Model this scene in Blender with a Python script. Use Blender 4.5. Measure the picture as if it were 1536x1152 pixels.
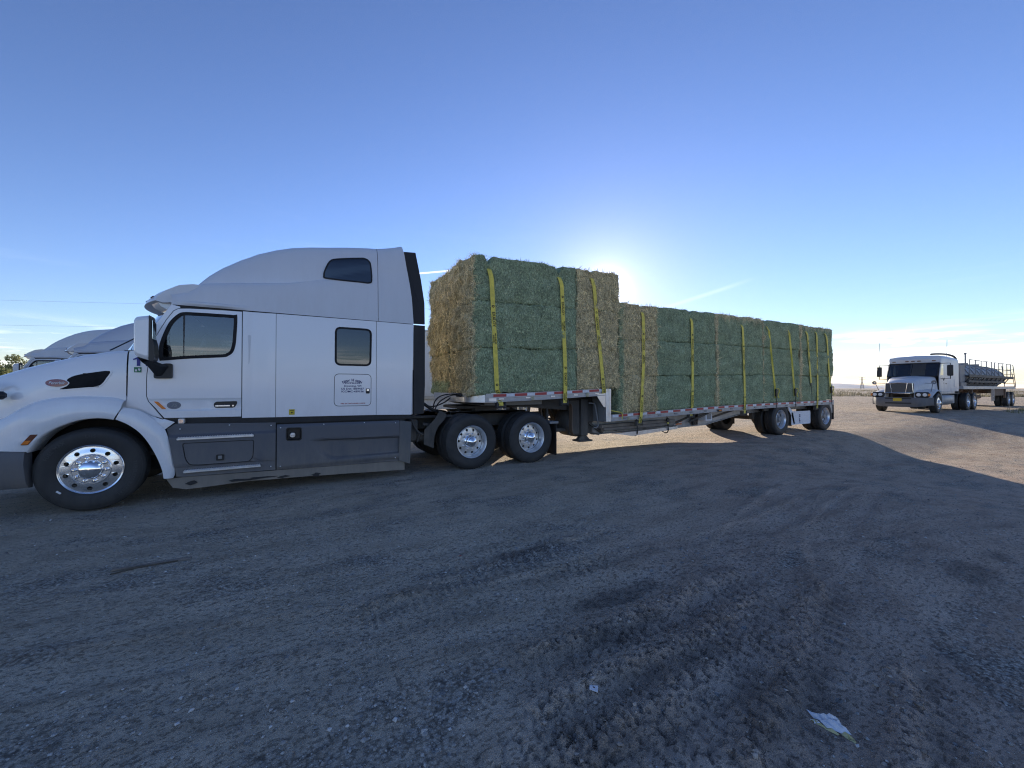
import bpy, bmesh, math, random
import numpy as np
from mathutils import Vector, Matrix, geometry

R = math.radians
PI = math.pi
random.seed(7)
rng = np.random.default_rng(11)
S = bpy.context.scene
C = S.collection
for o in list(bpy.data.objects):
    bpy.data.objects.remove(o)

# ------------------------------------------------------------------ camera
cam_d = bpy.data.cameras.new('camera')
cam = bpy.data.objects.new('camera', cam_d)
C.objects.link(cam)
cam.location = (2.0654, -6.7516, 1.517)
_fw = Vector((math.sin(.52194) * math.cos(.01046), math.cos(.52194) * math.cos(.01046), math.sin(.01046)))
cam.rotation_mode = 'QUATERNION'
cam.rotation_quaternion = _fw.to_track_quat('-Z', 'Y')
cam_d.sensor_fit = 'HORIZONTAL'
cam_d.sensor_width = 36.0
cam_d.lens = 36.0 * 593.71 / 1536.0
cam_d.clip_start = 0.05
cam_d.clip_end = 20000
S.camera = cam

# ------------------------------------------------------------------ sky, sun, exposure
SUN_AZ, SUN_EL = R(43.2), R(13.6)            # azimuth measured from +Y towards +X
world = bpy.data.worlds.new('World')
S.world = world
world.use_nodes = True
wn, wl = world.node_tree.nodes, world.node_tree.links
bg = wn['Background']
sky = wn.new('ShaderNodeTexSky')
sky.sky_type = 'NISHITA'
sky.sun_disc = False
sky.sun_elevation = SUN_EL
sky.sun_rotation = SUN_AZ
sky.altitude = 1500
sky.air_density = 1.0
sky.dust_density = 0.16
sky.ozone_density = 2.6
bg.inputs['Strength'].default_value = 0.13
sun_d = bpy.data.lights.new('sun', 'SUN')
sun_d.energy = 3.4
sun_d.angle = R(0.53)
sun_d.color = (1.0, 0.86, 0.68)
sun = bpy.data.objects.new('sun', sun_d)
C.objects.link(sun)
_s = Vector((math.sin(SUN_AZ) * math.cos(SUN_EL), math.cos(SUN_AZ) * math.cos(SUN_EL), math.sin(SUN_EL)))
sun.rotation_mode = 'QUATERNION'
sun.rotation_quaternion = (-_s).to_track_quat('-Z', 'Y')
sun.location = (40, 40, 30)
S.cycles.use_denoising = True
S.cycles.denoiser = 'OPENIMAGEDENOISE'
S.cycles.denoising_prefilter = 'NONE'
S.cycles.pixel_filter_type = 'BLACKMAN_HARRIS'
S.cycles.filter_width = 1.15
S.view_settings.view_transform = 'Standard'
S.view_settings.look = 'None'
S.view_settings.gamma = 1.0
S.view_settings.use_curve_mapping = False
S.view_settings.exposure = 1.12

def wmath(op, a, b=None, c=None, clamp=False):
    n = wn.new('ShaderNodeMath'); n.operation = op; n.use_clamp = clamp
    for i, v in enumerate((a, b, c)):
        if v is None: continue
        if isinstance(v, (int, float)): n.inputs[i].default_value = v
        else: wl.new(v, n.inputs[i])
    return n.outputs[0]
def wsmooth(v, a, b):
    n = wn.new('ShaderNodeMapRange'); n.interpolation_type = 'SMOOTHSTEP'
    wl.new(v, n.inputs[0]); n.inputs[1].default_value = a; n.inputs[2].default_value = b
    return n.outputs[0]
_tc = wn.new('ShaderNodeTexCoord')
_sep = wn.new('ShaderNodeSeparateXYZ'); wl.new(_tc.outputs['Generated'], _sep.inputs[0])
dx, dy, dz = _sep.outputs
elev = wmath('ARCSINE', dz)
azim = wmath('ARCTAN2', dx, dy)
def wnoise(sx, sy, off, scale=1.0, detail=6, rough=.6, dist=0.0):
    cmb = wn.new('ShaderNodeCombineXYZ')
    wl.new(wmath('MULTIPLY', azim, sx), cmb.inputs[0]); wl.new(wmath('MULTIPLY', elev, sy), cmb.inputs[1])
    cmb.inputs[2].default_value = off
    n = wn.new('ShaderNodeTexNoise'); n.inputs['Scale'].default_value = scale
    n.inputs['Detail'].default_value = detail; n.inputs['Roughness'].default_value = rough
    n.inputs['Distortion'].default_value = dist
    wl.new(cmb.outputs[0], n.inputs['Vector'])
    return n.outputs[0]
# low cloud decks along the horizon, thinning upwards, and thin cirrus
_n1 = wnoise(4.0, 42.0, 3.1, 1.0, 7, .58, .3)
_band = wmath('MULTIPLY', wsmooth(elev, .128, .06), wsmooth(elev, -.02, .02))
_cl = wmath('MULTIPLY', wsmooth(_n1, .44, .60), _band)
_n3 = wnoise(14.0, 60.0, 8.4, 1.0, 6, .55, .2)
_puff = wmath('MULTIPLY', wsmooth(_n3, .60, .68), wmath('MULTIPLY', wsmooth(elev, .10, .085), wsmooth(elev, .055, .065)))
_n2 = wnoise(3.0, 26.0, 21.7, 1.0, 5, .6, .5)
_cir = wmath('MULTIPLY', wmath('MULTIPLY', wsmooth(_n2, .58, .76), wmath('MULTIPLY', wsmooth(elev, .42, .30), wsmooth(elev, .12, .2))), .02)
def contrail(az0, el0, az1, el1, w, amp):
    """a straight vapour trail between two sky directions"""
    ca, sa = az1 - az0, el1 - el0
    L = math.hypot(ca, sa); ca /= L; sa /= L
    u = wmath('ADD', wmath('MULTIPLY', wmath('SUBTRACT', azim, az0), ca), wmath('MULTIPLY', wmath('SUBTRACT', elev, el0), sa))
    v = wmath('ABSOLUTE', wmath('SUBTRACT', wmath('MULTIPLY', wmath('SUBTRACT', azim, az0), sa), wmath('MULTIPLY', wmath('SUBTRACT', elev, el0), ca)))
    a = wmath('MULTIPLY', wsmooth(v, w, 0.0), wmath('MULTIPLY', wsmooth(u, -.01, .02), wsmooth(u, L, L * .6)))
    return wmath('MULTIPLY', a, amp)
_tr = wmath('MAXIMUM', contrail(R(10), R(14.9), R(27), R(17.2), .0028, .75), contrail(R(50), R(10.5), R(62.5), R(13.6), .007, .10))
_all = wmath('MAXIMUM', wmath('MAXIMUM', wmath('MULTIPLY', _cl, .8), wmath('MULTIPLY', _puff, .8)), wmath('MAXIMUM', _cir, _tr), clamp=True)
def vmath(op, a, b):
    n = wn.new('ShaderNodeVectorMath'); n.operation = op
    for i, v in enumerate((a, b)):
        if isinstance(v, tuple): n.inputs[i].default_value = v
        else: wl.new(v, n.inputs[i])
    return n.outputs[0]
# the whole sky gets a little more contrast, then a soft shoulder, as in the photograph's tone curve
_pw = vmath('POWER', sky.outputs[0], (1.40, 1.40, 1.40))
_pw = vmath('MULTIPLY', _pw, (.78, .60, .575))
_lum = wn.new('ShaderNodeRGBToBW'); wl.new(_pw, _lum.inputs[0])
_cmb = wn.new('ShaderNodeCombineXYZ'); _den = wmath('ADD', wmath('MULTIPLY', _lum.outputs[0], .14), 1.0)
for _i in range(3): wl.new(_den, _cmb.inputs[_i])
_skyc = vmath('DIVIDE', _pw, _cmb.outputs[0])
# the bright aureole close round the sun
_dt = wn.new('ShaderNodeVectorMath'); _dt.operation = 'DOT_PRODUCT'; wl.new(_tc.outputs['Generated'], _dt.inputs[0]); _dt.inputs[1].default_value = tuple(_s)
_dp = wmath('MAXIMUM', _dt.outputs['Value'], 0.0)
_au = wmath('ADD', wmath('MULTIPLY', wmath('POWER', _dp, 1300.0), 5.0), wmath('MULTIPLY', wmath('POWER', _dp, 170.0), 1.1))
_cmb2 = wn.new('ShaderNodeCombineXYZ')
for _i, _k in enumerate((1.0, .96, .86)): wl.new(wmath('MULTIPLY', _au, _k), _cmb2.inputs[_i])
_skyc = vmath('ADD', _skyc, _cmb2.outputs[0])
_mixw = wn.new('ShaderNodeMix'); _mixw.data_type = 'RGBA'
wl.new(_all, _mixw.inputs[0])
wl.new(_skyc, _mixw.inputs[6])
_mixw.inputs[7].default_value = (7.2, 7.3, 7.5, 1)
wl.new(_mixw.outputs[2], bg.inputs['Color'])

# ------------------------------------------------------------------ materials
def nodes(m):
    m.use_nodes = True
    nt = m.node_tree
    return nt.nodes, nt.links, nt.nodes['Principled BSDF']
def texco(n, l, scale=(1, 1, 1), kind='Object'):
    tc = n.new('ShaderNodeTexCoord'); mp = n.new('ShaderNodeMapping')
    mp.inputs['Scale'].default_value = scale
    l.new(tc.outputs[kind], mp.inputs[0])
    return mp.outputs[0]
def noise_n(n, l, vec, scale, detail=5, rough=.6):
    t = n.new('ShaderNodeTexNoise'); t.inputs['Scale'].default_value = scale
    t.inputs['Detail'].default_value = detail; t.inputs['Roughness'].default_value = rough
    l.new(vec, t.inputs['Vector']); return t.outputs[0]
def ramp(n, l, fac, stops):
    r = n.new('ShaderNodeValToRGB'); e = r.color_ramp.elements
    while len(e) < len(stops): e.new(.5)
    for i, (p, c) in enumerate(stops):
        e[i].position = p; e[i].color = (*c, 1) if len(c) == 3 else c
    l.new(fac, r.inputs[0]); return r.outputs[0]
def mixc(n, l, fac, a, b, mode='MIX'):
    m = n.new('ShaderNodeMix'); m.data_type = 'RGBA'; m.blend_type = mode
    for i, v in ((0, fac), (6, a), (7, b)):
        if isinstance(v, (int, float)): m.inputs[i].default_value = v
        elif isinstance(v, tuple): m.inputs[i].default_value = (*v, 1)
        else: l.new(v, m.inputs[i])
    return m.outputs[2]
def nmath(n, l, op, a, b=None, clamp=False):
    m = n.new('ShaderNodeMath'); m.operation = op; m.use_clamp = clamp
    for i, v in enumerate((a, b)):
        if v is None: continue
        if isinstance(v, (int, float)): m.inputs[i].default_value = v
        else: l.new(v, m.inputs[i])
    return m.outputs[0]
def nmap(n, l, v, a, b, c=0.0, d=1.0):
    m = n.new('ShaderNodeMapRange'); m.interpolation_type = 'SMOOTHSTEP'
    l.new(v, m.inputs[0])
    for i, x in enumerate((a, b, c, d)): m.inputs[i + 1].default_value = x
    return m.outputs[0]
def bump(n, l, h, bsdf, dist, strength=1.0):
    b = n.new('ShaderNodeBump'); b.inputs['Distance'].default_value = dist; b.inputs['Strength'].default_value = strength
    l.new(h, b.inputs['Height']); l.new(b.outputs[0], bsdf.inputs['Normal']); return b

def flat(name, col, rough=.5, metal=0.0, coat=0.0, var=.12, nscale=6.0, bmp=0.0, bscale=40):
    """plain finish with slight procedural mottling and wear"""
    m = bpy.data.materials.new(name); n, l, b = nodes(m)
    v = texco(n, l)
    f = noise_n(n, l, v, nscale, 6, .65)
    lo = tuple(c * (1 - var) for c in col); hi = tuple(min(1, c * (1 + var)) for c in col)
    l.new(ramp(n, l, f, [(.3, lo), (.7, hi)]), b.inputs['Base Color'])
    b.inputs['Metallic'].default_value = metal
    l.new(nmap(n, l, f, .3, .7, max(0.02, rough * .85), min(1, rough * 1.15)), b.inputs['Roughness'])
    b.inputs['Coat Weight'].default_value = coat; b.inputs['Coat Roughness'].default_value = .08
    if bmp: bump(n, l, noise_n(n, l, v, bscale, 4, .6), b, bmp)
    return m
def dusty(name, col, dust, rough, coat, z0, z1, amt, metal=0.0, base_amt=.06):
    """paint or plastic with road dust that thickens towards the wheels"""
    m = bpy.data.materials.new(name); n, l, b = nodes(m)
    tc = n.new('ShaderNodeTexCoord'); sp = n.new('ShaderNodeSeparateXYZ'); l.new(tc.outputs['Object'], sp.inputs[0])
    f = noise_n(n, l, texco(n, l, (2.2, 2.2, 1.0)), 2.0, 8, .68)
    g = noise_n(n, l, texco(n, l, (14, 14, 2.2)), 1.0, 6, .7)
    h = nmap(n, l, sp.outputs[2], z1, z0)
    d = nmath(n, l, 'MULTIPLY', nmath(n, l, 'ADD', nmath(n, l, 'MULTIPLY', h, amt), base_amt), nmap(n, l, nmath(n, l, 'ADD', nmath(n, l, 'MULTIPLY', f, .6), nmath(n, l, 'MULTIPLY', g, .4)), .32, .68, .25, 1.5), clamp=True)
    l.new(mixc(n, l, d, col, dust), b.inputs['Base Color'])
    l.new(nmap(n, l, d, 0, .7, rough, .75), b.inputs['Roughness'])
    l.new(nmap(n, l, d, 0, .5, coat, 0.0), b.inputs['Coat Weight'])
    b.inputs['Coat Roughness'].default_value = .05
    b.inputs['Metallic'].default_value = metal
    if coat > .4: bump(n, l, noise_n(n, l, texco(n, l, (1.1, 1.1, 1.6)), 1.3, 2, .5), b, .010, 1.0)
    return m
def glassy(name, tint, refl=.12):
    """thin automotive glazing: tinted see-through pane with a Fresnel mirror"""
    m = bpy.data.materials.new(name); m.use_nodes = True
    n, l = m.node_tree.nodes, m.node_tree.links
    for x in list(n): n.remove(x)
    out = n.new('ShaderNodeOutputMaterial'); mx = n.new('ShaderNodeMixShader')
    tr = n.new('ShaderNodeBsdfTransparent'); tr.inputs[0].default_value = (*tint, 1)
    gl = n.new('ShaderNodeBsdfGlossy'); gl.inputs['Roughness'].default_value = .015
    gl.inputs[0].default_value = (.95, .97, 1, 1)
    fr = n.new('ShaderNodeFresnel'); fr.inputs[0].default_value = 1.5
    a = nmath(n, l, 'ADD', nmath(n, l, 'MULTIPLY', fr.outputs[0], 1.6), refl, clamp=True)
    l.new(a, mx.inputs[0]); l.new(tr.outputs[0], mx.inputs[1]); l.new(gl.outputs[0], mx.inputs[2])
    l.new(mx.outputs[0], out.inputs[0])
    return m

DUST = (.27, .23, .18)
M = {}
M['white'] = dusty('white_paint', (.85, .865, .88), DUST, .24, .6, .75, 1.7, .13, base_amt=.012)
M['white_roof'] = dusty('white_fibreglass', (.68, .70, .725), DUST, .38, .35, 2.4, 3.2, .05, base_amt=.05)
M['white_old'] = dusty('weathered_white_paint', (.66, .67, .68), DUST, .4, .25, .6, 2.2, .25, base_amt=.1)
M['grey_plastic'] = dusty('dark_grey_plastic', (.095, .10, .115), (.26, .23, .19), .50, 0, .2, .95, .42, base_amt=.03)
M['grey_flare'] = dusty('pale_grey_plastic', (.095, .10, .105), DUST, .6, 0, .2, .9, .35)
M['black'] = flat('black_plastic', (.012, .013, .015), .42, var=.3)
M['black_matte'] = dusty('black_rubber_sheet', (.014, .014, .016), (.12, .11, .09), .65, 0, .2, 3.5, .08, base_amt=.03)
M['black_fabric'] = flat('dark_cab_lining', (.02, .021, .024), .9, var=.3)
M['seat_cloth'] = flat('grey_seat_cloth', (.07, .075, .085), .9, var=.25, nscale=40)
M['chassis'] = dusty('dirty_black_steel', (.030, .030, .032), (.19, .165, .13), .6, 0, .3, 1.3, .55, base_amt=.12)
M['rust'] = dusty('rusty_brown_steel', (.12, .066, .04), (.22, .17, .12), .75, 0, .3, 1.5, .4, base_amt=.2)
M['tyre'] = dusty('tyre_rubber', (.015, .016, .018), (.10, .093, .08), .6, 0, -.55, .55, .16, base_amt=.13)
M['tyre_letter'] = flat('tyre_lettering', (.05, .05, .052), .6)
M['rubber'] = flat('window_rubber', (.006, .006, .007), .75)
M['alu'] = flat('polished_aluminium', (.84, .85, .87), .24, 1.0, var=.05, nscale=9)
M['chrome'] = flat('chrome', (.92, .92, .93), .05, 1.0, var=.02)
M['alu_dull'] = flat('dull_aluminium', (.72, .73, .74), .34, .8, var=.12, nscale=8)
M['alu_rail'] = dusty('weathered_aluminium', (.47, .48, .50), (.36, .33, .28), .42, 0, .4, 2.0, .25, metal=.55, base_amt=.14)
M['steel_grey'] = dusty('grey_trailer_steel', (.24, .25, .26), (.30, .265, .22), .55, 0, .3, 1.4, .3, metal=.2, base_amt=.12)
M['wood'] = flat('grey_timber', (.23, .19, .15), .85, var=.35, nscale=5, bmp=.003, bscale=14)
M['red_tape'] = flat('red_reflective_tape', (.42, .045, .05), .35, var=.2, nscale=20)
M['white_tape'] = flat('white_reflective_tape', (.72, .73, .76), .35, var=.12, nscale=20)
M['amber'] = flat('amber_lens', (.75, .20, .015), .2, coat=.6, var=.15, nscale=30)
M['amber_dark'] = flat('dark_amber_lens', (.10, .018, .006), .2, coat=.6)
M['red_lens'] = flat('red_lens', (.35, .02, .015), .2, coat=.6)
M['clear_lens'] = flat('clear_lens', (.75, .75, .72), .08, coat=.8)
M['webbing'] = flat('yellow_webbing', (.80, .655, .11), .7, var=.22, nscale=14, bmp=.0006, bscale=300)
M['ink'] = flat('black_print', (.012, .012, .013), .6)
M['ink_blue'] = flat('dark_blue_vinyl', (.012, .02, .13), .4)
M['ink_blue2'] = flat('royal_blue_vinyl', (.02, .025, .24), .4)
M['ink_red'] = flat('red_vinyl', (.33, .05, .06), .45)
M['ink_white'] = flat('white_print', (.75, .76, .78), .4)
M['green_sticker'] = flat('green_sticker', (.02, .19, .09), .4, var=.3, nscale=60)
M['yellow_sticker'] = flat('yellow_sticker', (.55, .42, .02), .45)
M['orange_sign'] = flat('orange_sign_face', (.55, .17, .06), .5, var=.25, nscale=20)
M['badge_red'] = flat('red_badge_enamel', (.22, .015, .018), .2, coat=.8)
M['badge_grey'] = flat('grey_badge', (.16, .17, .20), .5, .2)
M['void'] = flat('deep_black_mesh', (.004, .004, .005), .9)
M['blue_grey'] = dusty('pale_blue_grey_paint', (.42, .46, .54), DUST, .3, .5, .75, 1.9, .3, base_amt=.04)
M['glass'] = glassy('side_glass', (.20, .23, .24), .06)
M['glass_dark'] = glassy('privacy_glass', (.05, .055, .06), .03)
M['glass_ws'] = glassy('windscreen', (.66, .76, .75), .03)
M['hose'] = flat('black_hose', (.016, .016, .017), .5)
M['brown_plate'] = dusty('dusty_beige_skirt', (.19, .17, .145), (.30, .26, .21), .8, 0, 0, .5, .6, base_amt=.2)
M['yellow_plate'] = flat('yellow_number_plate', (.62, .42, .03), .4)
M['tank_steel'] = dusty('weathered_tank_steel', (.24, .24, .25), (.27, .235, .2), .5, 0, .8, 2.6, .3, metal=.3, base_amt=.2)
M['bark'] = flat('bark', (.10, .08, .06), .9, var=.3, nscale=12, bmp=.01)
M['pole_wood'] = flat('pole_timber', (.12, .09, .07), .9, var=.3)
M['paper'] = flat('crumpled_paper', (.74, .75, .77), .6, var=.15, nscale=30)
M['paper_yellow'] = flat('yellow_card', (.58, .52, .25), .6)
M['red_plastic'] = flat('red_plastic_bit', (.5, .04, .03), .5)

# ------------------------------------------------------------------ mesh helpers
def link(o, parent=None):
    C.objects.link(o)
    if parent is not None: o.parent = parent
    return o
def mesh_of(name, verts, faces, mat, smooth=None):
    me = bpy.data.meshes.new(name)
    me.from_pydata([tuple(v) for v in verts], [], faces)
    if mat is not None: me.materials.append(mat)
    if smooth is not None:
        me.shade_smooth()
        me.set_sharp_from_angle(angle=R(smooth))
    me.update()
    return me
def mk(name, verts, faces, mat, parent=None, smooth=None, recalc=False):
    me = mesh_of(name, verts, faces, mat, None)
    if recalc:
        bm = bmesh.new(); bm.from_mesh(me); bmesh.ops.recalc_face_normals(bm, faces=bm.faces[:]); bm.to_mesh(me); bm.free()
    if smooth is not None:
        me.shade_smooth(); me.set_sharp_from_angle(angle=R(smooth))
    return link(bpy.data.objects.new(name, me), parent)
def thing(name, label, cat, loc=(0, 0, 0), group=None, rz=0.0):
    o = bpy.data.objects.new(name, None); o.location = loc; o.rotation_euler = (0, 0, rz)
    o.empty_display_size = .2
    C.objects.link(o); tag(o, label, cat, group); return o
def tag(o, label, cat, group=None):
    o['label'] = label; o['category'] = cat
    if group: o['group'] = group
    return o
def empty_part(name, parent, loc=(0, 0, 0)):
    o = bpy.data.objects.new(name, None); o.location = loc; o.empty_display_size = .1
    return link(o, parent)
def inst(name, me, parent, loc=(0, 0, 0), rot=(0, 0, 0), scale=None):
    o = bpy.data.objects.new(name, me); o.location = loc; o.rotation_euler = rot
    if scale: o.scale = scale
    return link(o, parent)
def copy_tree(o, parent=None, skip=()):
    c = o.copy(); C.objects.link(c)
    if parent is not None: c.parent = parent
    for ch in list(o.children):
        if ch.name.split('.')[0] in skip: continue
        copy_tree(ch, c, skip)
    return c

_BOXC = {}
class MB:
    """collects simple shapes into one mesh"""
    def __init__(s): s.v = []; s.f = []
    def add(s, vs, fs):
        b = len(s.v); s.v += [tuple(p) for p in vs]; s.f += [[i + b for i in f] for f in fs]
        return s
    def box(s, x0, x1, y0, y1, z0, z1, c=0.006, rot=None, piv=None):
        c = min(c, .3 * min(abs(x1 - x0), abs(y1 - y0), abs(z1 - z0)))
        X, Y, Z = (x0, x1), (y0, y1), (z0, z1)
        if c <= 0:
            vs = [(X[i], Y[j], Z[k]) for i in (0, 1) for j in (0, 1) for k in (0, 1)]
            fs = [(0, 1, 3, 2), (4, 6, 7, 5), (0, 4, 5, 1), (2, 3, 7, 6), (0, 2, 6, 4), (1, 5, 7, 3)]
        else:
            vs = []; idx = {}
            sg = (1, -1)
            for i in (0, 1):
                for j in (0, 1):
                    for k in (0, 1):
                        for a in (0, 1, 2):
                            d = [c * sg[i], c * sg[j], c * sg[k]]; d[a] = 0
                            idx[(i, j, k, a)] = len(vs)
                            vs.append((X[i] + d[0], Y[j] + d[1], Z[k] + d[2]))
            fs = []
            for i in (0, 1):
                q = [(i, 0, 0, 0), (i, 1, 0, 0), (i, 1, 1, 0), (i, 0, 1, 0)]
                fs.append([idx[t] for t in (q if i else q[::-1])])
                q = [(0, i, 0, 1), (0, i, 1, 1), (1, i, 1, 1), (1, i, 0, 1)]
                fs.append([idx[t] for t in (q if i else q[::-1])])
                q = [(0, 0, i, 2), (1, 0, i, 2), (1, 1, i, 2), (0, 1, i, 2)]
                fs.append([idx[t] for t in (q if i else q[::-1])])
            for i in (0, 1):
                for j in (0, 1):
                    q = [idx[(i, j, 0, 0)], idx[(i, j, 1, 0)], idx[(i, j, 1, 1)], idx[(i, j, 0, 1)]]
                    fs.append(q if (i + j) % 2 else q[::-1])
                    q = [idx[(i, 0, j, 0)], idx[(i, 1, j, 0)], idx[(i, 1, j, 2)], idx[(i, 0, j, 2)]]
                    fs.append(q[::-1] if (i + j) % 2 else q)
                    q = [idx[(0, i, j, 1)], idx[(1, i, j, 1)], idx[(1, i, j, 2)], idx[(0, i, j, 2)]]
                    fs.append(q if (i + j) % 2 else q[::-1])
            for i in (0, 1):
                for j in (0, 1):
                    for k in (0, 1):
                        t = [idx[(i, j, k, 0)], idx[(i, j, k, 1)], idx[(i, j, k, 2)]]
                        fs.append(t if (i + j + k) % 2 else t[::-1])
        if rot is not None:
            pv = Vector(piv if piv is not None else ((x0 + x1) / 2, (y0 + y1) / 2, (z0 + z1) / 2))
            vs = [tuple(rot @ (Vector(p) - pv) + pv) for p in vs]
        return s.add(vs, fs)
    def bar(s, p0, p1, w, h, up=(0, 0, 1), c=.003):
        p0, p1 = Vector(p0), Vector(p1); d = p1 - p0; L = d.length; d.normalize()
        a = d.cross(Vector(up)); a = a.normalized() if a.length > 1e-5 else Vector((1, 0, 0)); b = a.cross(d)
        m = MB(); m.box(0, L, -w / 2, w / 2, -h / 2, h / 2, c)
        return s.add([tuple(p0 + d * q[0] + a * q[1] + b * q[2]) for q in m.v], m.f)
    def cyl(s, p0, p1, r, n=14, r2=None, caps=True):
        p0, p1 = Vector(p0), Vector(p1); d = (p1 - p0).normalized(); r2 = r if r2 is None else r2
        a = d.orthogonal().normalized(); b = d.cross(a)
        vs = []
        for p, rr in ((p0, r), (p1, r2)):
            vs += [tuple(p + (a * math.cos(t) + b * math.sin(t)) * rr) for t in (2 * PI * i / n for i in range(n))]
        fs = [[i, (i + 1) % n, n + (i + 1) % n, n + i] for i in range(n)]
        if caps: fs += [list(range(n))[::-1], list(range(n, 2 * n))]
        return s.add(vs, fs)
    def tube(s, pts, r, n=8, closed=False):
        P = [Vector(p) for p in pts]; N = len(P); vs = []; prev = None
        for i in range(N):
            t = (P[(i + 1) % N] - P[i - 1]) if closed else (P[min(i + 1, N - 1)] - P[max(i - 1, 0)])
            t.normalize()
            a = t.orthogonal().normalized() if prev is None else (prev - t * prev.dot(t)).normalized()
            prev = a; b = t.cross(a); rr = r[i] if isinstance(r, (list, tuple)) else r
            vs += [tuple(P[i] + (a * math.cos(u) + b * math.sin(u)) * rr) for u in (2 * PI * k / n for k in range(n))]
        fs = []
        for i in range(N if closed else N - 1):
            j = (i + 1) % N
            fs += [[i * n + k, i * n + (k + 1) % n, j * n + (k + 1) % n, j * n + k] for k in range(n)]
        if not closed: fs += [list(range(n))[::-1], [(N - 1) * n + k for k in range(n)]]
        return s.add(vs, fs)
    def lathe_y(s, prof, n=48, cx=0, cz=0, closed=False):
        """profile of (radius, y) turned about a Y axis"""
        vs = []; k = len(prof)
        for i in range(n):
            t = 2 * PI * i / n
            vs += [(cx + r * math.cos(t), y, cz + r * math.sin(t)) for r, y in prof]
        fs = []
        for i in range(n):
            j = (i + 1) % n
            for a in range(k if closed else k - 1):
                b = (a + 1) % k
                fs.append([i * k + a, j * k + a, j * k + b, i * k + b])
        return s.add(vs, fs)
    def prism(s, poly, y0, y1):
        """polygon of (x, z) extruded along Y"""
        n = len(poly)
        vs = [(x, y0, z) for x, z in poly] + [(x, y1, z) for x, z in poly]
        fs = [list(range(n)), list(range(n, 2 * n))[::-1]] + [[i, i + n, (i + 1) % n + n, (i + 1) % n] for i in range(n)]
        return s.add(vs, fs)
    def loft(s, rows, close_u=False):
        k = len(rows[0]); vs = [p for r in rows for p in r]; fs = []
        for i in range(len(rows) - 1):
            for a in range(k if close_u else k - 1):
                b = (a + 1) % k
                fs.append([i * k + a, (i + 1) * k + a, (i + 1) * k + b, i * k + b])
        return s.add(vs, fs)
    def build(s, name, mat, parent=None, smooth=None, recalc=True):
        return mk(name, s.v, s.f, mat, parent, smooth, recalc)
    def mesh(s, name, mat, smooth=None):
        me = mesh_of(name, s.v, s.f, mat)
        bm = bmesh.new(); bm.from_mesh(me); bmesh.ops.recalc_face_normals(bm, faces=bm.faces[:]); bm.to_mesh(me); bm.free()
        if smooth is not None: me.shade_smooth(); me.set_sharp_from_angle(angle=R(smooth))
        return me

def round_poly(pts, r, n=4):
    out = []; N = len(pts)
    for i in range(N):
        p = Vector(pts[i]); a = Vector(pts[i - 1]) - p; b = Vector(pts[(i + 1) % N]) - p
        d = min(r, a.length * .45, b.length * .45); a.normalize(); b.normalize()
        p0, p2 = p + a * d, p + b * d
        for k in range(n + 1):
            t = k / n; q = p0 * (1 - t) ** 2 + p * 2 * t * (1 - t) + p2 * t * t
            out.append((q.x, q.y))
    return out
def smooth_curve(pts, n=4, closed=False):
    out = []; N = len(pts); P = [Vector(p) for p in pts]
    rngi = range(N if closed else N - 1)
    for i in rngi:
        p0 = P[(i - 1) % N] if closed or i > 0 else P[i]
        p1, p2 = P[i], P[(i + 1) % N]
        p3 = P[(i + 2) % N] if closed or i + 2 < N else p2
        for k in range(n):
            t = k / n
            q = .5 * ((2 * p1) + (p2 - p0) * t + (2 * p0 - 5 * p1 + 4 * p2 - p3) * t * t + (3 * p1 - p0 - 3 * p2 + p3) * t ** 3)
            out.append(tuple(q))
    if not closed: out.append(tuple(P[-1]))
    return out
def resample(pts, n):
    P = [Vector(p) for p in pts]; L = [0]
    for i in range(1, len(P)): L.append(L[-1] + (P[i] - P[i - 1]).length)
    out = []
    for k in range(n):
        t = L[-1] * k / (n - 1); i = 1
        while i < len(L) - 1 and L[i] < t: i += 1
        u = (t - L[i - 1]) / max(1e-9, L[i] - L[i - 1])
        out.append(tuple(P[i - 1].lerp(P[i], min(1, max(0, u)))))
    return out
def inset_poly(pts, d):
    """shrink (d>0) a polygon"""
    N = len(pts); A = sum(pts[i][0] * pts[(i + 1) % N][1] - pts[(i + 1) % N][0] * pts[i][1] for i in range(N))
    sg = 1 if A > 0 else -1; out = []
    for i in range(N):
        p = Vector(pts[i]); e0 = (p - Vector(pts[i - 1])).normalized(); e1 = (Vector(pts[(i + 1) % N]) - p).normalized()
        n0 = Vector((-e0.y, e0.x)) * sg; n1 = Vector((-e1.y, e1.x)) * sg
        b = (n0 + n1); b = b.normalized() if b.length > 1e-6 else n0
        q = p + b * (d / max(.4, b.dot(n0))); out.append((q.x, q.y))
    return out
def ssm(x, a, b):
    t = min(1, max(0, (x - a) / (b - a))); return t * t * (3 - 2 * t)
def interp(x, tab):
    if x <= tab[0][0]: return tab[0][1]
    for (a, b), (c, d) in zip(tab, tab[1:]):
        if x <= c: return b + (d - b) * (x - a) / (c - a)
    return tab[-1][1]

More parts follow.
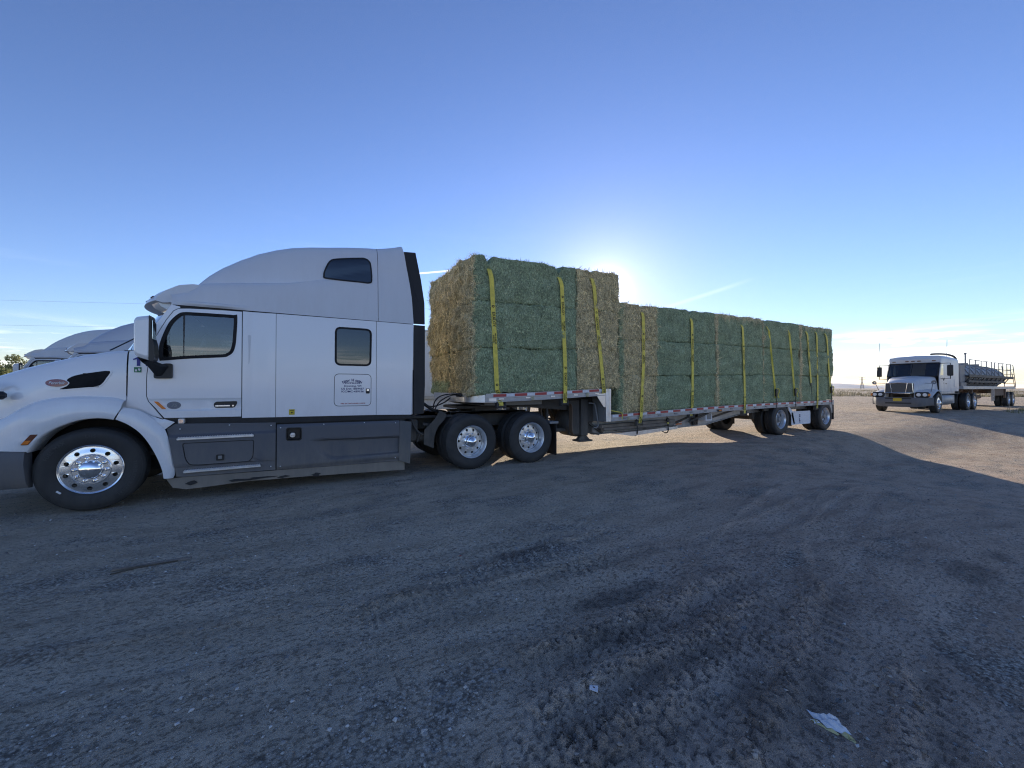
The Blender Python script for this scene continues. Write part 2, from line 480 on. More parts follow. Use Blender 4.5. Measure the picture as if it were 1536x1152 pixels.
def panel_bm(outer, holes=(), yf=None, gx=.2, gz=.2, zl=(), xl=(), thick=.02, edge=.004):
    loops = [[Vector((x, z, 0)) for x, z in lp] for lp in [outer] + list(holes)]
    tris = geometry.tessellate_polygon(loops)
    flatp = [p for lp in loops for p in lp]
    bm = bmesh.new(); vs = [bm.verts.new((p.x, 0, p.y)) for p in flatp]
    for t in tris:
        try: bm.faces.new([vs[i] for i in t])
        except ValueError: pass
    xs = [p.x for p in loops[0]]; zs = [p.y for p in loops[0]]
    def cuts(a, b, g): k = int((b - a) / g); return [a + (b - a) * (i + 1) / (k + 1) for i in range(k)]
    for x in cuts(min(xs), max(xs), gx) + list(xl):
        bmesh.ops.bisect_plane(bm, geom=bm.verts[:] + bm.edges[:] + bm.faces[:], plane_co=(x, 0, 0), plane_no=(1, 0, 0), dist=1e-5)
    for z in cuts(min(zs), max(zs), gz) + list(zl):
        bmesh.ops.bisect_plane(bm, geom=bm.verts[:] + bm.edges[:] + bm.faces[:], plane_co=(0, 0, z), plane_no=(0, 0, 1), dist=1e-5)
    bmesh.ops.remove_doubles(bm, verts=bm.verts[:], dist=1e-5)
    for v in bm.verts: v.co.y = yf(v.co.x, v.co.z) if yf else 0
    for f in bm.faces:
        f.normal_update()
        if f.normal.y > 0: f.normal_flip()
    if thick:
        be = [e for e in bm.edges if e.is_boundary]
        ret = bmesh.ops.extrude_edge_only(bm, edges=be)
        nv = [g for g in ret['geom'] if isinstance(g, bmesh.types.BMVert)]
        for v in nv: v.co.y += thick
        side = [g for g in ret['geom'] if isinstance(g, bmesh.types.BMFace)]
        bmesh.ops.recalc_face_normals(bm, faces=bm.faces[:])
        f0 = max((f for f in bm.faces if f not in side), key=lambda f: f.calc_area())
        if f0.normal.y > 0: bmesh.ops.reverse_faces(bm, faces=bm.faces[:])
    return bm
def panel(name, mat, outer, parent, holes=(), yf=None, smooth=30, **k):
    bm = panel_bm(outer, holes, yf, **k)
    me = bpy.data.meshes.new(name); bm.to_mesh(me); bm.free()
    me.materials.append(mat)
    if smooth is not None: me.shade_smooth(); me.set_sharp_from_angle(angle=R(smooth))
    return link(bpy.data.objects.new(name, me), parent)
def mirror(o, yc, parent=None, name=None):
    """the same part on the other flank"""
    me = o.data.copy()
    n = len(me.vertices); co = np.empty(n * 3, np.float32); me.vertices.foreach_get('co', co)
    co = co.reshape(-1, 3); co[:, 1] = 2 * yc - co[:, 1]; me.vertices.foreach_set('co', co.ravel())
    me.flip_normals(); me.update()
    c = bpy.data.objects.new(name or o.name.split('.')[0], me)
    return link(c, parent if parent is not None else o.parent)
def ring(outer, inner, y0, y1=None, yf=None):
    """flat frame between two outlines with the same number of points"""
    m = MB(); n = len(outer); g = (lambda x, z: y0) if yf is None else yf
    a = [(x, g(x, z), z) for x, z in outer]; b = [(x, g(x, z), z) for x, z in inner]
    m.add(a + b, [[i, (i + 1) % n, n + (i + 1) % n, n + i] for i in range(n)])
    d = .012
    a2 = [(x, y + d, z) for x, y, z in a]; b2 = [(x, y + d, z) for x, y, z in b]
    m.add(a + a2, [[i, (i + 1) % n, n + (i + 1) % n, n + i] for i in range(n)])
    m.add(b + b2, [[i, (i + 1) % n, n + (i + 1) % n, n + i] for i in range(n)])
    return m

_fc = bpy.data.curves.new('lettering_source', 'FONT')
_fo = bpy.data.objects.new('lettering_source', _fc); C.objects.link(_fo)
def text_geo(s, size, bold=0.0, shear=0.0, space=1.0, small=1.0):
    """outline of a text, centred, in its own (u, v) plane"""
    _fc.body = s; _fc.size = size; _fc.offset = bold; _fc.shear = shear; _fc.space_character = space
    _fc.align_x = 'CENTER'; _fc.align_y = 'CENTER'; _fc.resolution_u = 3; _fc.fill_mode = 'FRONT'; _fc.extrude = 0
    dg = bpy.context.evaluated_depsgraph_get(); _fo.update_tag(); _fc.update_tag(); dg.update()
    me = _fo.evaluated_get(dg).to_mesh()
    vs = [(v.co.x, v.co.y) for v in me.vertices]; fs = [list(p.vertices) for p in me.polygons]
    _fo.evaluated_get(dg).to_mesh_clear()
    return vs, fs
def text_fit(mb, s, w, h, at, bold=0.0, cap='H'):
    """lettering stretched to a given width and capital height, on a flank facing -Y"""
    vs, fs = text_geo(s, .1, bold=bold); cv, _ = text_geo(cap, .1, bold=bold)
    x0, x1 = min(a for a, b in vs), max(a for a, b in vs); c0, c1 = min(b for a, b in cv), max(b for a, b in cv)
    mb.add([(at[0] + (a - (x0 + x1) / 2) * w / (x1 - x0), at[1], at[2] + (b - (c0 + c1) / 2) * h / (c1 - c0)) for a, b in vs], fs)
def text_add(mb, s, size, at, u=(1, 0, 0), v=(0, 0, 1), off=None, arc=None, sx=1.0, **k):
    vs, fs = text_geo(s, size, **k); u, v, at = Vector(u), Vector(v), Vector(at); out = []
    for a, b in vs:
        a *= sx
        if arc: a, b = (arc + b) * math.sin(a / arc), (arc + b) * math.cos(a / arc) - arc
        out.append(tuple(at + u * a + v * b))
    mb.add(out, fs)

# ------------------------------------------------------------------ terrain
def _hash(ix, iy, seed):
    h = (ix.astype(np.int64) * 374761393 + iy.astype(np.int64) * 668265263 + seed * 144665) & 0x7fffffff
    h = ((h ^ (h >> 13)) * 1274126177) & 0x7fffffff
    h = h ^ (h >> 16)
    return (h & 0xffff) / 65535.0
def vnoise(x, y, seed=0):
    ix, iy = np.floor(x), np.floor(y); fx, fy = x - ix, y - iy
    ux, uy = fx * fx * (3 - 2 * fx), fy * fy * (3 - 2 * fy)
    a, b = _hash(ix, iy, seed), _hash(ix + 1, iy, seed); c, d = _hash(ix, iy + 1, seed), _hash(ix + 1, iy + 1, seed)
    return (a + (b - a) * ux) * (1 - uy) + (c + (d - c) * ux) * uy
def fbm(x, y, seed=0, octv=4, gain=.5):
    t = 0; a = 1; n = 0
    for i in range(octv):
        t = t + a * (vnoise(x * 2 ** i + 13.7 * i, y * 2 ** i - 7.1 * i, seed + i) - .5); n += a; a *= gain
    return t / n * 2
def voro(x, y, seed=0):
    """distance to the nearest cell point and to the nearest cell edge, and the cell's own random value"""
    ix, iy = np.floor(x), np.floor(y); f1 = np.full_like(x, 9.0); f2 = np.full_like(x, 9.0); cid = np.zeros_like(x)
    for i in (-1, 0, 1):
        for j in (-1, 0, 1):
            px = ix + i + _hash(ix + i, iy + j, seed); py = iy + j + _hash(ix + i, iy + j, seed + 77)
            d = np.hypot(px - x, py - y); c = _hash(ix + i, iy + j, seed + 31)
            n = d < f1
            f2 = np.where(n, f1, np.minimum(f2, d)); cid = np.where(n, c, cid); f1 = np.where(n, d, f1)
    return f1, f2 - f1, cid
def sst(x, a, b):
    t = np.clip((x - a) / (b - a), 0, 1); return t * t * (3 - 2 * t)
def seg_dist(x, y, pts):
    """distance to a polyline, signed side and position along it (0..1)"""
    best = np.full_like(x, 1e9); side = np.zeros_like(x); al = np.zeros_like(x); n = len(pts) - 1
    for k, ((ax, ay), (bx, by)) in enumerate(zip(pts, pts[1:])):
        dx_, dy_ = bx - ax, by - ay; L2 = dx_ * dx_ + dy_ * dy_
        t = np.clip(((x - ax) * dx_ + (y - ay) * dy_) / L2, 0, 1)
        d = np.hypot(x - ax - t * dx_, y - ay - t * dy_); m = d < best
        best = np.where(m, d, best); side = np.where(m, np.sign((x - ax) * dy_ - (y - ay) * dx_), side); al = np.where(m, (k + t) / n, al)
    return best, side, al
RIDGES = [  # crest line, half width, height, clod size
    ([(3.05, -4.80), (3.55, -4.84), (3.89, -4.84), (4.31, -4.86), (4.89, -4.83), (5.6, -4.80)], .075, .042, .055),
    ([(2.9, -5.22), (3.28, -5.19), (3.53, -5.17), (3.79, -5.18), (4.24, -5.20), (4.73, -5.15), (5.3, -5.10)], .085, .048, .05),
    ([(3.0, -5.44), (3.23, -5.41), (3.64, -5.43), (4.07, -5.40), (4.42, -5.37), (4.8, -5.34)], .085, .042, .045),
    ([(3.6, -5.86), (3.83, -5.78), (4.39, -5.64), (4.75, -5.53), (5.32, -5.33), (5.9, -5.2)], .07, .036, .05),
    ([(3.9, -6.28), (4.26, -6.14), (4.66, -6.03), (5.1, -5.88)], .06, .035, .05),
    ([(2.4, -3.93), (2.8, -3.84), (3.37, -3.74), (4.35, -3.59), (5.2, -3.5)], .07, .022, .06),
    ([(3.1, -3.42), (3.9, -3.36), (4.5, -3.25)], .12, .018, .06),
]
def base_height(x, y):
    h = .05 * fbm(x / 3.1, y / 3.1, 5, 4) * sst(np.hypot(x - 5, y + 4), 0, 6) * (1 - .8 * (sst(y, -1.2, -.2) * sst(-y, -4, -3)))
    dip = -.42 * sst(x, 8.5, 14.5) * sst(-y, .45, 3.1) * (1 - .6 * sst(x, 22, 30))
    up = .24 * sst(x, 22.5, 29.5) * sst(y, -9, -2.5)
    far = sst(np.hypot(x, y), 45, 160)
    h = h + dip + up + far * (.9 * fbm(x / 60, y / 60, 9, 4) - .25)
    h = h + .018 * fbm(x / 1.3, y / 2.2, 17, 3) * sst(x, 11, 15) * sst(-y, .9, 2.2)
    return h
def near_height(x, y):
    h = base_height(x, y)
    w = (1 - sst(np.hypot(x - 4, y + 4.5), 6, 14))
    # graded gravel: low long waves and small lumps
    h = h + w * .010 * fbm(x * 1.1 + y * .3, y * 3.0, 41, 4) + w * .006 * fbm(x * 7, y * 7, 43, 3)
    h = h + w * .0032 * fbm(x * 22, y * 22, 44, 2)
    for pts, hw, ht, cs in RIDGES:
        d, sd, al = seg_dist(x, y, pts)
        d = d + .03 * fbm(x * 5, y * 5, 51, 2)
        ends = sst(al, 0, .12) * sst(1 - al, 0, .12)
        prof = np.exp(-(d / hw) ** 2)
        Lg = sum(math.dist(a_, b_) for a_, b_ in zip(pts, pts[1:]))
        f1, ed, cid = voro(al * Lg / (cs * .85) + .35 * fbm(x * 9, y * 9, 63, 2), sd * d / (cs * 1.9) + 5.3, 61)
        clod = prof * (.62 + .5 * cid) * (.28 + .72 * sst(ed, .02, .20))
        h = h + ends * ht * .82 * clod
        # trough beside the ridge where the tyre ran
        tr = np.exp(-((d - hw * 2.1) / (hw * 1.25)) ** 2) * np.where(sd > 0, 1, .35)
        lug = sst(np.sin(al * Lg * 6.2832 / .085 + sd * d * 26), -.2, .35)
        h = h - ends * ht * .55 * tr + ends * tr * .014 * lug
    for pts, hw in (([(-1.0, -3.3), (1.2, -3.75), (3.0, -4.12), (4.6, -4.3), (6.5, -4.35), (9, -4.1)], .22), ([(3.2, -6.2), (4.0, -5.55), (4.9, -5.0), (6.0, -4.5), (8.0, -3.9), (11, -3.3)], .24), ([(4.6, -6.6), (5.2, -5.9), (6.0, -5.3), (7.4, -4.7), (10, -4.2)], .22)):
        q = smooth_curve(pts, 4); d, sd, al = seg_dist(x, y, q); Lg = sum(math.dist(a_, b_) for a_, b_ in zip(q, q[1:]))
        inside = 1 - sst(d, hw * .7, hw * 1.05)
        bar = sst(np.sin(al * Lg * 6.2832 / .075 + np.abs(sd * d) * 22), -.1, .4) * (np.abs(np.abs(d) - hw * .5) < hw * .32)
        h = h - .008 * inside + .006 * np.exp(-((d - hw * 1.12) / .045) ** 2) + .0045 * bar * inside * sst(vnoise(x * .9, y * .9, 64), .35, .65)
    # pan of cracked dry mud between the tracks and two more small pans
    for cx_, cy_, rx_, ry_, sc in ((3.25, -5.60, .75, .30, .10), (4.28, -4.12, .42, .13, .12), (2.9, -5.42, .5, .18, .085), (3.9, -5.0, .5, .1, .09)):
        m = 1 - sst(np.hypot((x - cx_) / rx_, (y - cy_) / ry_) + .25 * fbm(x * 4, y * 4, 71, 2), .75, 1.05)
        f1, ed, cid = voro(x / sc + .3 * fbm(x * 6, y * 6, 73, 2), y / sc, 75)
        h = h + m * ((cid - .5) * .006 - .016 * (1 - sst(ed, .02, .13)))
    # shallow scoop with loose gravel
    m = np.exp(-(((x - 4.35) / .62) ** 2 + ((y + 4.55) / .17) ** 2) ** 1.5)
    h = h - .05 * m
    for x0, y0, r0, dp in ((7.3, -5.1, .35, .025), (8.0, -4.6, .3, .02), (3.7, -3.25, .45, .02)):
        h = h - dp * np.exp(-(((x - x0) / (r0 * 1.6)) ** 2 + ((y - y0) / r0) ** 2))
    return h
def ground_z(x, y):
    return float(near_height(np.array([float(x)]), np.array([float(y)]))[0])

def axis_coords(a, b, step, grow, far):
    mid = list(np.arange(a, b, step)); out = []; s, p = step, b
    while p < far: out.append(p); s *= grow; p += s
    lo = []; s, p = step, a - step
    while p > -far: lo.append(p); s *= grow; p -= s
    return np.array(lo[::-1] + mid + out)
gx = axis_coords(.9, 5.9, .0165, 1.040, 6000)
gy = axis_coords(-6.6, -3.3, .0165, 1.040, 6000)
GX, GY = np.meshgrid(gx, gy); NX, NY = len(gx), len(gy)
GZ = near_height(GX.ravel(), GY.ravel())
co = np.column_stack([GX.ravel(), GY.ravel(), GZ]).astype(np.float32)
ii = np.arange(NX * NY).reshape(NY, NX)
quads = np.column_stack([ii[:-1, :-1].ravel(), ii[:-1, 1:].ravel(), ii[1:, 1:].ravel(), ii[1:, :-1].ravel()]).astype(np.int32)
gm = bpy.data.meshes.new('ground')
gm.vertices.add(len(co)); gm.vertices.foreach_set('co', co.ravel())
gm.loops.add(quads.size); gm.loops.foreach_set('vertex_index', quads.ravel())
gm.polygons.add(len(quads)); gm.polygons.foreach_set('loop_start', np.arange(0, quads.size, 4, dtype=np.int32))
gm.polygons.foreach_set('use_smooth', np.ones(len(quads), bool))
gm.update()
# soil kinds: brown dirt (1) against grey gravel (0), damp patches, darker tone beside ridges and tracks
xx, yy = GX.ravel(), GY.ravel()
soil = np.clip(sst(xx * .75 - yy * 1.0 + .9 * fbm(xx * .6, yy * .6, 91, 4), 6.2, 9.4), 0, 1) * (1 - sst(xx, 60, 120))
damp_dark = .95 * (1 - sst(np.hypot((xx - 4.36) / .50, (yy + 4.57) / .12) + .8 * fbm(xx * 5, yy * 7, 94, 4), .55, 1.15)) * (.6 + .5 * vnoise(xx * 14, yy * 14, 93))
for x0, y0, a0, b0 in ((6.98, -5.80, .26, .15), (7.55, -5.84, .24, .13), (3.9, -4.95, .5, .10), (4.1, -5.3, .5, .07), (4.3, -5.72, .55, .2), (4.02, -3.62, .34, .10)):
    damp_dark = np.maximum(damp_dark, .8 * (1 - sst(np.hypot((xx - x0) / a0, (yy - y0) / b0) + .9 * fbm(xx * 4, yy * 5, 95, 4), .45, 1.2)) * (.6 + .5 * vnoise(xx * 12, yy * 12, 92)))
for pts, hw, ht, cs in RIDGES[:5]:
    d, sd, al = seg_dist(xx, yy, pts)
    damp_dark = np.maximum(damp_dark, .55 * np.exp(-((d - hw * 1.6) / (hw * .9)) ** 2) * (ht / .07) * sst(al, 0, .1) * sst(1 - al, 0, .1) * (.5 + .8 * vnoise(xx * 6, yy * 6, 97)))  # darker tone in the troughs beside the ridges
mud = np.zeros_like(xx)
for pts, hw, ht, cs in RIDGES[:5]:
    d, sd, al = seg_dist(xx, yy, pts); mud = np.maximum(mud, (1 - sst(d, hw * 1.2, hw * 3.2)) * sst(al, 0, .08) * sst(1 - al, 0, .08))
for cx_, cy_, rx_, ry_ in ((3.25, -5.60, .9, .38), (4.28, -4.12, .5, .18)): mud = np.maximum(mud, 1 - sst(np.hypot((xx - cx_) / rx_, (yy - cy_) / ry_), .7, 1.1))
TRACKS = [([(-1.0, -3.3), (1.2, -3.75), (3.0, -4.12), (4.6, -4.3), (6.5, -4.35), (9, -4.1)], .22), ([(1.4, -4.3), (3.0, -4.42), (4.4, -4.32), (5.6, -4.5), (7.2, -4.9), (9.5, -5.6)], .16), ([(3.2, -6.2), (4.0, -5.55), (4.9, -5.0), (6.0, -4.5), (8.0, -3.9), (11, -3.3)], .24), ([(4.6, -6.6), (5.2, -5.9), (6.0, -5.3), (7.4, -4.7), (10, -4.2)], .22)]
for pts, hw in TRACKS:
    d, sd, al = seg_dist(xx, yy, smooth_curve(pts, 4)); d = d + .10 * fbm(xx * 2.2, yy * 2.2, 99, 3)
    mud = np.maximum(mud, (1 - sst(d, hw * .55, hw * 1.15)) * (.55 + .45 * vnoise(xx * 1.7, yy * 1.7, 98)))
    e_ = np.exp(-((d - hw * 1.15) / .06) ** 2) * (.25 + .5 * vnoise(xx * 3, yy * 3, 96)); damp_dark = np.maximum(damp_dark, .5 * e_)
mud_at = lambda x, y: np.max([(1 - sst(seg_dist(x, y, p)[0], h_ * 1.2, h_ * 3.0)) for p, h_, _a, _b in RIDGES[:5]], 0)
for nm, arr in (('soil', soil), ('damp_dark', damp_dark), ('mud', mud)):
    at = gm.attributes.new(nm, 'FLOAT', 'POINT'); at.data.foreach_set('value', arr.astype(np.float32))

def ground_mat():
    m = bpy.data.materials.new('gravel_and_dirt'); n, l, b = nodes(m)
    v = texco(n, l)
    def attr(a):
        t = n.new('ShaderNodeAttribute'); t.attribute_name = a; return t.outputs['Fac']
    big = noise_n(n, l, texco(n, l, (.35, .9, 1)), 1.0, 7, .62)
    mid = noise_n(n, l, texco(n, l, (1.5, 3.2, 1)), 1.0, 9, .70)
    pat = noise_n(n, l, texco(n, l, (.8, 1.7, 1)), 1.0, 10, .74)
    fine = noise_n(n, l, v, 42, 6, .78)
    def vor(scale, feat='F1'):
        t = n.new('ShaderNodeTexVoronoi'); t.inputs['Scale'].default_value = scale; t.feature = feat; l.new(v, t.inputs['Vector']); return t
    grav, grav2, grav3 = vor(110), vor(46), vor(21)
    tone = nmath(n, l, 'ADD', nmath(n, l, 'MULTIPLY', big, .25), nmath(n, l, 'MULTIPLY', mid, .75))
    dust = ramp(n, l, tone, [(.36, (.41, .34, .255)), (.50, (.60, .505, .385)), (.64, (.70, .60, .47))])
    dirt = ramp(n, l, tone, [(.36, (.40, .295, .222)), (.50, (.60, .46, .355)), (.64, (.70, .56, .44))])
    sand = ramp(n, l, tone, [(.36, (.33, .255, .18)), (.50, (.50, .405, .295)), (.64, (.63, .53, .40))])
    sp = n.new('ShaderNodeSeparateXYZ'); l.new(v, sp.inputs[0])
    far = nmath(n, l, 'MAXIMUM', nmap(n, l, sp.outputs[1], .0, 3.5), nmap(n, l, sp.outputs[0], 13, 22))
    soil = mixc(n, l, attr('soil'), dust, dirt)
    soil = mixc(n, l, nmath(n, l, 'MULTIPLY', far, nmap(n, l, mid, .35, .6, .55, 1.0)), soil, sand)
    # coarse gravel: every stone its own value, gap shade painted dark between the stones
    sc = nmath(n, l, 'ADD', nmath(n, l, 'MULTIPLY', grav.outputs['Color'], .55), nmath(n, l, 'MULTIPLY', grav2.outputs['Color'], .45))
    stones = ramp(n, l, sc, [(.18, (.24, .215, .185)), (.42, (.44, .40, .345)), (.62, (.56, .52, .455)), (.85, (.76, .73, .67))])
    stones = mixc(n, l, nmap(n, l, grav2.outputs['Distance'], .45, .75), stones, (.13, .12, .11))
    loose = nmath(n, l, 'MULTIPLY', nmap(n, l, nmath(n, l, 'ADD', nmath(n, l, 'MULTIPLY', pat, .8), nmath(n, l, 'MULTIPLY', fine, .2)), .49, .62), nmap(n, l, attr('mud'), .6, .1))
    c = mixc(n, l, nmath(n, l, 'MULTIPLY', loose, .85), soil, stones)
    c = mixc(n, l, nmath(n, l, 'MULTIPLY', nmap(n, l, grav3.outputs['Color'], .80, .92), nmap(n, l, grav3.outputs['Distance'], .42, .30)), c, (.42, .41, .39))
    c = mixc(n, l, nmap(n, l, fine, .36, .54, .30, .0), c, (.17, .15, .13))
    # dark crumbs of coarser material, in drifts
    pit = noise_n(n, l, texco(n, l, (1, 1.5, 1)), 30, 4, .62); pit2 = noise_n(n, l, texco(n, l, (1, 1.7, 1)), 11, 5, .68)
    drift = nmap(n, l, nmath(n, l, 'ADD', nmath(n, l, 'MULTIPLY', pat, .5), nmath(n, l, 'MULTIPLY', mid, .5)), .40, .60, .35, 1.0)
    c = mixc(n, l, nmath(n, l, 'MULTIPLY', nmap(n, l, pit, .54, .66), nmath(n, l, 'MULTIPLY', drift, .62)), c, (.16, .14, .118))
    c = mixc(n, l, nmath(n, l, 'MULTIPLY', nmap(n, l, pit2, .55, .68), nmath(n, l, 'MULTIPLY', drift, .5)), c, (.17, .148, .125))
    c = mixc(n, l, nmath(n, l, 'MULTIPLY', attr('damp_dark'), .74), c, (.085, .077, .07))
    l.new(c, b.inputs['Base Color'])
    b.inputs['Roughness'].default_value = .92
    b.inputs['Specular IOR Level'].default_value = .25
    hgt = nmath(n, l, 'ADD', nmath(n, l, 'MULTIPLY', fine, 1.1), nmath(n, l, 'MULTIPLY', grav.outputs['Distance'], -.6))
    hgt = nmath(n, l, 'ADD', hgt, nmath(n, l, 'MULTIPLY', mid, 1.6)); hgt = nmath(n, l, 'ADD', hgt, nmath(n, l, 'MULTIPLY', nmap(n, l, pit, .54, .66), -1.2))
    hgt = nmath(n, l, 'ADD', hgt, nmath(n, l, 'MULTIPLY', nmath(n, l, 'MULTIPLY', grav2.outputs['Distance'], loose), -1.7))
    bump(n, l, hgt, b, .017, 1.0)
    return m
M['ground'] = ground_mat()
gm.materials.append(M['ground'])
ground = link(bpy.data.objects.new('ground', gm)); ground['kind'] = 'structure'

def scatter_chunks(name, pts, sizes, mats, kind='stuff'):
    """many small angular stones or clods joined into one object; each is a bent octahedron"""
    base = np.array([(1, 0, 0), (-1, 0, 0), (0, 1, 0), (0, -1, 0), (0, 0, 1), (0, 0, -1)], float)
    tri = np.array([(0, 2, 4), (2, 1, 4), (1, 3, 4), (3, 0, 4), (2, 0, 5), (1, 2, 5), (3, 1, 5), (0, 3, 5)])
    N = len(pts); V = base[None] * (.55 + .75 * rng.random((N, 6, 1)))
    V[..., 0] *= (.7 + .6 * rng.random((N, 1))); V[..., 2] *= (.45 + .35 * rng.random((N, 1)))
    a = rng.random(N) * 6.283; ca, sa = np.cos(a)[:, None], np.sin(a)[:, None]
    X = V[..., 0] * ca - V[..., 1] * sa; Y = V[..., 0] * sa + V[..., 1] * ca
    W = np.stack([X, Y, V[..., 2]], -1) * np.asarray(sizes)[:, None, None] + np.asarray(pts)[:, None, :]
    F = (tri[None] + 6 * np.arange(N)[:, None, None]).reshape(-1, 3)
    me = bpy.data.meshes.new(name)
    me.vertices.add(N * 6); me.vertices.foreach_set('co', W.reshape(-1).astype(np.float32))
    me.loops.add(F.size); me.loops.foreach_set('vertex_index', F.ravel().astype(np.int32))
    me.polygons.add(len(F)); me.polygons.foreach_set('loop_start', np.arange(0, F.size, 3, dtype=np.int32))
    me.update(calc_edges=True)
    tone = np.repeat(rng.random(N), 6).astype(np.float32)
    at = me.attributes.new('tone', 'FLOAT', 'POINT'); at.data.foreach_set('value', tone)
    me.materials.append(mats)
    o = link(bpy.data.objects.new(name, me)); o['kind'] = kind
    return o
def stone_mat(name, stops):
    m = bpy.data.materials.new(name); n, l, b = nodes(m)
    t = n.new('ShaderNodeAttribute'); t.attribute_name = 'tone'
    c = ramp(n, l, t.outputs['Fac'], stops)
    c = mixc(n, l, nmap(n, l, noise_n(n, l, texco(n, l), 120, 3, .6), .35, .7, 0, .4), c, (.05, .047, .044))
    l.new(c, b.inputs['Base Color']); b.inputs['Roughness'].default_value = .9
    return m
M['stones'] = stone_mat('loose_stones', [(0, (.18, .172, .163)), (.5, (.36, .343, .318)), (.9, (.50, .485, .455)), (1, (.72, .71, .69))])
M['clods'] = stone_mat('dry_clods', [(0, (.24, .21, .18)), (.6, (.40, .35, .30)), (1, (.52, .465, .405))])
def frustum_pts(n, dmin, dmax, power=1.0):
    """ground points spread over the view, denser close by"""
    d = dmin + (dmax - dmin) * rng.random(n) ** power
    lat = (rng.random(n) * 2.9 - 1.45) * d
    return (2.0654 + d * .4986 + lat * .8668, -6.7516 + d * .8668 - lat * .4986)
px, py = frustum_pts(42000, 1.2, 13, 1.5)
cl = fbm(px * .8, py * 1.6, 131, 4); keep = (cl + .5 * rng.random(len(px)) - .6 * mud_at(px, py) > .05)
px, py = px[keep], py[keep]
sz = .0024 + .012 * rng.random(len(px)) ** 7 + .004 * rng.random(len(px)) ** 1.5
scatter_chunks('gravel', np.column_stack([px, py, near_height(px, py) + sz * .15]), sz, M['stones'])
cp, cs_ = [], []
for pts, hw, ht, csz in RIDGES:
    P = np.array(resample(pts, 400))
    k = int(150 * ht / .07)
    t = rng.integers(0, 400, k)
    q = P[t] + rng.normal(0, hw * .9, (k, 2))
    cp.append(q); cs_.append(.005 + .014 * rng.random(k) ** 2.5)
q = np.vstack(cp); s_ = np.concatenate(cs_)
scatter_chunks('mud_clods', np.column_stack([q, near_height(q[:, 0], q[:, 1]) + s_ * .2]), s_, M['clods'])

# low hills far beyond the plain, right of the lot
def hill_range(name, d, lat0, lat1, h, seed, col):
    m = bpy.data.materials.new(name); n, l, b = nodes(m)
    l.new(ramp(n, l, noise_n(n, l, texco(n, l, (.01, .01, .02)), 1, 5), [(.3, tuple(c * .8 for c in col)), (.7, col)]), b.inputs['Base Color']); b.inputs['Roughness'].default_value = 1
    rows = []
    N = 120
    for k in range(6):
        u = k / 5; row = []
        for i in range(N + 1):
            lat = lat0 + (lat1 - lat0) * i / N
            hh = h * (.45 + .8 * vnoise(np.array([lat / 420.0]), np.array([seed * 1.7]), seed)[0] + .25 * vnoise(np.array([lat / 90.0]), np.array([3.3]), seed)[0])
            hh *= ssm(i / N, 0, .12) * ssm(1 - i / N, 0, .12)
            zz = hh * math.sin(PI * u) ** .9 - 2
            dd = d + (u - .5) * 900
            row.append((2 + dd * .4986 + lat * .8668, -6.7 + dd * .8668 - lat * .4986, zz))
        rows.append(row)
    mb = MB(); mb.loft(rows); o = mb.build(name, m, None, 60); o['kind'] = 'structure'; return o
hill_range('hills', 4200, 1500, 4600, 48, 3, (.46, .50, .55))

# thin dry-season air over the plain
_hz = MB(); _hz.box(-6600, 6600, -6600, 6600, -9, 95, 0)
haze_m = bpy.data.materials.new('air'); haze_m.use_nodes = True
_n, _l = haze_m.node_tree.nodes, haze_m.node_tree.links
_n.remove(_n['Principled BSDF']); _v = _n.new('ShaderNodeVolumePrincipled'); _v.inputs['Density'].default_value = 6e-5
_v.inputs['Color'].default_value = (.90, .94, 1.0, 1); _v.inputs['Anisotropy'].default_value = .3
_l.new(_v.outputs[0], _n['Material Output'].inputs['Volume'])
_hz = _hz.build('haze', haze_m); _hz['kind'] = 'stuff'

# ------------------------------------------------------------------ wheels (shared meshes, axle along Y, outer face at y = 0)
def holes_disc(ro, ri, nh, rh, rc, n=60, a0=0.0):
    """flat ring with round holes as (x, z) loops"""
    outer = [(ro * math.cos(2 * PI * i / n), ro * math.sin(2 * PI * i / n)) for i in range(n)]
    hs = [[(ri * math.cos(-2 * PI * i / n), ri * math.sin(-2 * PI * i / n)) for i in range(n)]]
    for k in range(nh):
        a = a0 + 2 * PI * k / nh
        hs.append([(rc * math.cos(a) + rh * math.cos(-t), rc * math.sin(a) + rh * math.sin(-t)) for t in (2 * PI * j / 14 for j in range(14))])
    return outer, hs
def tyre_mesh(Rr=.512, w=.285, lug=True, name='tyre'):
    y0, y1 = 0.0, w
    prof = [(.292, .03), (.300, .022), (.315, .012), (.345, .003), (.385, -.004), (.425, -.006), (.455, -.002), (.475, .006), (.478, .0085), (.482, .008), (.498, .020), (.507, .030)]
    gro = []
    ys = [.034, .082, .0885, .096, .136, .1425, .149, .189, .1955, .203, w - .034]
    for i, y in enumerate(ys):
        gro.append((Rr - (.012 if i in (2, 5, 8) else 0) - .004 * abs((y / w) * 2 - 1) ** 2, y))
    back = [(r, w - y) for r, y in prof[::-1]]
    mb = MB(); mb.lathe_y(prof + gro + back, 72)
    if lug:                                   # shoulder lugs
        n = 64
        for s in (0, 1):
            for i in range(n):
                t = 2 * PI * i / n; dt = .32 * 2 * PI / n
                y_a, y_b = (.008, .060) if s == 0 else (w - .060, w - .008)
                ps = []
                for tt in (t - dt, t + dt):
                    for rr, yy in ((Rr - .026, y_a), (Rr + .002, y_a + (.022 if s == 0 else 0)), (Rr + .002, y_b - (0 if s == 0 else .022)), (Rr - .026, y_b)):
                        ps.append((rr * math.cos(tt), yy, rr * math.sin(tt)))
                mb.add(ps, [(0, 1, 2, 3), (7, 6, 5, 4), (0, 4, 5, 1), (1, 5, 6, 2), (2, 6, 7, 3)])
    return mb.mesh(name, M['tyre'], 35)
TYRE = tyre_mesh()
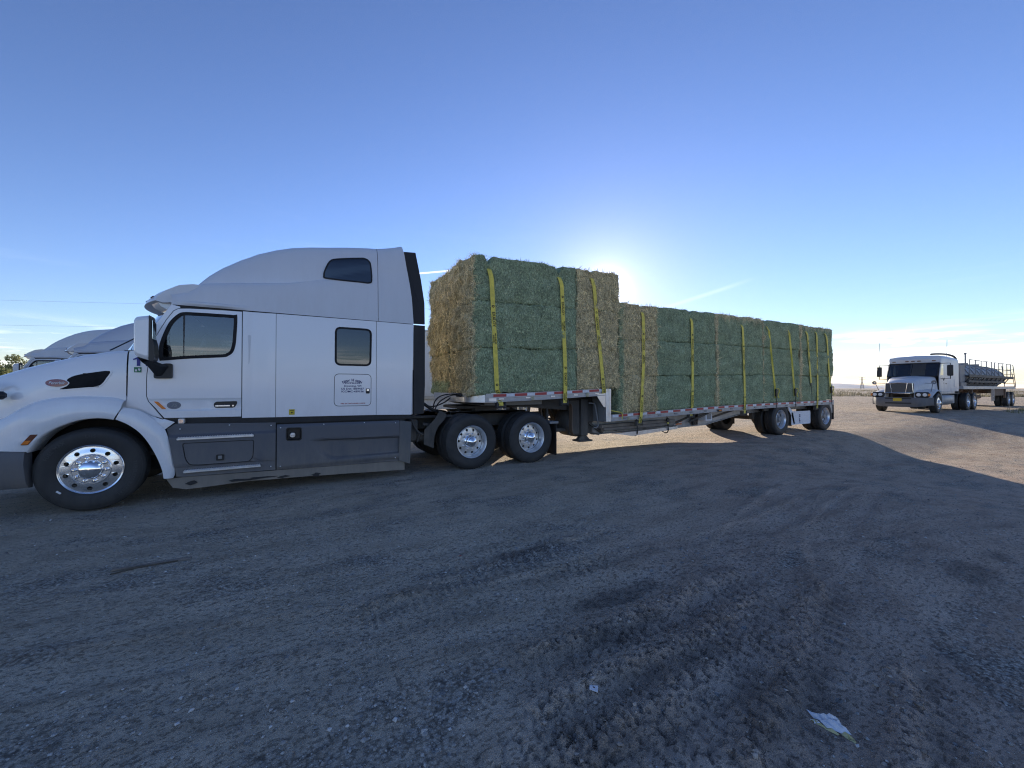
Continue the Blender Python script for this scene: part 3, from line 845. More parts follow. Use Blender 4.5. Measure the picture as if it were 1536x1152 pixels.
TYRE_PLAIN = tyre_mesh(lug=False)
def steer_rim_mesh(mat):
    prof = [(.290, .045), (.303, .020), (.304, .012), (.299, .008), (.292, .012), (.287, .020), (.283, .022)]
    mb = MB(); mb.lathe_y(prof, 60)
    outer, hs = holes_disc(.283, .188, 10, .0255, .233, a0=PI / 2)
    bm = panel_bm(outer, hs, lambda x, z: .022 - .014 * ssm(.283 - math.hypot(x, z), 0, .095), gx=.06, gz=.06, thick=.02)
    me = bpy.data.meshes.new('t'); bm.to_mesh(me); bm.free()
    mb.add([tuple(v.co) for v in me.vertices], [list(p.vertices) for p in me.polygons]); bpy.data.meshes.remove(me)
    mb.lathe_y([(.189, .009), (.186, .001), (.180, -.004), (.172, -.004), (.166, .002), (.114, .002), (.112, .03)], 60)
    me = mesh_of('rim', mb.v, mb.f, mat); me.shade_smooth(); me.set_sharp_from_angle(angle=R(28)); return me
def drive_rim_mesh(mat):
    prof = [(.292, .05), (.304, .016), (.305, .007), (.300, .003), (.294, .006), (.288, .018), (.274, .040), (.268, .075), (.264, .110), (.262, .130)]
    mb = MB(); mb.lathe_y(prof, 60)
    outer, hs = holes_disc(.262, .105, 10, .0235, .218, a0=PI / 2 + .31)
    bm = panel_bm(outer, hs, lambda x, z: .132 + .010 * ssm(math.hypot(x, z), .19, .25), gx=.06, gz=.06, thick=.02)
    me = bpy.data.meshes.new('t'); bm.to_mesh(me); bm.free()
    mb.add([tuple(v.co) for v in me.vertices], [list(p.vertices) for p in me.polygons]); bpy.data.meshes.remove(me)
    me = mesh_of('rim', mb.v, mb.f, mat); me.shade_smooth(); me.set_sharp_from_angle(angle=R(28)); return me
def nuts_mesh(y, mat, cap=True):
    mb = MB()
    for k in range(10):
        a = PI / 2 + 2 * PI * (k + .5) / 10; x, z = .1427 * math.cos(a), .1427 * math.sin(a)
        mb.lathe_y([(.021, y), (.021, y - .006), (.0165, y - .008), (.0165, y - .036), (.011, y - .043), (0.0005, y - .044)], 10, x, z)
    return mb.mesh('lug_nuts', mat, 30)
STEER_RIM = steer_rim_mesh(M['alu']); DRIVE_RIM = drive_rim_mesh(M['alu_dull']); TRAILER_RIM = DRIVE_RIM
STEER_NUTS = nuts_mesh(.002, M['chrome']); DRIVE_NUTS = nuts_mesh(.132, M['alu_dull'])
_m = MB(); _m.lathe_y([(.113, .01), (.113, -.012), (.108, -.034), (.092, -.054), (.060, -.068), (.025, -.074), (.0005, -.075)], 40)
for _k in range(10):                               # notches round the cap
    _a = 2 * PI * _k / 10; _m.cyl((.104 * math.cos(_a), -.030, .104 * math.sin(_a)), (.108 * math.cos(_a), -.048, .108 * math.sin(_a)), .010, 8)
STEER_CAP = _m.mesh('hub_cap', M['chrome'], 40)
_m = MB(); _m.lathe_y([(.118, .134), (.116, .10), (.098, .085), (.094, .04), (.094, .022), (.086, .018), (.078, .012), (.0745, .0), (.040, -.020), (.008, -.032), (.0005, -.033)], 36)
DRIVE_CAP = _m.mesh('hub_cap', M['chrome'], 28)
_m = MB(); _m.lathe_y([(.118, .134), (.112, .09), (.085, .075), (.082, .035), (.070, .025), (.0005, .024)], 30)
TRAILER_CAP = _m.mesh('hub_cap', M['steel_grey'], 30)
_m = MB(); _m.lathe_y([(.285, .22), (.285, .05), (.24, .05), (.24, .10), (.05, .10), (.0005, .10)], 36)
BACKING = _m.mesh('brake_drum', M['chassis'], 30)

def wheel(parent, x, y, z, kind, far=False, name='wheel', rot=0.0):
    """kind: steer, drive or trailer; far = facing the other flank"""
    w = empty_part(name, parent, (x, y, z))
    w.rotation_euler = (0, rot, PI if far else 0)
    inst('tyre', TYRE if kind != 'steer' else TYRE_PLAIN, w)
    if kind == 'steer':
        inst('rim', STEER_RIM, w); inst('lug_nuts', STEER_NUTS, w); inst('hub_cap', STEER_CAP, w); inst('brake_drum', BACKING, w)
    else:
        inst('tyre', TYRE, w, (0, .335, 0)); inst('rim', DRIVE_RIM, w)
        inst('lug_nuts', DRIVE_NUTS, w); inst('hub_cap', DRIVE_CAP if kind == 'drive' else TRAILER_CAP, w); inst('brake_drum', BACKING, w, (0, .12, 0))
    return w

# ------------------------------------------------------------------ the white tractor
YC = 1.25
def yb(x, z):
    y = .14 + .03 * max(0, z - 2.0) ** 2
    if .55 < x < 1.53: y += .014 * ssm(z, 1.205, 1.225) * (1 - ssm(z, 1.352, 1.378))
    return y
def ysl(x, z): return .14 + .03 * max(0, z - 2.0) ** 2

def make_tractor():
    T = thing('semi_tractor', 'white sleeper semi tractor coupled to the hay trailer, number 11 on its cowl', 'semi truck', (0, 0, 0), 'white semi tractors parked side by side')
    W = M['white']
    # ---- frame, axles, deck behind the cab
    m = MB()
    for y in (.82, 1.58): m.box(-.95, 7.25, y, y + .10, .72, .98, .01)
    for x in (-.9, .9, 2.4, 4.0, 4.9, 5.75, 7.15): m.box(x, x + .12, .92, 1.58, .75, .95, .01)
    m.build('chassis_frame', M['chassis'], T)
    m = MB(); m.cyl((0, .35, .47), (0, 2.15, .47), .06); m.box(-.5, .5, .55, .62, .58, .64); m.box(-.5, .5, 1.88, 1.95, .58, .64); m.build('steer_axle', M['chassis'], T)
    for x in (5.114, 6.434):
        m = MB(); m.cyl((x, .5, .512), (x, 2.0, .512), .085); m.lathe_y([(.02, .95), (.17, 1.02), (.22, 1.2), (.22, 1.32), (.17, 1.48), (.02, 1.55)], 20, x, .512)
        for y in (.70, 1.80):
            m.cyl((x + .22, y, .50), (x + .22, y, .74), .13, 16); m.box(x - .45, x + .3, y - .05, y + .05, .40, .50)
        m.build('drive_axle', M['chassis'], T)
    m = MB(); m.box(4.28, 4.9, .55, 1.95, .985, 1.0, .002)
    for k in range(11): m.box(4.95 + k * .14, 5.03 + k * .14, .62, .82, 1.03, 1.05, .004)
    m.box(4.9, 6.5, .60, .63, .99, 1.05, .004); m.box(4.9, 6.5, .80, .83, .99, 1.05, .004)
    m.build('catwalk', M['alu_rail'], T)
    # fifth wheel plate: horseshoe with tilted ramps
    pl = [(5.25, .72), (6.35, .72), (6.75, .86), (6.75, 1.05), (6.15, 1.18), (6.05, 1.25), (6.15, 1.32), (6.75, 1.45), (6.75, 1.64), (6.35, 1.78), (5.25, 1.78), (5.12, 1.62), (5.12, .88)]
    n = len(pl); m.add([(x, y, 1.10) for x, y in pl] + [(x, y, 1.15) for x, y in pl], [list(range(n))[::-1], list(range(n, 2 * n))] + [[i, (i + 1) % n, n + (i + 1) % n, n + i] for i in range(n)])
    m.box(5.5, 6.0, .75, .95, .98, 1.10); m.box(5.5, 6.0, 1.55, 1.75, .98, 1.10); m.box(5.3, 6.3, .78, 1.72, .975, 1.0)
    m.build('fifth_wheel', M['chassis'], T)
    # ---- cab lining and inner walls
    m = MB()
    m.box(.45, 1.62, .30, 2.20, 1.10, 1.16); m.box(1.60, 1.66, .22, 2.28, 1.1, 2.9)      # floor, curtain
    m.box(.85, 4.0, .23, 2.27, 2.60, 2.635)                                               # head lining
    m.build('cab_lining', M['black_fabric'], T)
    m = MB(); m.box(1.72, 4.0, .20, 2.30, 1.10, 2.58, .0); m.build('bunk_box', M['black_fabric'], T)
    m = MB(); m.loft([[(.42 + .1 * (abs(y - 1.25) / 1.0) ** 2 - .1, y, 1.95), (.62, y, 1.98), (.80, y, 1.86), (.86, y, 1.60), (.80, y, 1.2)] for y in (.24, .5, .8, 1.25, 1.7, 2.0, 2.26)])
    m.build('dashboard', M['black'], T, 40)
    for y0 in (.42, 1.50):
        s = MB(); s.box(.98, 1.46, y0, y0 + .56, 1.48, 1.62, .05); s.box(1.1, 1.4, y0 + .1, y0 + .46, 1.16, 1.48, .02); st = s.build('seat', M['seat_cloth'], T)
        s = MB(); s.box(1.38, 1.52, y0 + .02, y0 + .54, 1.55, 2.28, .05, Matrix.Rotation(R(8), 3, 'Y')); s.box(1.47, 1.56, y0 + .15, y0 + .41, 2.24, 2.46, .04)
        s.build('backrest', M['seat_cloth'], st)
    m = MB(); cc = Vector((.93, .70, 1.93)); u_, v_ = Vector((0, 1, 0)), Vector((.42, 0, .9)).normalized()
    m.tube([cc + (u_ * math.cos(t) + v_ * math.sin(t)) * .225 for t in (2 * PI * i / 28 for i in range(28))], .016, 8, True)
    for a in (.2, PI - .2, 3 * PI / 2): m.bar(cc, cc + (u_ * math.cos(a) + v_ * math.sin(a)) * .22, .03, .015)
    m.cyl(cc, cc + Vector((-.28, 0, -.16)), .03); m.build('steering_wheel', M['black'], T, 40)

    # ---- cowl / A-pillar
    door = [(.679, 1.113), (.517, 1.344), (.498, 1.411), (.496, 1.60), (.500, 1.711), (.525, 1.95), (.569, 2.167), (.632, 2.309), (.691, 2.438), (.762, 2.561), (.800, 2.590), (.835, 2.603), (.933, 2.613), (1.123, 2.620), (1.319, 2.626), (1.533, 2.627), (1.533, 1.104)]
    win = smooth_curve([(.633, 1.905), (.629, 2.032), (.645, 2.141), (.692, 2.298), (.739, 2.411), (.81, 2.505), (.87, 2.541), (.996, 2.549), (1.254, 2.553), (1.430, 2.553), (1.462, 2.535), (1.454, 2.271), (1.444, 2.138), (1.417, 2.037), (1.363, 1.985), (1.297, 1.964), (.937, 1.932), (.694, 1.900), (.650, 1.897)], 3, True)
    hoodcut = [(.318, 2.005), (.315, 1.96), (.312, 1.60), (.309, 1.374), (.293, 1.314), (.30, 1.285)]
    cowl = hoodcut + [(.330, 1.285), (.458, 1.236), (.558, 1.153), (.672, 1.105)] + door[1:12] + [(.835, 2.628), (.737, 2.650), (.560, 2.325), (.395, 2.010)]
    cp = panel('cowl_panel', W, inset_poly(cowl, .0035), T, yf=lambda x, z: yb(.3, z) + .03 * ssm(.45 - x, 0, .15) * ssm(z, 1.75, 2.02), gx=.15, gz=.15); mirror(cp, YC)
    back = [(.31, 1.09), (1.9, 1.09), (1.9, 2.63), (.74, 2.63), (.40, 2.0), (.31, 1.97)]
    bp = panel('door_frame', M['black'], back, T, [win], yf=lambda x, z: yb(.3, z) + .028, gx=.3, gz=.3, thick=.03); mirror(bp, YC)
    # ---- door
    dp = panel('door', W, inset_poly(door, .005), T, [win], yf=yb, gx=.14, gz=.14, zl=(1.205, 1.215, 1.225, 1.352, 1.365, 1.378))
    gp = panel('window', M['glass'], inset_poly(win, .018), dp, yf=lambda x, z: yb(.3, z) + .010, thick=0, gz=.1)
    sl = ring(inset_poly(win, -.012), inset_poly(win, .030), 0, yf=lambda x, z: yb(.3, z) - .004).build('window_seal', M['rubber'], dp)
    m = MB(); m.box(.865, .885, .150, .166, 1.91, 2.545, .004); dv = m.build('division_bar', M['black'], dp)
    for o in (dp,):
        q = mirror(o, YC)
        for ch in (gp, sl, dv): mirror(ch, YC, q)
    # handle: black pocket, chrome pull
    hp = round_poly([(1.206, 1.298), (1.235, 1.328), (1.476, 1.332), (1.480, 1.300), (1.449, 1.238), (1.216, 1.240)], .03)
    m = MB(); m.prism(hp, yb(1, 1.28) - .006, yb(1, 1.28) + .01); hd = m.build('door_handle', M['black'], dp)
    m = MB(); m.box(1.225, 1.395, yb(1, 1.28) - .022, yb(1, 1.28) - .006, 1.256, 1.280, .007); m.cyl((1.43, yb(1, 1.28) - .012, 1.268), (1.43, yb(1, 1.28), 1.268), .012); m.build('pull', M['alu'], hd)
    m = MB(); m.prism(round_poly([(.569, 1.341), (.610, 1.340), (.697, 1.238), (.654, 1.239)], .008), .142, .156); m.build('side_reflector', M['amber'], dp)
    m = MB(); ov = [(.776 + .074 * math.cos(t), 1.286 + .051 * math.sin(t)) for t in (2 * PI * i / 32 for i in range(32))]
    m.prism(ov, .149, .158); bd = m.build('oval_badge', M['badge_grey'], dp)
    m = MB(); text_add(m, '75', .062, (.776, .1478, 1.283), bold=.002, shear=.25)
    ov2 = [(.776 + .066 * math.cos(t), 1.286 + .044 * math.sin(t)) for t in (2 * PI * i / 32 for i in range(32))]; ov3 = [(.776 + .062 * math.cos(t), 1.286 + .040 * math.sin(t)) for t in (2 * PI * i / 32 for i in range(32))]
    m.add([(x, .1478, z) for x, z in ov2 + ov3], [[i, (i + 1) % 32, 32 + (i + 1) % 32, 32 + i] for i in range(32)])
    m.build('lettering', M['steel_grey'], bd, None, False)
    # number and sticker on the cowl
    m = MB(); one = [(.365, 1.895), (.369, 1.880), (.402, 1.897), (.402, 1.806), (.435, 1.806), (.435, 1.921), (.408, 1.921)]; m.add([(x + dx_, .133, z) for dx_ in (0, .088) for x, z in one], [list(range(7)), list(range(7, 14))]); m.build('lettering', M['ink_blue2'], cp, None, False)
    m = MB(); m.box(.375, .448, .134, .1375, 1.722, 1.790, .002); gs = m.build('sticker', M['green_sticker'], cp)
    m = MB(); m.add([(.385, .1332, 1.735), (.405, .1332, 1.735), (.405, .1332, 1.760), (.385, .1332, 1.760)], [(0, 1, 2, 3)]); m.add([(.414, .1332, 1.752), (.432, .1332, 1.740), (.440, .1332, 1.765), (.420, .1332, 1.778)], [(0, 1, 2, 3)]); m.build('print', M['ink_white'], gs, None, False)

    # ---- closing panel and sleeper
    fp = panel('closing_panel', W, [(1.539, 1.087), (1.951, 1.083), (1.951, 2.634), (1.539, 2.630)], T, yf=lambda x, z: ysl(x, z) + .010 * ssm(x, 1.58, 1.62) * (1 - ssm(x, 1.88, 1.93)), gx=.05, gz=.2); mirror(fp, YC)
    m = MB(); m.prism(round_poly([(1.600, 2.290), (1.640, 2.290), (1.622, 1.880), (1.582, 1.815), (1.578, 1.86)], .02), .146, .154); m.build('grab_recess', M['white_roof'], fp)
    swin = round_poly([(2.770, 2.497), (3.322, 2.497), (3.312, 1.889), (2.768, 1.887)], .09, 6)
    hat = round_poly([(2.758, 1.746), (3.320, 1.746), (3.318, 1.226), (2.754, 1.229)], .075, 6)
    sp = panel('sleeper', W, [(1.957, 1.083), (3.399, 1.069), (3.399, 2.639), (1.957, 2.634)], T, [swin, inset_poly(hat, -.004)], yf=ysl, gx=.25, gz=.2)
    m2 = mirror(sp, YC)
    wn_ = panel('window', M['glass_dark'], inset_poly(swin, .004), sp, yf=lambda x, z: ysl(x, z) + .003, thick=.01)
    sl_ = ring(inset_poly(swin, -.008), inset_poly(swin, .022), 0, yf=lambda x, z: ysl(x, z) - .005).build('window_seal', M['rubber'], sp)
    mirror(wn_, YC, m2); mirror(sl_, YC, m2)
    hd_ = panel('luggage_door', W, inset_poly(hat, .005), T, yf=ysl, gz=.2)
    m = MB(); m.prism(inset_poly(hat, -.02), .168, .18); m.build('luggage_door_gasket', M['black'], hd_)
    mirror(hd_, YC)
    m = MB(); m.prism(round_poly([(3.236, 1.512), (3.296, 1.512), (3.296, 1.428), (3.236, 1.428)], .015), .132, .145); lt = m.build('latch', M['black'], hd_)
    m = MB(); m.box(3.249, 3.285, .126, .134, 1.468, 1.505, .004); m.build('latch_paddle', M['alu'], lt)
    m = MB(); yl = .1385
    for ch_, sz_, px_ in (('N', .060, -.138), ('EW', .047, -.0795), ('H', .060, .003), ('AVEN', .047, .093)):
        vs, fs = text_geo(ch_, sz_, bold=.0024); Ra = .30; m.add([(3.030 + (Ra + b + (.004 if len(ch_) == 1 else 0)) * math.sin((a * .92 + px_) / Ra), yl, 1.640 - Ra + (Ra + b + (.006 if len(ch_) == 1 else 0)) * math.cos((a * .92 + px_) / Ra)) for a, b in vs], fs)
    text_fit(m, 'EXPRESS', .235, .024, (3.030, yl, 1.598), .0025)
    text_fit(m, 'Downing, WI', .262, .029, (3.033, yl, 1.553), .0025)
    text_fit(m, 'US Dot 1859437', .348, .030, (3.032, yl, 1.508), .003)
    text_fit(m, 'ICC/MC-439156', .340, .030, (3.032, yl, 1.463), .003)
    m.build('lettering', M['ink_blue'], hd_, None, False)
    m = MB(); text_fit(m, 'FIRE EXTINGUISHER INSIDE', .375, .019, (3.040, yl, 1.268), .003); m.build('lettering', M['ink_red'], hd_, None, False)
    m = MB(); m.box(2.128, 2.204, .135, .1395, 1.113, 1.195, .001); ys_ = m.build('sticker', M['yellow_sticker'], sp)
    m = MB(); m.add([(2.138 + a, .1345, 1.18 - b) for a, b in ((0, 0), (.056, 0), (.056, .006), (0, .006))], [(0, 1, 2, 3)]); m.add([(2.15 + a, .1345, 1.155 - b) for a, b in ((0, 0), (.032, 0), (.016, .026))], [(0, 1, 2)]); m.build('print', M['ink'], ys_, None, False)
    rp = panel('rear_panel', W, [(3.406, 1.068), (3.995, 1.054), (4.034, 2.637), (3.406, 2.639)], T, yf=ysl, gx=.3, gz=.2); mirror(rp, YC)
    m = MB()
    for k in range(9): m.lathe_y([(.006, .1395), (.006, .1375), (.0005, .1365)], 8, 3.418, 1.15 + k * .18)
    for k in range(12): m.lathe_y([(.0045, ysl(0, 2.6) - .0005), (.0045, ysl(0, 2.6) - .002), (.0005, ysl(0, 2.6) - .003)], 8, 2.05 + k * .12, 2.602)
    for x, z in ((3.66, 1.96), (3.79, 1.955), (3.95, 1.95), (3.6, 1.08), (3.75, 1.08)): m.lathe_y([(.006, .1395), (.006, .1375), (.0005, .1365)], 8, x, z)
    m.build('rivets', M['alu_dull'], rp)['kind'] = 'stuff'
    m = MB(); m.box(3.995, 4.03, .17, 2.33, 1.05, 2.64, .01); m.build('sleeper_back', W, T)
    # black backing visible only in the gaps
    
    for pl_ in ((.165, .20), (2.30, 2.335)): m = MB(); m.prism([(.80, 2.55), (1.90, 2.55), (1.90, 1.075), (3.99, 1.075), (3.99, 2.70), (.80, 2.70)], *pl_); m.build('sleeper_frame', M['black_matte'], T)
    # ---- side extenders
    e1 = [(4.040, 1.045), (4.222, 1.066), (4.241, 1.562), (4.239, 2.632), (4.040, 2.632)]
    m = MB(); m.prism(e1, .150, .185); ex = m.build('side_extender', M['black_matte'], T); mirror(ex, YC)
    e2 = [(4.044, 2.660), (4.247, 2.664), (4.246, 3.049), (4.192, 3.456), (4.104, 3.960), (3.895, 3.940), (3.930, 3.688), (3.975, 3.425), (4.018, 3.092)]
    m = MB(); n = len(e2); m.add([(x, ysl(x, z) + .03, z) for x, z in e2] + [(x, ysl(x, z) + .065, z) for x, z in e2], [list(range(n)), list(range(n, 2 * n))[::-1]] + [[i, i + n, (i + 1) % n + n, (i + 1) % n] for i in range(n)])
    ex = m.build('side_extender', M['black_matte'], T); mirror(ex, YC)

    # ---- roof fairing, lofted
    ztop = [(.70, 2.80), (.80, 2.84), (.92, 2.86), (1.0, 2.925), (1.06, 2.985), (1.11, 3.065), (1.2, 3.20), (1.33, 3.345), (1.51, 3.50), (1.70, 3.62), (1.95, 3.715), (2.16, 3.768), (2.41, 3.805), (2.71, 3.845), (2.98, 3.895), (3.29, 3.94), (3.45, 3.955), (3.7, 4.01), (3.93, 4.08)]
    zlow = [(.70, 2.78), (.863, 2.84), (1.0, 2.93), (1.106, 2.995), (1.474, 3.055), (2.131, 3.135), (2.6, 3.24), (3.2, 3.45), (3.93, 3.55)]
    xend = [(2.63, 4.036), (3.09, 4.010), (3.43, 3.966), (3.69, 3.915), (4.05, 3.868)]
    def section(x, s=None):
        zt = interp(x, ztop); zl = min(interp(x, zlow), zt - .012); k = 1 - ssm(x, 1.5, 2.7); pts = []
        zs = 2.647
        for i in range(5): z = zs + (zl - .10 * k - zs) * i / 4; pts.append((ysl(0, z), z))
        y0 = ysl(0, zl)
        for i in range(1, 6):
            a = PI / 2 * i / 5; pts.append((ysl(0, zl - .10 * k) + .09 * k * (1 - math.cos(a)) + .002, zl - .10 * k + .10 * k * math.sin(a)))
        yy = pts[-1][0] + .12 * k; zz = zl + .010 * k
        pts.append((yy, zz))
        hgt = zt - zz; wd = .30 + .04 * k
        for i in range(1, 11):
            a = PI / 2 * i / 10; e = 2 / 2.9
            pts.append((yy + wd * (1 - math.cos(a) ** e), zz + hgt * math.sin(a) ** e))
        for i in range(1, 4): pts.append((pts[-1][0] + (YC - pts[-1][0]) * i / 3, zt + .02 * i / 3))
        return pts
    def plan(x, y):
        t = (y - YC) / 1.08
        return x - .30 * max(0, 1 - t * t) * (1 - ssm(x, .75, 1.7))
    rows = []
    for x in [.74, .80, .86, .93, 1.0, 1.04, 1.085, 1.13, 1.185, 1.25, 1.32, 1.41, 1.506, 1.6, 1.7, 1.82, 1.95, 2.05, 2.16, 2.4, 2.7, 2.97, 3.28, 3.43]:
        p = section(x); r = [(plan(x, y), y, z) for y, z in p]; rows.append(r + [(plan(x, y), 2 * YC - y, z) for y, z in p[-2::-1]])
    m = MB(); m.loft(rows)
    # close the front of the roof above the windscreen
    fr = rows[0]; m.add([p for p in fr] + [(p[0] + .02, p[1], 2.62) for p in fr], [[i, i + 1, len(fr) + i + 1, len(fr) + i] for i in range(len(fr) - 1)])
    rf = m.build('roof_fairing', M['white_roof'], T, 50)
    rows = []
    for s_ in (0.0, .33, .66, 1.0):
        x = 3.437 + s_ * .48; p = section(x)
        r = [(3.437 + s_ * (interp(z, xend) - 3.437), y, z) for y, z in p]; rows.append(r + [(a, 2 * YC - b, c) for a, b, c in r[-2::-1]])
    m = MB(); m.loft(rows); k_ = len(rows[-1]); inn = [(a - .03, b + (.03 if b < YC else -.03), c - .03) for a, b, c in rows[-1]]; m.add(rows[-1] + inn, [[i, i + 1, k_ + i + 1, k_ + i] for i in range(k_ - 1)]); h_ = k_ // 2; m.add(inn, [[i, i + 1, k_ - 2 - i, k_ - 1 - i] for i in range(h_)])
    m.build('roof_fairing_rear', M['white_roof'], T, 50)
    # small hood over the door (drip rail swelling)
    m = MB(); rr = []
    for i in range(15):
        u = i / 14; x = .80 + u * .95; h = math.sin(PI * min(1, u * 1.15)) if u < .87 else 0; h = max(0, h) ** .8
        rr.append([(x, yb(x, 2.70) - .001, 2.715), (x, yb(x, 2.68) - .030 * h, 2.700), (x, yb(x, 2.67) - .034 * h, 2.672), (x, yb(x, 2.64) - .004 * h, 2.646)])
    m.loft(rr); dr = m.build('drip_rail', M['white_roof'], T, 50); mirror(dr, YC)
    rw = smooth_curve([(2.80, 3.612), (3.13, 3.680), (3.225, 3.690), (3.290, 3.655), (3.318, 3.578), (3.332, 3.340), (3.292, 3.283), (3.156, 3.278), (2.660, 3.270), (2.603, 3.312), (2.622, 3.41), (2.69, 3.555)], 3, True)
    def yroof(x, z):
        p = section(x); 
        for (a, b), (c, d) in zip(p, p[1:]):
            if d >= z: return a + (c - a) * (z - b) / max(1e-6, d - b)
        return p[-1][0]
    pw = panel('roof_window', M['glass_dark'], rw, rf, yf=lambda x, z: yroof(x, z) - .004, gx=.08, gz=.06, thick=.01)
    wbk = panel('roof_window_blind', M['void'], inset_poly(rw, .004), rf, yf=lambda x, z: yroof(x, z) - .002, gx=.08, gz=.06, thick=.0)
    sl2 = ring(inset_poly(rw, -.010), inset_poly(rw, .012), 0, yf=lambda x, z: yroof(x, z) - .007).build('roof_window_seal', M['rubber'], rf, 40)
    for o in (pw, wbk, sl2): mirror(o, YC)
    # ---- visor
    prof = [(.419, 2.694), (.440, 2.752), (.529, 2.840), (.673, 2.932), (.82, 2.962), (.95, 2.958), (.925, 2.915), (.765, 2.725), (.62, 2.69), (.50, 2.672)]
    rows = []
    for i in range(21):
        y = .21 + (2.29 - .21) * i / 20; t = (y - YC) / 1.04; sh = -.30 * (1 - t * t) + .14; rows.append([(x + sh, y, z) for x, z in prof])
    m = MB(); m.loft(rows, True); n = len(prof); m.add(rows[0], [list(range(n))]); m.add(rows[-1], [list(range(n))[::-1]])
    vs_ = m.build('sun_visor', M['white_roof'], T, 32)
    for y in (.42, .8, 1.25, 1.7, 2.08):
        t = (y - YC) / 1.04; sh = -.30 * (1 - t * t) + .14
        m = MB(); m.box(.440 + sh, .486 + sh, y - .05, y + .05, 2.752, 2.772, .006, Matrix.Rotation(R(-42), 3, 'Y')); m.build('marker_light', M['amber_dark'], vs_)
    for y0 in (.27, 1.98):
        m = MB(); m.add([], []); rows = []
        for i in range(6):
            y = y0 + .25 * i / 5; t = (y - YC) / 1.04; sh = -.30 * (1 - t * t) + .14
            rows.append([(.47 + sh, y, 2.683), (.50 + sh, y, 2.63), (.58 + sh, y, 2.585), (.64 + sh, y, 2.60), (.66 + sh, y, 2.685)])
        m.loft(rows); m.add(rows[0], [[0, 1, 2, 3, 4]]); m.add(rows[-1], [[4, 3, 2, 1, 0]]); m.build('visor_lamp', M['clear_lens'], vs_, 40)
    # ---- windscreen
    rows = []
    for i in range(21):
        t = -1 + 2 * i / 20; y = YC + 1.06 * t
        xb_, xt_ = .405 - .36 * (1 - t * t), .735 - .28 * (1 - t * t)
        rows.append([(xb_ + (xt_ - xb_) * k / 4, y, 2.005 + .63 * k / 4) for k in range(5)])
    m = MB(); m.loft(rows); ws = m.build('windscreen', M['glass_ws'], T, 60)
    m = MB()
    for tt in (0, 20): m.tube([Vector(p) + Vector((.004, 0, 0)) for p in rows[tt]], .014, 6)
    m.tube([r[0] for r in rows], .016, 6); m.build('windscreen_seal', M['black'], ws)
    m = MB()
    for y0 in (.6, 1.45): m = MB(); m.bar((.02, y0, 2.03), (.19, y0 + .55, 2.30), .02, .012); m.bar((.19, y0 + .54, 2.14), (.19, y0 + .54, 2.44), .03, .012); m.build('wiper', M['black'], T)

    # ---- hood
    xs = [-1.34, -1.30, -1.22, -1.12, -1.0, -.9, -.78, -.667, -.55, -.42, -.29, -.16, 0, .115, .22, .303]
    htop = [(-1.34, 1.48), (-1.22, 1.56), (-1.1, 1.612), (-.903, 1.684), (-.667, 1.773), (-.42, 1.853), (-.16, 1.929), (.115, 1.985), (.24, 2.003), (.303, 2.008)]
    ylow = [(-1.34, .66), (-1.22, .55), (-1.1, .44), (-.9, .33), (-.7, .22), (-.4, .15), (0, .125), (.303, .132)]
    ysh = [(-1.34, .80), (-1.1, .66), (-.9, .58), (-.42, .46), (0, .34), (.303, .29)]
    expo = [(-1.3, 2.6), (-.9, 2.8), (-.3, 3.2), (.303, 4.6)]
    zcr = [(-1.34, .90), (-1.1, 1.02), (-.90, 1.12), (-.762, 1.18), (-.616, 1.291), (-.464, 1.368), (-.254, 1.411), (-.033, 1.416), (.198, 1.398), (.303, 1.36)]
    def hood_y(x, z):
        z0, z1 = interp(x, zcr), interp(x, htop); y0, y1 = interp(x, ylow), interp(x, ysh); n_ = interp(x, expo)
        q = min(1, max(0, (z - z0) / (z1 - z0)))
        return y0 + (y1 - y0) * (1 - (1 - q ** n_) ** (1 / n_))
    rows = []
    for x in xs:
        z0, z1 = interp(x, zcr), interp(x, htop); y1 = interp(x, ysh); r = []
        for i in range(17):
            a = i / 16; q = math.sin(a * PI / 2) ** .75; z = z0 + (z1 - z0) * q
            r.append((x, hood_y(x, z), z))
        for i in range(1, 5): r.append((x, y1 + (YC - y1) * i / 4, z1 + .035 * (i / 4) * (1 - .5 * (i / 4)) * 2 * .6))
        r = r + [(a, 2 * YC - b, c) for a, b, c in r[-2::-1]]
        rows.append([(a - .10 * max(0, 1 - ((b - YC) / .7) ** 2) * ssm(-a, .95, 1.34), b, c) for a, b, c in r])
    m = MB(); m.loft(rows); hood = m.build('hood', W, T, 55)
    # cowl top between hood and windscreen
    m = MB(); m.loft([[(.305, .15 + 2.2 * i / 12, 1.985 + .02 * math.sin(PI * i / 12)), (.40 - .36 * (1 - (2 * i / 12 - 1) ** 2), .19 + 2.12 * i / 12, 2.015 + .045 * math.sin(PI * i / 12))] for i in range(13)]); m.build('cowl_top', M['black'], T, 60)
    # intake grille and oval emblem on the near flank (and the far one)
    hv = smooth_curve([(-.233, 1.618), (-.163, 1.672), (-.006, 1.712), (.150, 1.733), (.119, 1.644), (.082, 1.575), (.028, 1.540), (-.162, 1.515), (-.295, 1.503), (-.235, 1.54), (-.209, 1.582)], 3, True)
    hv2 = inset_poly(hv, -.018)
    g1 = panel('intake_surround', W, hv2, hood, yf=lambda x, z: hood_y(x, z) - .006, gx=.05, gz=.05, thick=.012); mirror(g1, YC)
    g2 = panel('intake_grille', M['void'], hv, hood, yf=lambda x, z: hood_y(x, z) - .009, gx=.05, gz=.05, thick=.0); mirror(g2, YC)
    m = MB()
    for k in range(9):
        z = 1.53 + k * .021; m.bar((-.19 + .012 * k, hood_y(-.19 + .012 * k, z) - .010, z), (.055 + .009 * k, hood_y(.055 + .009 * k, z) - .010, z + .004), .004, .006)
    m.build('intake_slats', M['void'], hood)
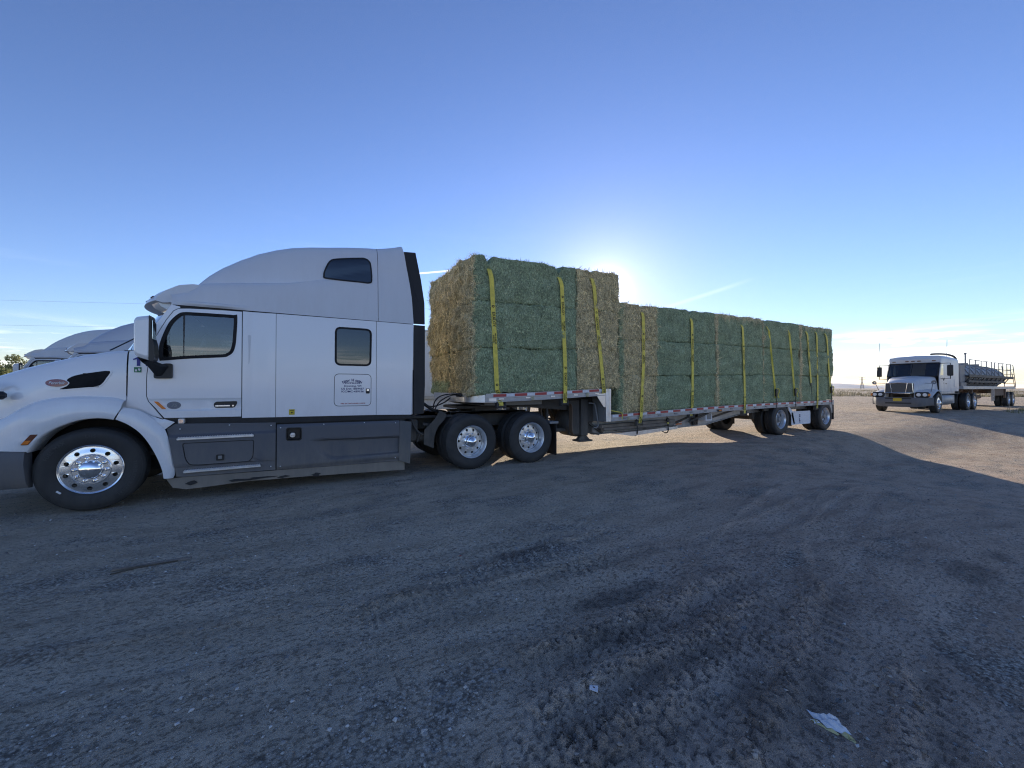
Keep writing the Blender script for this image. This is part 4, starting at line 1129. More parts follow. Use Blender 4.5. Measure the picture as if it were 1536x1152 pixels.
    ev = [(-.321 + .098 * math.cos(t), 1.580 + .046 * math.sin(t)) for t in (2 * PI * i / 36 for i in range(36))]
    ev2 = [(-.321 + .110 * math.cos(t), 1.580 + .055 * math.sin(t)) for t in (2 * PI * i / 36 for i in range(36))]
    b0 = panel('emblem_base', W, ev2, hood, yf=lambda x, z: hood_y(x, z) - .008, gx=.05, gz=.05, thick=.012)
    bdg = panel('emblem', M['badge_red'], ev, hood, yf=lambda x, z: hood_y(x, z) - .013, gx=.05, gz=.05, thick=.008)
    m = MB(); text_add(m, 'Peterbilt', .046, (-.321, 0, 1.580), bold=.0004, shear=.28, sx=.86); m.v = [(x, hood_y(x, z) - .0152, z) for x, y, z in m.v]
    m.build('lettering', M['ink_white'], hood, None, False)
    # crease line pressed above the intake
    # ---- front fender (part of the hood shell) and its flare
    arch = smooth_curve([(-.53, .778), (-.490, .850), (-.427, .946), (-.35, 1.015), (-.273, 1.065), (-.113, 1.134), (.041, 1.156), (.14, 1.148), (.216, 1.131)], 4)
    c2 = smooth_curve([(-.80, .80), (-.76, .98), (-.66, 1.095), (-.545, 1.171), (-.341, 1.272), (-.128, 1.316), (.097, 1.305), (.278, 1.262)], 4)
    c1 = smooth_curve([(-1.06, .80), (-.92, 1.08), (-.762, 1.185), (-.616, 1.291), (-.464, 1.368), (-.254, 1.411), (-.033, 1.416), (.198, 1.398), (.299, 1.36)], 4)
    N = 44; A, B_, D = resample(arch, N), resample(c2, N), resample(c1, N); rows = []
    for i in range(N):
        (ax, az), (bx, bz), (dx_, dz_) = A[i], B_[i], D[i]
        f = ssm(-dx_, .45, 1.1)
        yo = .028 + .03 * ssm(-ax, .45, .6)
        yb_ = .045 + .05 * ssm(-bx, .5, .85); yd = hood_y(dx_, dz_) + .002
        mid = ((ax + bx) / 2, (yo + yb_) / 2 - .006, (az + bz) / 2)
        rows.append([(dx_, yd, dz_), (dx_ * .78 + bx * .22, yd * .42 + yb_ * .58, dz_ * .86 + bz * .14), (dx_ * .45 + bx * .55, yd * .12 + yb_ * .88 - .004, dz_ * .55 + bz * .45), (bx, yb_ - .006, bz), mid, (ax, yo, az), (ax * .985, yo + .012, az - .012), (ax * .97, yo + .05, az - .014), (ax * .97, .36, az - .014)])
    m = MB(); m.loft(rows); fen = m.build('fender', W, T, 50); mirror(fen, YC)
    # outer front corner of the fender down to the bumper
    rows = []
    for i in range(12):
        u = i / 11; x = -1.06 - .24 * u; y = .20 + .42 * u ** 1.3
        z_t = interp(x, zcr)
        rows.append([(x, hood_y(x, z_t + .001), z_t), (x - .03, y - .04, z_t - .08), (x - .04, y - .07, .80)])
    m = MB(); m.loft([[(c1[0][0], hood_y(c1[0][0], 1.0), interp(c1[0][0], zcr)), (-.95, .16, .80)]] + [[r[0], r[2]] for r in rows]); fc = m.build('fender_front', W, T, 50); mirror(fc, YC)
    m = MB(); m.loft([[(-1.34, YC + s * .62, 1.42), (-1.36, YC + s * .62, .80)] for s in (-1, 1)]); m.build('grille_surround', M['chrome'], T)
    m = MB()
    for k in range(13): m.box(-1.46, -1.36, .72, 1.78, .86 + k * .042, .875 + k * .042, .003)
    m.build('grille_bars', M['chrome'], T)
    for y0, y1 in ((.25, .68), (1.82, 2.25)):
        m = MB(); m.box(-1.325, -.93, y0, y1, .79, 1.17, .07); m.build('headlamp_surround', W, T, 40)
    for y0, y1 in ((.28, .62), (1.88, 2.22)):
        m = MB(); m.box(-1.345, -1.20, y0, y1, .84, 1.08, .05); m.build('headlamp', M['clear_lens'], T)
    # side marker lamp in the fender, half dark half amber
    m = MB(); m.prism(round_poly([(-.570, .858), (-.490, .976), (-.428, .976), (-.508, .856)], .012), .028, .05); mk_ = m.build('marker_lamp', M['amber_dark'], fen)
    m = MB(); m.prism([(-.560, .866), (-.532, .908), (-.482, .908), (-.511, .864)], .022, .03); m.build('marker_lens', M['amber'], mk_)
    # rear quarter of the front fender
    ai = smooth_curve([(.231, 1.126), (.343, 1.059), (.465, .940), (.565, .769), (.642, .582), (.687, .428), (.700, .330)], 4)
    ao = smooth_curve([(.292, 1.272), (.38, 1.252), (.455, 1.222), (.570, 1.125), (.655, 1.030), (.705, .960), (.752, .770), (.792, .531), (.806, .378), (.790, .322)], 4)
    A, B_ = resample(ai, 30), resample(ao, 30)
    rows = [[(bx, .075, bz), (bx * .8 + ax * .2, .045, bz * .8 + az * .2), ((ax + bx) / 2, .030, (az + bz) / 2), (ax, .032, az), (ax, .05, az), (ax - .005, .36, az - .005)] for (ax, az), (bx, bz) in zip(A, B_)]
    m = MB(); m.loft(rows); rq = m.build('fender_rear', W, T, 50); mirror(rq, YC)
    ear = panel('fender_gusset', W, [(.458, 1.216), (.560, 1.150), (.668, 1.103), (.69, 1.108), (.800, 1.062), (.700, .972), (.62, 1.06)], T, yf=lambda x, z: .078 + .04 * ssm(z, 1.06, 1.2), gx=.06, gz=.06); mirror(ear, YC)
    # wheel house
    m = MB(); rr = []
    for i in range(21):
        a = PI * 1.08 * i / 20 - .12; rr.append([(.05 + .72 * math.cos(a), y, .50 + .72 * math.sin(a) * .92) for y in (.34, .80)])
    m.loft(rr); m.box(-.75, .85, .78, .82, .35, 1.2, .0); wh = m.build('wheel_house', M['black_matte'], T); mirror(wh, YC)
    m = MB(); m.box(-.9, .3, .85, 1.65, .95, 1.7, .1); m.box(-1.25, -1.05, .55, 1.95, .7, 1.5, .02); m.build('engine', M['chassis'], T)
    m = MB(); m.prism([(.15, 1.42), (.15, 1.24), (.36, 1.13), (.62, 1.10), (.56, 1.17), (.46, 1.25), (.34, 1.31), (.30, 1.42)], .150, .168); wp = m.build('fender_apron', W, T); mirror(wp, YC)
    # ---- bumper
    path = [(-.545, .065), (-.75, .075), (-.95, .11), (-1.15, .20), (-1.32, .36), (-1.42, .60), (-1.46, .9), (-1.47, 1.25)]
    path = path + [(x, 2 * YC - y) for x, y in path[-2::-1]]; path = smooth_curve(path, 3)
    rows = []
    for k, (x, y) in enumerate(path):
        e = ssm(min(k, len(path) - 1 - k), 0, 2)
        dxn, dyn = (x + .3), (y - YC); L = math.hypot(dxn, dyn); nx_, ny_ = dxn / L, dyn / L
        rows.append([(x - nx_ * .10, y - ny_ * .10, .79), (x + nx_ * .0, y, .785), (x + nx_ * .015, y + ny_ * .015, .72), (x + nx_ * .02, y + ny_ * .02, .62), (x + nx_ * .0, y, .50), (x - nx_ * .02, y - ny_ * .02, .40), (x - nx_ * .06, y - ny_ * .06, .345), (x - nx_ * .12, y - ny_ * .12, .34)])
    m = MB(); m.loft(rows); m.add(rows[0], [list(range(8))]); m.add(rows[-1], [list(range(8))[::-1]]); m.build('bumper', M['grey_plastic'], T, 40)
    # hood mirror on its black arm, mostly out of frame
    for y0, sg in ((.26, 1), (2.24, -1)):
        m = MB(); m.tube([(-.98, y0 + sg * .10, 1.46), (-.90, y0 - sg * .03, 1.60), (-.82, y0 - sg * .10, 1.53)], .022, 8); m.box(-.90, -.735, y0 - sg * .10 - .05, y0 - sg * .10 + .05, 1.385, 1.480, .04); m.build('hood_mirror', M['black'], T, 40)

    # ---- door mirror
    ym = -.20
    pm = [(.468, 2.36), (.489, 2.393), (.613, 2.421), (.622, 2.395), (.620, 1.857), (.498, 1.903), (.471, 1.938)]
    pr = round_poly(pm, .03, 4)
    m = MB(); n = len(pr); ctr = Vector((.55, 2.13))
    def shell(s, y): return [(ctr.x + (x - ctr.x) * s, y, ctr.y + (z - ctr.y) * s) for x, z in pr]
    rows = [shell(.80, ym - .105), shell(.93, ym - .090), shell(1.0, ym - .05), shell(1.0, ym + .05), shell(.93, ym + .095), shell(.80, ym + .11)]
    m.loft(rows, True); m.add(rows[0], [list(range(n))]); m.add(rows[-1], [list(range(n))[::-1]])
    mh = m.build('mirror', W, T, 50)
    pb = round_poly([(.612, 2.425), (.632, 2.40), (.640, 2.154), (.665, 2.05), (.668, 1.90), (.655, 1.855), (.612, 1.850)], .015, 3)
    m = MB(); m.prism(pb, ym - .095, ym + .10); m.build('mirror_bezel', M['black'], mh, 40)
    m = MB(); m.box(.641, .646, ym - .08, ym + .085, 1.92, 2.36, .002); m.build('mirror_glass', M['chrome'], mh)
    m = MB(); m.prism(round_poly([(.575, 1.645), (.765, 1.647), (.765, 1.846), (.690, 1.848), (.575, 1.80)], .025), .105, .145)
    m.loft([[(.49, ym - .03, 1.90), (.57, ym - .04, 1.91), (.60, ym + .02, 1.86), (.52, ym + .05, 1.84)], [(.55, -.06, 1.80), (.63, -.07, 1.86), (.66, .0, 1.80), (.60, .02, 1.74)], [(.60, .11, 1.67), (.70, .11, 1.82), (.74, .13, 1.80), (.66, .13, 1.66)]], True)
    m.build('mirror_arm', M['black'], mh, 40)
    q = mirror(mh, YC)
    for ch in list(mh.children): mirror(ch, YC, q)

    # ---- steps, tank fairing, skirts
    st_o = [(.712, .975), (.804, 1.040), (1.958, 1.008), (1.958, .313), (.901, .325), (.822, .336), (.795, .504), (.757, .743)]
    tbx = round_poly([(.884, .777), (1.690, .771), (1.680, .530), (1.640, .468), (1.071, .470), (.960, .482), (.918, .56)], .035)
    def yst(x, z):
        return .050 + .035 * ssm(z, .85, .90) + .02 * ssm(.45 - z, -.02, .0) + .016 * (1 - ssm(x, .72, .80))
    sf = panel('step_fairing', M['grey_plastic'], st_o, T, [inset_poly(tbx, -.004)], yf=yst, gx=.10, gz=.08, zl=(.84, .855, .87, .885, .90, .44, .455)); mirror(sf, YC)
    tb = panel('toolbox_door', M['grey_plastic'], inset_poly(tbx, .006), T, yf=lambda x, z: .052 + .004 * ssm(z, .45, .5), gx=.2, gz=.1); mirror(tb, YC)
    m = MB(); m.prism(inset_poly(tbx, -.02), .085, .10); m.build('toolbox_gasket', M['black'], tb)
    m = MB(); m.prism(round_poly([(1.252, .595), (1.340, .595), (1.340, .513), (1.252, .513)], .012), .044, .056); lt = m.build('latch', M['black'], tb); m = MB(); m.box(1.275, 1.318, .036, .046, .535, .580, .006); m.build('latch_paddle', M['steel_grey'], lt)
    for x0, x1, z0 in ((.828, 1.690, .838), (.900, 1.775, .395)):
        m = MB(); m.box(x0, x1, .022, .19, z0 - .018, z0 + .014, .006)
        k = int((x1 - x0) / .028)
        for i in range(k): m.box(x0 + .012 + i * .028, x0 + .026 + i * .028, .022, .19, z0 + .014, z0 + .026, .003)
        for i in range(5): m.box(x0 + .01, x1 - .01, .030 + i * .034, .040 + i * .034, z0 + .014, z0 + .022, .002)
        tr = m.build('step_tread', M['alu_dull'], T); mirror(tr, YC)
    m = MB(); m.box(.70, 3.97, .16, .20, .99, 1.095, .0); m.box(.75, 3.9, .20, .24, .25, 1.0, 0); bk = m.build('sill', M['black_matte'], T); mirror(bk, YC)
    m = MB(); m.box(.831, .897, .085, .17, 1.038, 1.106, .008); sq = m.build('work_lamp', M['clear_lens'], T); m = MB(); m.lathe_y([(.026, .086), (.026, .078), (.014, .078), (.012, .082), (.0005, .082)], 20, .864, 1.072); m.build('lamp_bezel', M['chrome'], sq)
    tk_o = [(1.972, .978), (3.768, .966), (3.768, .280), (1.972, .306)]
    fu = round_poly([(2.100, .916), (2.289, .913), (2.289, .737), (2.100, .740)], .03)
    gr = [(2.361, .735), (3.9, .700), (3.9, .408), (2.709, .395), (2.600, .475)]
    def inside_d(x, z, poly):
        d = 9; c = False
        for (a, b), (p, q_) in zip(poly, poly[1:] + poly[:1]):
            L2 = (p - a) ** 2 + (q_ - b) ** 2; t = min(1, max(0, ((x - a) * (p - a) + (z - b) * (q_ - b)) / L2))
            d = min(d, math.hypot(x - a - t * (p - a), z - b - t * (q_ - b)))
            if (b > z) != (q_ > z) and x < (p - a) * (z - b) / (q_ - b) + a: c = not c
        return d if c else -d
    def ytk(x, z):
        return .048 + .060 * ssm(inside_d(x, z, gr), 0, .035) * ssm(x, 2.36, 2.75) + .025 * ssm(z, .93, .98) + .03 * ssm(.36 - z, 0, .06) + .012 * math.cos(PI * min(1, abs(z - .84) / .10)) * (abs(z - .84) < .1) * 0
    tf = panel('tank_fairing', M['grey_plastic'], tk_o, T, [fu], yf=ytk, gx=.045, gz=.022); mirror(tf, YC)
    m = MB(); n = len(fu); a = [(x, .046, z) for x, z in inset_poly(fu, -.012)]; b = [(x, .046, z) for x, z in fu]; c = [(x, .14, z) for x, z in inset_poly(fu, .01)]
    m.add(a + b, [[i, (i + 1) % n, n + (i + 1) % n, n + i] for i in range(n)]); m.add(b + c, [[i, (i + 1) % n, n + (i + 1) % n, n + i] for i in range(n)]); m.add(c, [list(range(n))]); fr_ = m.build('fuel_recess', M['black'], T)
    m = MB(); m.lathe_y([(.040, .135), (.040, .095), (.034, .088), (.0005, .088)], 24, 2.178, .808); m.box(2.150, 2.206, .076, .09, .800, .816, .003); m.build('fuel_cap', M['alu_dull'], fr_)
    fl = panel('rear_flare', M['grey_flare'], [(3.774, .964), (3.962, .937), (3.950, .60), (3.937, .225), (3.760, .285)], T, yf=lambda x, z: .052 - .045 * ssm(x, 3.78, 3.94), gx=.04, gz=.1, thick=.12); mirror(fl, YC)
    sk = panel('lower_skirt', M['brown_plate'], [(.718, .310), (.782, .190), (.93, .150), (1.636, .180), (2.4, .165), (3.864, .115), (3.864, .272), (1.966, .300), (.893, .320)], T, yf=lambda x, z: .085 + .02 * math.sin(x * 9) * .3, gx=.1, gz=.1); mirror(sk, YC)
    for k_, (sx0, sz0) in enumerate(((1.55, .205), (1.78, .215), (2.06, .20), (.98, .235), (2.5, .18))):
        m = MB(); pp = [(sx0 + (.10 + .05 * math.sin(3.1 * j + k_)) * (1.5 if k_ < 2 else .6) * math.cos(2 * PI * j / 11), sz0 + (.022 + .012 * math.sin(5.3 * j + k_)) * math.sin(2 * PI * j / 11)) for j in range(11)]
        m.prism(pp, .0745, .083); m.build('worn_patch', M['black_matte'], sk)
    m = MB()
    for bx_, bz_ in ((2.02, .93), (2.02, .36), (2.6, .955), (3.2, .955), (3.70, .93), (3.70, .34), (.86, .97), (1.4, 1.0), (1.9, .97), (1.9, .37), (3.83, .86), (3.83, .40)): m.lathe_y([(.009, .060), (.009, .046), (.005, .043), (.0005, .043)], 8, bx_, bz_)
    m.build('fairing_bolts', M['alu_dull'], T)['kind'] = 'stuff'
    # ---- behind the cab: quarter guard, mud flap, lines
    qf = smooth_curve([(4.56, 1.10), (4.69, 1.03), (4.66, .94), (4.545, .80), (4.475, .62), (4.460, .42)], 4)
    m = MB(); m.loft([[(x, .30, z), (x, .92, z)] for x, z in qf]); m.loft([[(x, .30, z), (x - .035, .30, z - .005)] for x, z in qf])
    web = [(4.56, 1.10), (4.69, 1.03), (4.66, .94), (4.52, .80), (4.45, .62), (4.44, .42), (4.26, .50), (4.27, .76), (4.46, .94)]
    m.prism(web, .262, .275); m.cyl((4.60, .255, 1.055), (4.60, .30, 1.055), .03); m.bar((4.28, .4, .86), (4.50, .4, .82), .05, .05); qg = m.build('mud_guard', M['chassis'], T, 40); mirror(qg, YC)
    m = MB(); m.box(4.0, 4.18, .35, .8, .55, .95, .03); m.cyl((4.06, .45, .62), (4.30, .45, .62), .09); m.tube([(4.05, .32, .95), (4.1, .28, .8), (4.2, .30, .7), (4.15, .33, .55)], .018); m.tube([(4.02, .34, .9), (4.16, .27, .72), (4.28, .3, .66)], .015); m.box(4.0, 4.9, .50, .56, .955, 1.0, .004); m.build('battery_and_valves', M['chassis'], T, 40)
    m = MB(); m.box(7.06, 7.075, .06, .68, .10, .76, .002); m.build('mud_flap', M['black_matte'], T)
    m = MB(); m.box(7.06, 7.075, 1.82, 2.44, .10, .76, .002); m.build('mud_flap', M['black_matte'], T)
    m = MB(); m.box(6.90, 7.12, .05, .85, .765, .815, .006); m.box(6.90, 7.12, 1.65, 2.45, .765, .815, .006); m.bar((6.85, .9, .85), (7.05, .9, .80), .05, .05); m.build('flap_hanger', M['steel_grey'], T)
    for nm, pts, r_ in (('air_hose', [(4.05, .62, 1.75), (4.12, .56, 1.50), (4.25, .52, 1.30), (4.42, .50, 1.16), (4.56, .50, 1.08), (4.68, .52, 1.03)], .030),
                        ('air_hose', [(4.55, .62, 1.12), (4.58, .60, 1.26), (4.68, .58, 1.36), (4.86, .55, 1.40), (5.02, .50, 1.40)], .013),
                        ('air_hose', [(4.60, .66, 1.10), (4.66, .64, 1.22), (4.76, .60, 1.31), (4.90, .57, 1.375), (5.02, .53, 1.385)], .012),
                        ('air_hose', [(4.04, .9, 1.9), (4.3, .92, 1.35), (4.6, .95, 1.15), (4.9, .98, 1.22), (5.05, 1.0, 1.32)], .014)):
        m = MB(); m.tube(smooth_curve(pts, 5), r_, 8); m.build(nm, M['hose'], T, 60)
    m = MB(); m.tube([(4.13, .5, 1.85), (4.15, .5, 1.35), (4.14, .5, 1.12)], .055, 10); m.tube([(4.06, 2.0, 1.2), (4.10, 2.0, 2.6), (4.10, 2.0, 3.9)], .07, 10); m.build('exhaust_pipe', M['black'], T, 40)
    # ---- wheels
    wheel(T, 0, .085, .512, 'steer', rot=.05); wheel(T, 0, 2.415, .512, 'steer', True)
    for x in (5.114, 6.434):
        wheel(T, x, .030, .512, 'drive', rot=random.random() * 6); wheel(T, x, 2.47, .512, 'drive', True)
    # raised tyre lettering and a dab of white on the near front tyre
    w0 = [c for c in T.children if c.name.startswith('wheel')][0]
    m = MB()
    for s_, a0 in (('LHS', .06), ('FUEL MAX', .95), ('TUBELESS RADIAL', -1.9)):
        vs, fs = text_geo(s_, .052, bold=.0014, space=1.15); o_ = []
        for a, b in vs:
            rr_ = .412 + b; th = PI / 2 + a0 - a / .412
            o_.append((rr_ * math.cos(th), -.0095, rr_ * math.sin(th)))
        m = MB(); m.add(o_, fs); m.build('raised_lettering', M['tyre_letter'], w0, None, False)
    m = MB(); m.box(-.285, -.235, -.010, -.004, -.270, -.250, .002, Matrix.Rotation(R(38), 3, 'Y')); m.build('chalk_mark', M['ink_white'], w0)
    return T
TR = make_tractor()

# ------------------------------------------------------------------ step-deck trailer
UP = [(4.9, 1.375), (5.6, 1.372), (6.45, 1.397), (6.91, 1.413), (7.38, 1.430), (8.0, 1.459), (8.6, 1.480)]       # tape height on the rub rail
LO = [(8.4, .862), (9.25, .888), (10.2, .912), (11.1, .938), (12.0, .961), (13.1, .985), (14.46, 1.002), (15.8, 1.018), (17.7, 1.030), (19.2, 1.041), (20.4, 1.048)]
def up_z(x): return interp(x, UP)
def lo_z(x): return interp(x, LO)
def make_trailer():
    t = thing('step_deck_trailer', 'aluminium step deck trailer with red and white reflective tape, loaded with hay bales', 'trailer', (5, 1.25, 0))
    t.location = (0, 0, 0)
    A = M['alu_rail']
    def rail(name, tab, x0, x1, y, sg, mat, zt, zb, parent, n=24):
        m = MB(); rows = []
        for i in range(n + 1):
            x = x0 + (x1 - x0) * i / n; z = interp(x, tab)
            rows.append([(x, y + sg * .10, z + zt), (x, y, z + zt), (x, y, z - .05), (x, y + sg * .012, z - .052), (x, y + sg * .012, z + zb + .02), (x, y + sg * .0, z + zb + .015), (x, y + sg * .0, z + zb), (x, y + sg * .10, z + zb)])
        m.loft(rows, True); m.add(rows[0], [list(range(8))]); m.add(rows[-1], [list(range(8))[::-1]])
        return m.build(name, mat, parent, 30)
    # decks
    m = MB(); rows = []
    out = [(8.44, .03), (5.56, .03), (5.46, .04), (5.36, .075), (5.26, .135), (5.18, .22), (5.12, .33), (5.09, .46)]
    out = out + [(x, 2.5 - y) for x, y in out[::-1]]; n = len(out)
    m.add([(x, y, up_z(x) - .03) for x, y in out] + [(x, y, up_z(x) + .03) for x, y in out], [list(range(n)), list(range(n, 2 * n))[::-1]] + [[i, (i + 1) % n, n + (i + 1) % n, n + i] for i in range(n)])
    m.build('upper_deck', M['wood'], t)
    nose = smooth_curve([(5.60, .0), (5.47, .008), (5.36, .042), (5.25, .105), (5.16, .20), (5.10, .32), (5.075, .46), (5.07, .9), (5.07, 1.25)], 4)
    nose = nose + [(x, 2.5 - y) for x, y in nose[-2::-1]]
    m = MB(); m.loft([[(x, y, up_z(x) + .045), (x - .0, y, up_z(x) - .03), (x + .004, y, up_z(x) - .13), (x + .05, y + (.03 if y < 1 else -.03 if y > 1.5 else 0), up_z(x) - .135)] for x, y in nose]); m.build('nose_rail', M['alu_dull'], t, 50)
    rail('side_rail', UP, 5.38, 8.40, 0.0, 1, A, .038, -.125, t); rail('side_rail', UP, 5.38, 8.40, 2.5, -1, A, .038, -.125, t)
    rail('side_rail', LO, 8.585, 19.66, 0.0, 1, A, .038, -.120, t, 40); rail('side_rail', LO, 8.585, 19.66, 2.5, -1, A, .038, -.120, t, 40)
    m = MB(); rows = []
    for i in range(25):
        x = 8.5 + 11.16 * i / 24; z = lo_z(x); rows.append([(x, .10, z + .03), (x, 2.40, z + .03), (x, 2.40, z - .02), (x, .10, z - .02)])
    m.loft(rows, True); m.build('lower_deck', M['wood'], t)
    m = MB()
    for k in range(26):
        x = 8.8 + k * .43; z = lo_z(x); m.box(x, x + .05, .10, 2.40, z - .11, z - .021, .004)
    for k in range(7):
        x = 5.6 + k * .43; z = up_z(x); m.box(x, x + .05, .10, 2.40, z - .12, z - .031, .004)
    m.build('cross_members', M['steel_grey'], t)
    # main beams
    bot = [(8.5, .42), (11.6, .432), (12.72, .455), (14.5, .705), (15.2, .74), (20.0, .80)]
    for y in (.50, 1.88):
        m = MB(); top = [(x, lo_z(x) - .115) for x in (8.45, 10, 12, 14, 16, 18, 19.6)]; b2 = [(19.6, .80), (15.2, .745), (14.5, .705), (12.72, .455), (11.6, .432), (8.45, .42)]
        m.prism(top + b2, y, y + .02)
        for (xa, za), (xb, zb) in zip(b2, b2[1:]): m.loft([[(xa, y - .05, za), (xa, y + .08, za), (xa, y + .08, za - .012), (xa, y - .05, za - .012)], [(xb, y - .05, zb), (xb, y + .08, zb), (xb, y + .08, zb - .012), (xb, y - .05, zb - .012)]], True)
        m.build('main_beam', A, t)
        m = MB(); m.prism([(5.9, 1.26), (8.44, 1.33), (8.44, .45), (8.30, .45), (8.2, .80), (7.9, 1.0), (5.9, 1.16)], y, y + .02); m.build('gooseneck_beam', M['chassis'], t)
    m = MB(); m.add([(5.30, .35, 1.25), (5.30, 2.15, 1.25), (5.62, 2.1, 1.155), (5.62, .40, 1.155), (6.9, .40, 1.155), (6.9, 2.1, 1.155)], [(0, 1, 2, 3), (3, 2, 5, 4)]); m.box(5.55, 6.95, .42, 2.08, 1.16, 1.27, .01); m.cyl((5.78, 1.25, 1.16), (5.78, 1.25, 1.05), .045); m.build('coupler_plate', M['steel_grey'], t)
    m = MB(); m.box(5.02, 5.075, .42, .62, 1.345, 1.42, .01)
    for y in (.46, .53, .60): m.cyl((5.03, y, 1.39), (4.985, y, 1.39), .022, 10)
    m.build('gladhands', M['hose'], t, 40)
    # step wall and corner post
    m = MB(); m.box(8.44, 8.47, .02, 2.48, .74, 1.43, .003)
    for k in range(6): m.box(8.47, 8.50, .25 + k * .4, .30 + k * .4, .78, 1.42, .004)
    m.build('step_wall', M['steel_grey'], t)
    for y0, y1 in ((-.002, .07), (2.43, 2.502)):
        m = MB(); m.box(8.425, 8.578, y0, y1, .744, 1.505, .006)
        for x in (8.455, 8.492, 8.530): m.box(x, x + .018, y0 - .008 if y0 < 1 else y0, y1 if y0 < 1 else y1 + .008, .75, 1.50, .003)
        m.build('corner_post', M['alu_dull'], t)
        m = MB(); m.prism([(8.17, 1.325), (8.17, 1.385), (8.42, 1.40), (8.42, 1.085), (8.365, 1.085)], y0 + .012 if y0 < 1 else y0 + .04, y0 + .03 if y0 < 1 else y0 + .06); m.build('gusset', M['alu_dull'], t)
    # stake pockets and rope hooks on the rails
    for tab, x0, x1, st in ((UP, 5.66, 8.3, .61), (LO, 8.95, 19.5, .61)):
        x = x0
        while x < x1:
            z = interp(x, tab)
            m = MB(); m.box(x, x + .11, -.004, .012, z - .083, z - .050, .004); m.build('stake_pocket', M['steel_grey'] if tab is LO else M['alu_dull'], t); x += st
    for x in (6.43, 7.86, 9.12):
        m = MB(); z = (up_z(x) if x < 8.4 else lo_z(x)) - .085; m.tube([(x + .028 * math.cos(a), -.012, z + .034 * math.sin(a)) for a in (2 * PI * i / 16 for i in range(16))], .0075, 6, True); m.build('tie_ring', M['paper_yellow'], t, 60)
    # reflective tape
    def tape(tab, x0, x1, first):
        x, red = x0, first
        while x < x1 - .05:
            L = min(.285 if red else .185, x1 - x)
            m = MB(); z0, z1 = interp(x, tab), interp(x + L, tab)
            m.add([(x, -.0022, z0 - .026), (x + L, -.0022, z1 - .026), (x + L, -.0022, z1 + .026), (x, -.0022, z0 + .026)], [(0, 1, 2, 3)])
            m.build('reflective_tape', M['red_tape'] if red else M['white_tape'], t, None, False); x += L + .004; red = not red
    tape(UP, 5.535, 8.36, True); tape(LO, 8.62, 18.45, False); tape(LO, 18.6, 19.6, False)
    m = MB(); m.box(12.59, 12.77, -.022, .0, .858, .925, .012); lp = m.build('marker_lamp', M['black'], t); m = MB(); m.box(12.625, 12.735, -.030, -.020, .875, .910, .008); m.build('marker_lens', M['amber'], lp)
    # landing gear
    for y in (.36, 1.98):
        m = MB(); m.box(8.00, 8.20, y, y + .16, .42, 1.27, .012); m.box(8.03, 8.17, y + .02, y + .14, .30, .45, .008); m.box(7.90, 8.29, y - .06, y + .22, .285, .325, .01); m.prism([(7.93, .325), (8.27, .325), (8.15, .44), (8.05, .44)], y + .03, y + .13)
        m.bar((8.25, y + .1, .48), (8.66, y + .15, .40), .05, .04); m.bar((8.3, y + .1, .70), (8.72, y + .1, .44), .05, .05)
        m.build('landing_leg', M['chassis'], t)
    m = MB(); m.tube(smooth_curve([(8.20, .33, 1.17), (8.30, .28, 1.16), (8.335, .27, 1.10), (8.41, .26, .72), (8.415, .26, .64), (8.36, .26, .60), (8.28, .26, .605)], 4), .018, 8); m.build('crank_handle', M['steel_grey'], t, 60)
    m = MB(); m.box(7.70, 8.0, .42, .48, .45, 1.25, .02); m.box(8.2, 8.44, .45, .5, .72, 1.2, .01); m.bar((7.6, 1.2, 1.2), (8.1, 1.2, .5), .06, .06); m.box(7.3, 8.0, .55, 2.0, .52, .60, .01)
    for k in range(4): m.bar((7.2 + .2 * k, .6 + .3 * k, 1.2), (7.2 + .2 * k, .6 + .3 * k, .55), .05, .05)
    m.build('gear_bracing', M['chassis'], t)
    for x, y in ((6.93, .55), (7.62, .33)):
        m = MB(); p = smooth_curve([(x - .10, y, 1.20), (x + .03, y, 1.16), (x + .06, y, 1.02), (x + .06, y, .60), (x + .12, y, .47), (x + .24, y, .42)], 4)
        m.loft([[(a, b - .03, c), (a, b + .08, c), (a + .016, b + .08, c - .008), (a + .016, b - .03, c - .008)] for a, b, c in p], True); m.build('hanger_strap', M['rust'], t, 50)
    m = MB(); m.lathe_y([(.03, .42), (.30, .44), (.34, .5), (.34, .9), (.30, .96), (.03, .98)], 32, 7.98, .73); m.build('spare_tank', M['chassis'], t, 40)
    # outriggers, box frame and sign under the deck
    for x in (11.36, 11.94, 13.02):
        m = MB(); z = lo_z(x + .5) - .11; m.bar((x, .44, .56 if x < 12.5 else .66), (x + .42, .06, z), .045, .055); m.build('outrigger', M['chassis'], t)
    m = MB(); m.box(12.10, 12.30, .40, .46, .47, .83, .01); m.cyl((12.16, .39, .52), (12.16, .42, .52), .03); m.cyl((12.25, .39, .52), (12.25, .42, .52), .03); m.build('tool_slot', M['black'], t)
    m = MB(); m.box(12.33, 12.62, .18, .50, .594, .80, .01); f_ = m.build('document_box', M['paper'], t); m = MB(); m.box(12.375, 12.575, .176, .19, .635, .785, .004); m.build('document_box_door', M['steel_grey'], f_)
    m = MB(); m.box(11.33, 11.64, .43, .445, .495, .632, .004); s_ = m.build('placard', M['paper'], t)
    for z0 in (.505, .572): m = MB(); m.box(11.36, 11.625, .425, .431, z0, z0 + .052, .003); m.build('placard_stripe', M['orange_sign'], s_)
    m = MB(); m.box(16.72, 17.985, .045, .065, .290, .735, .004); m.box(16.72, 17.985, .039, .046, .70, .735, .002); m.box(16.80, 17.985, .039, .046, .290, .32, .002); m.box(17.95, 17.985, .039, .046, .29, .735, .002)
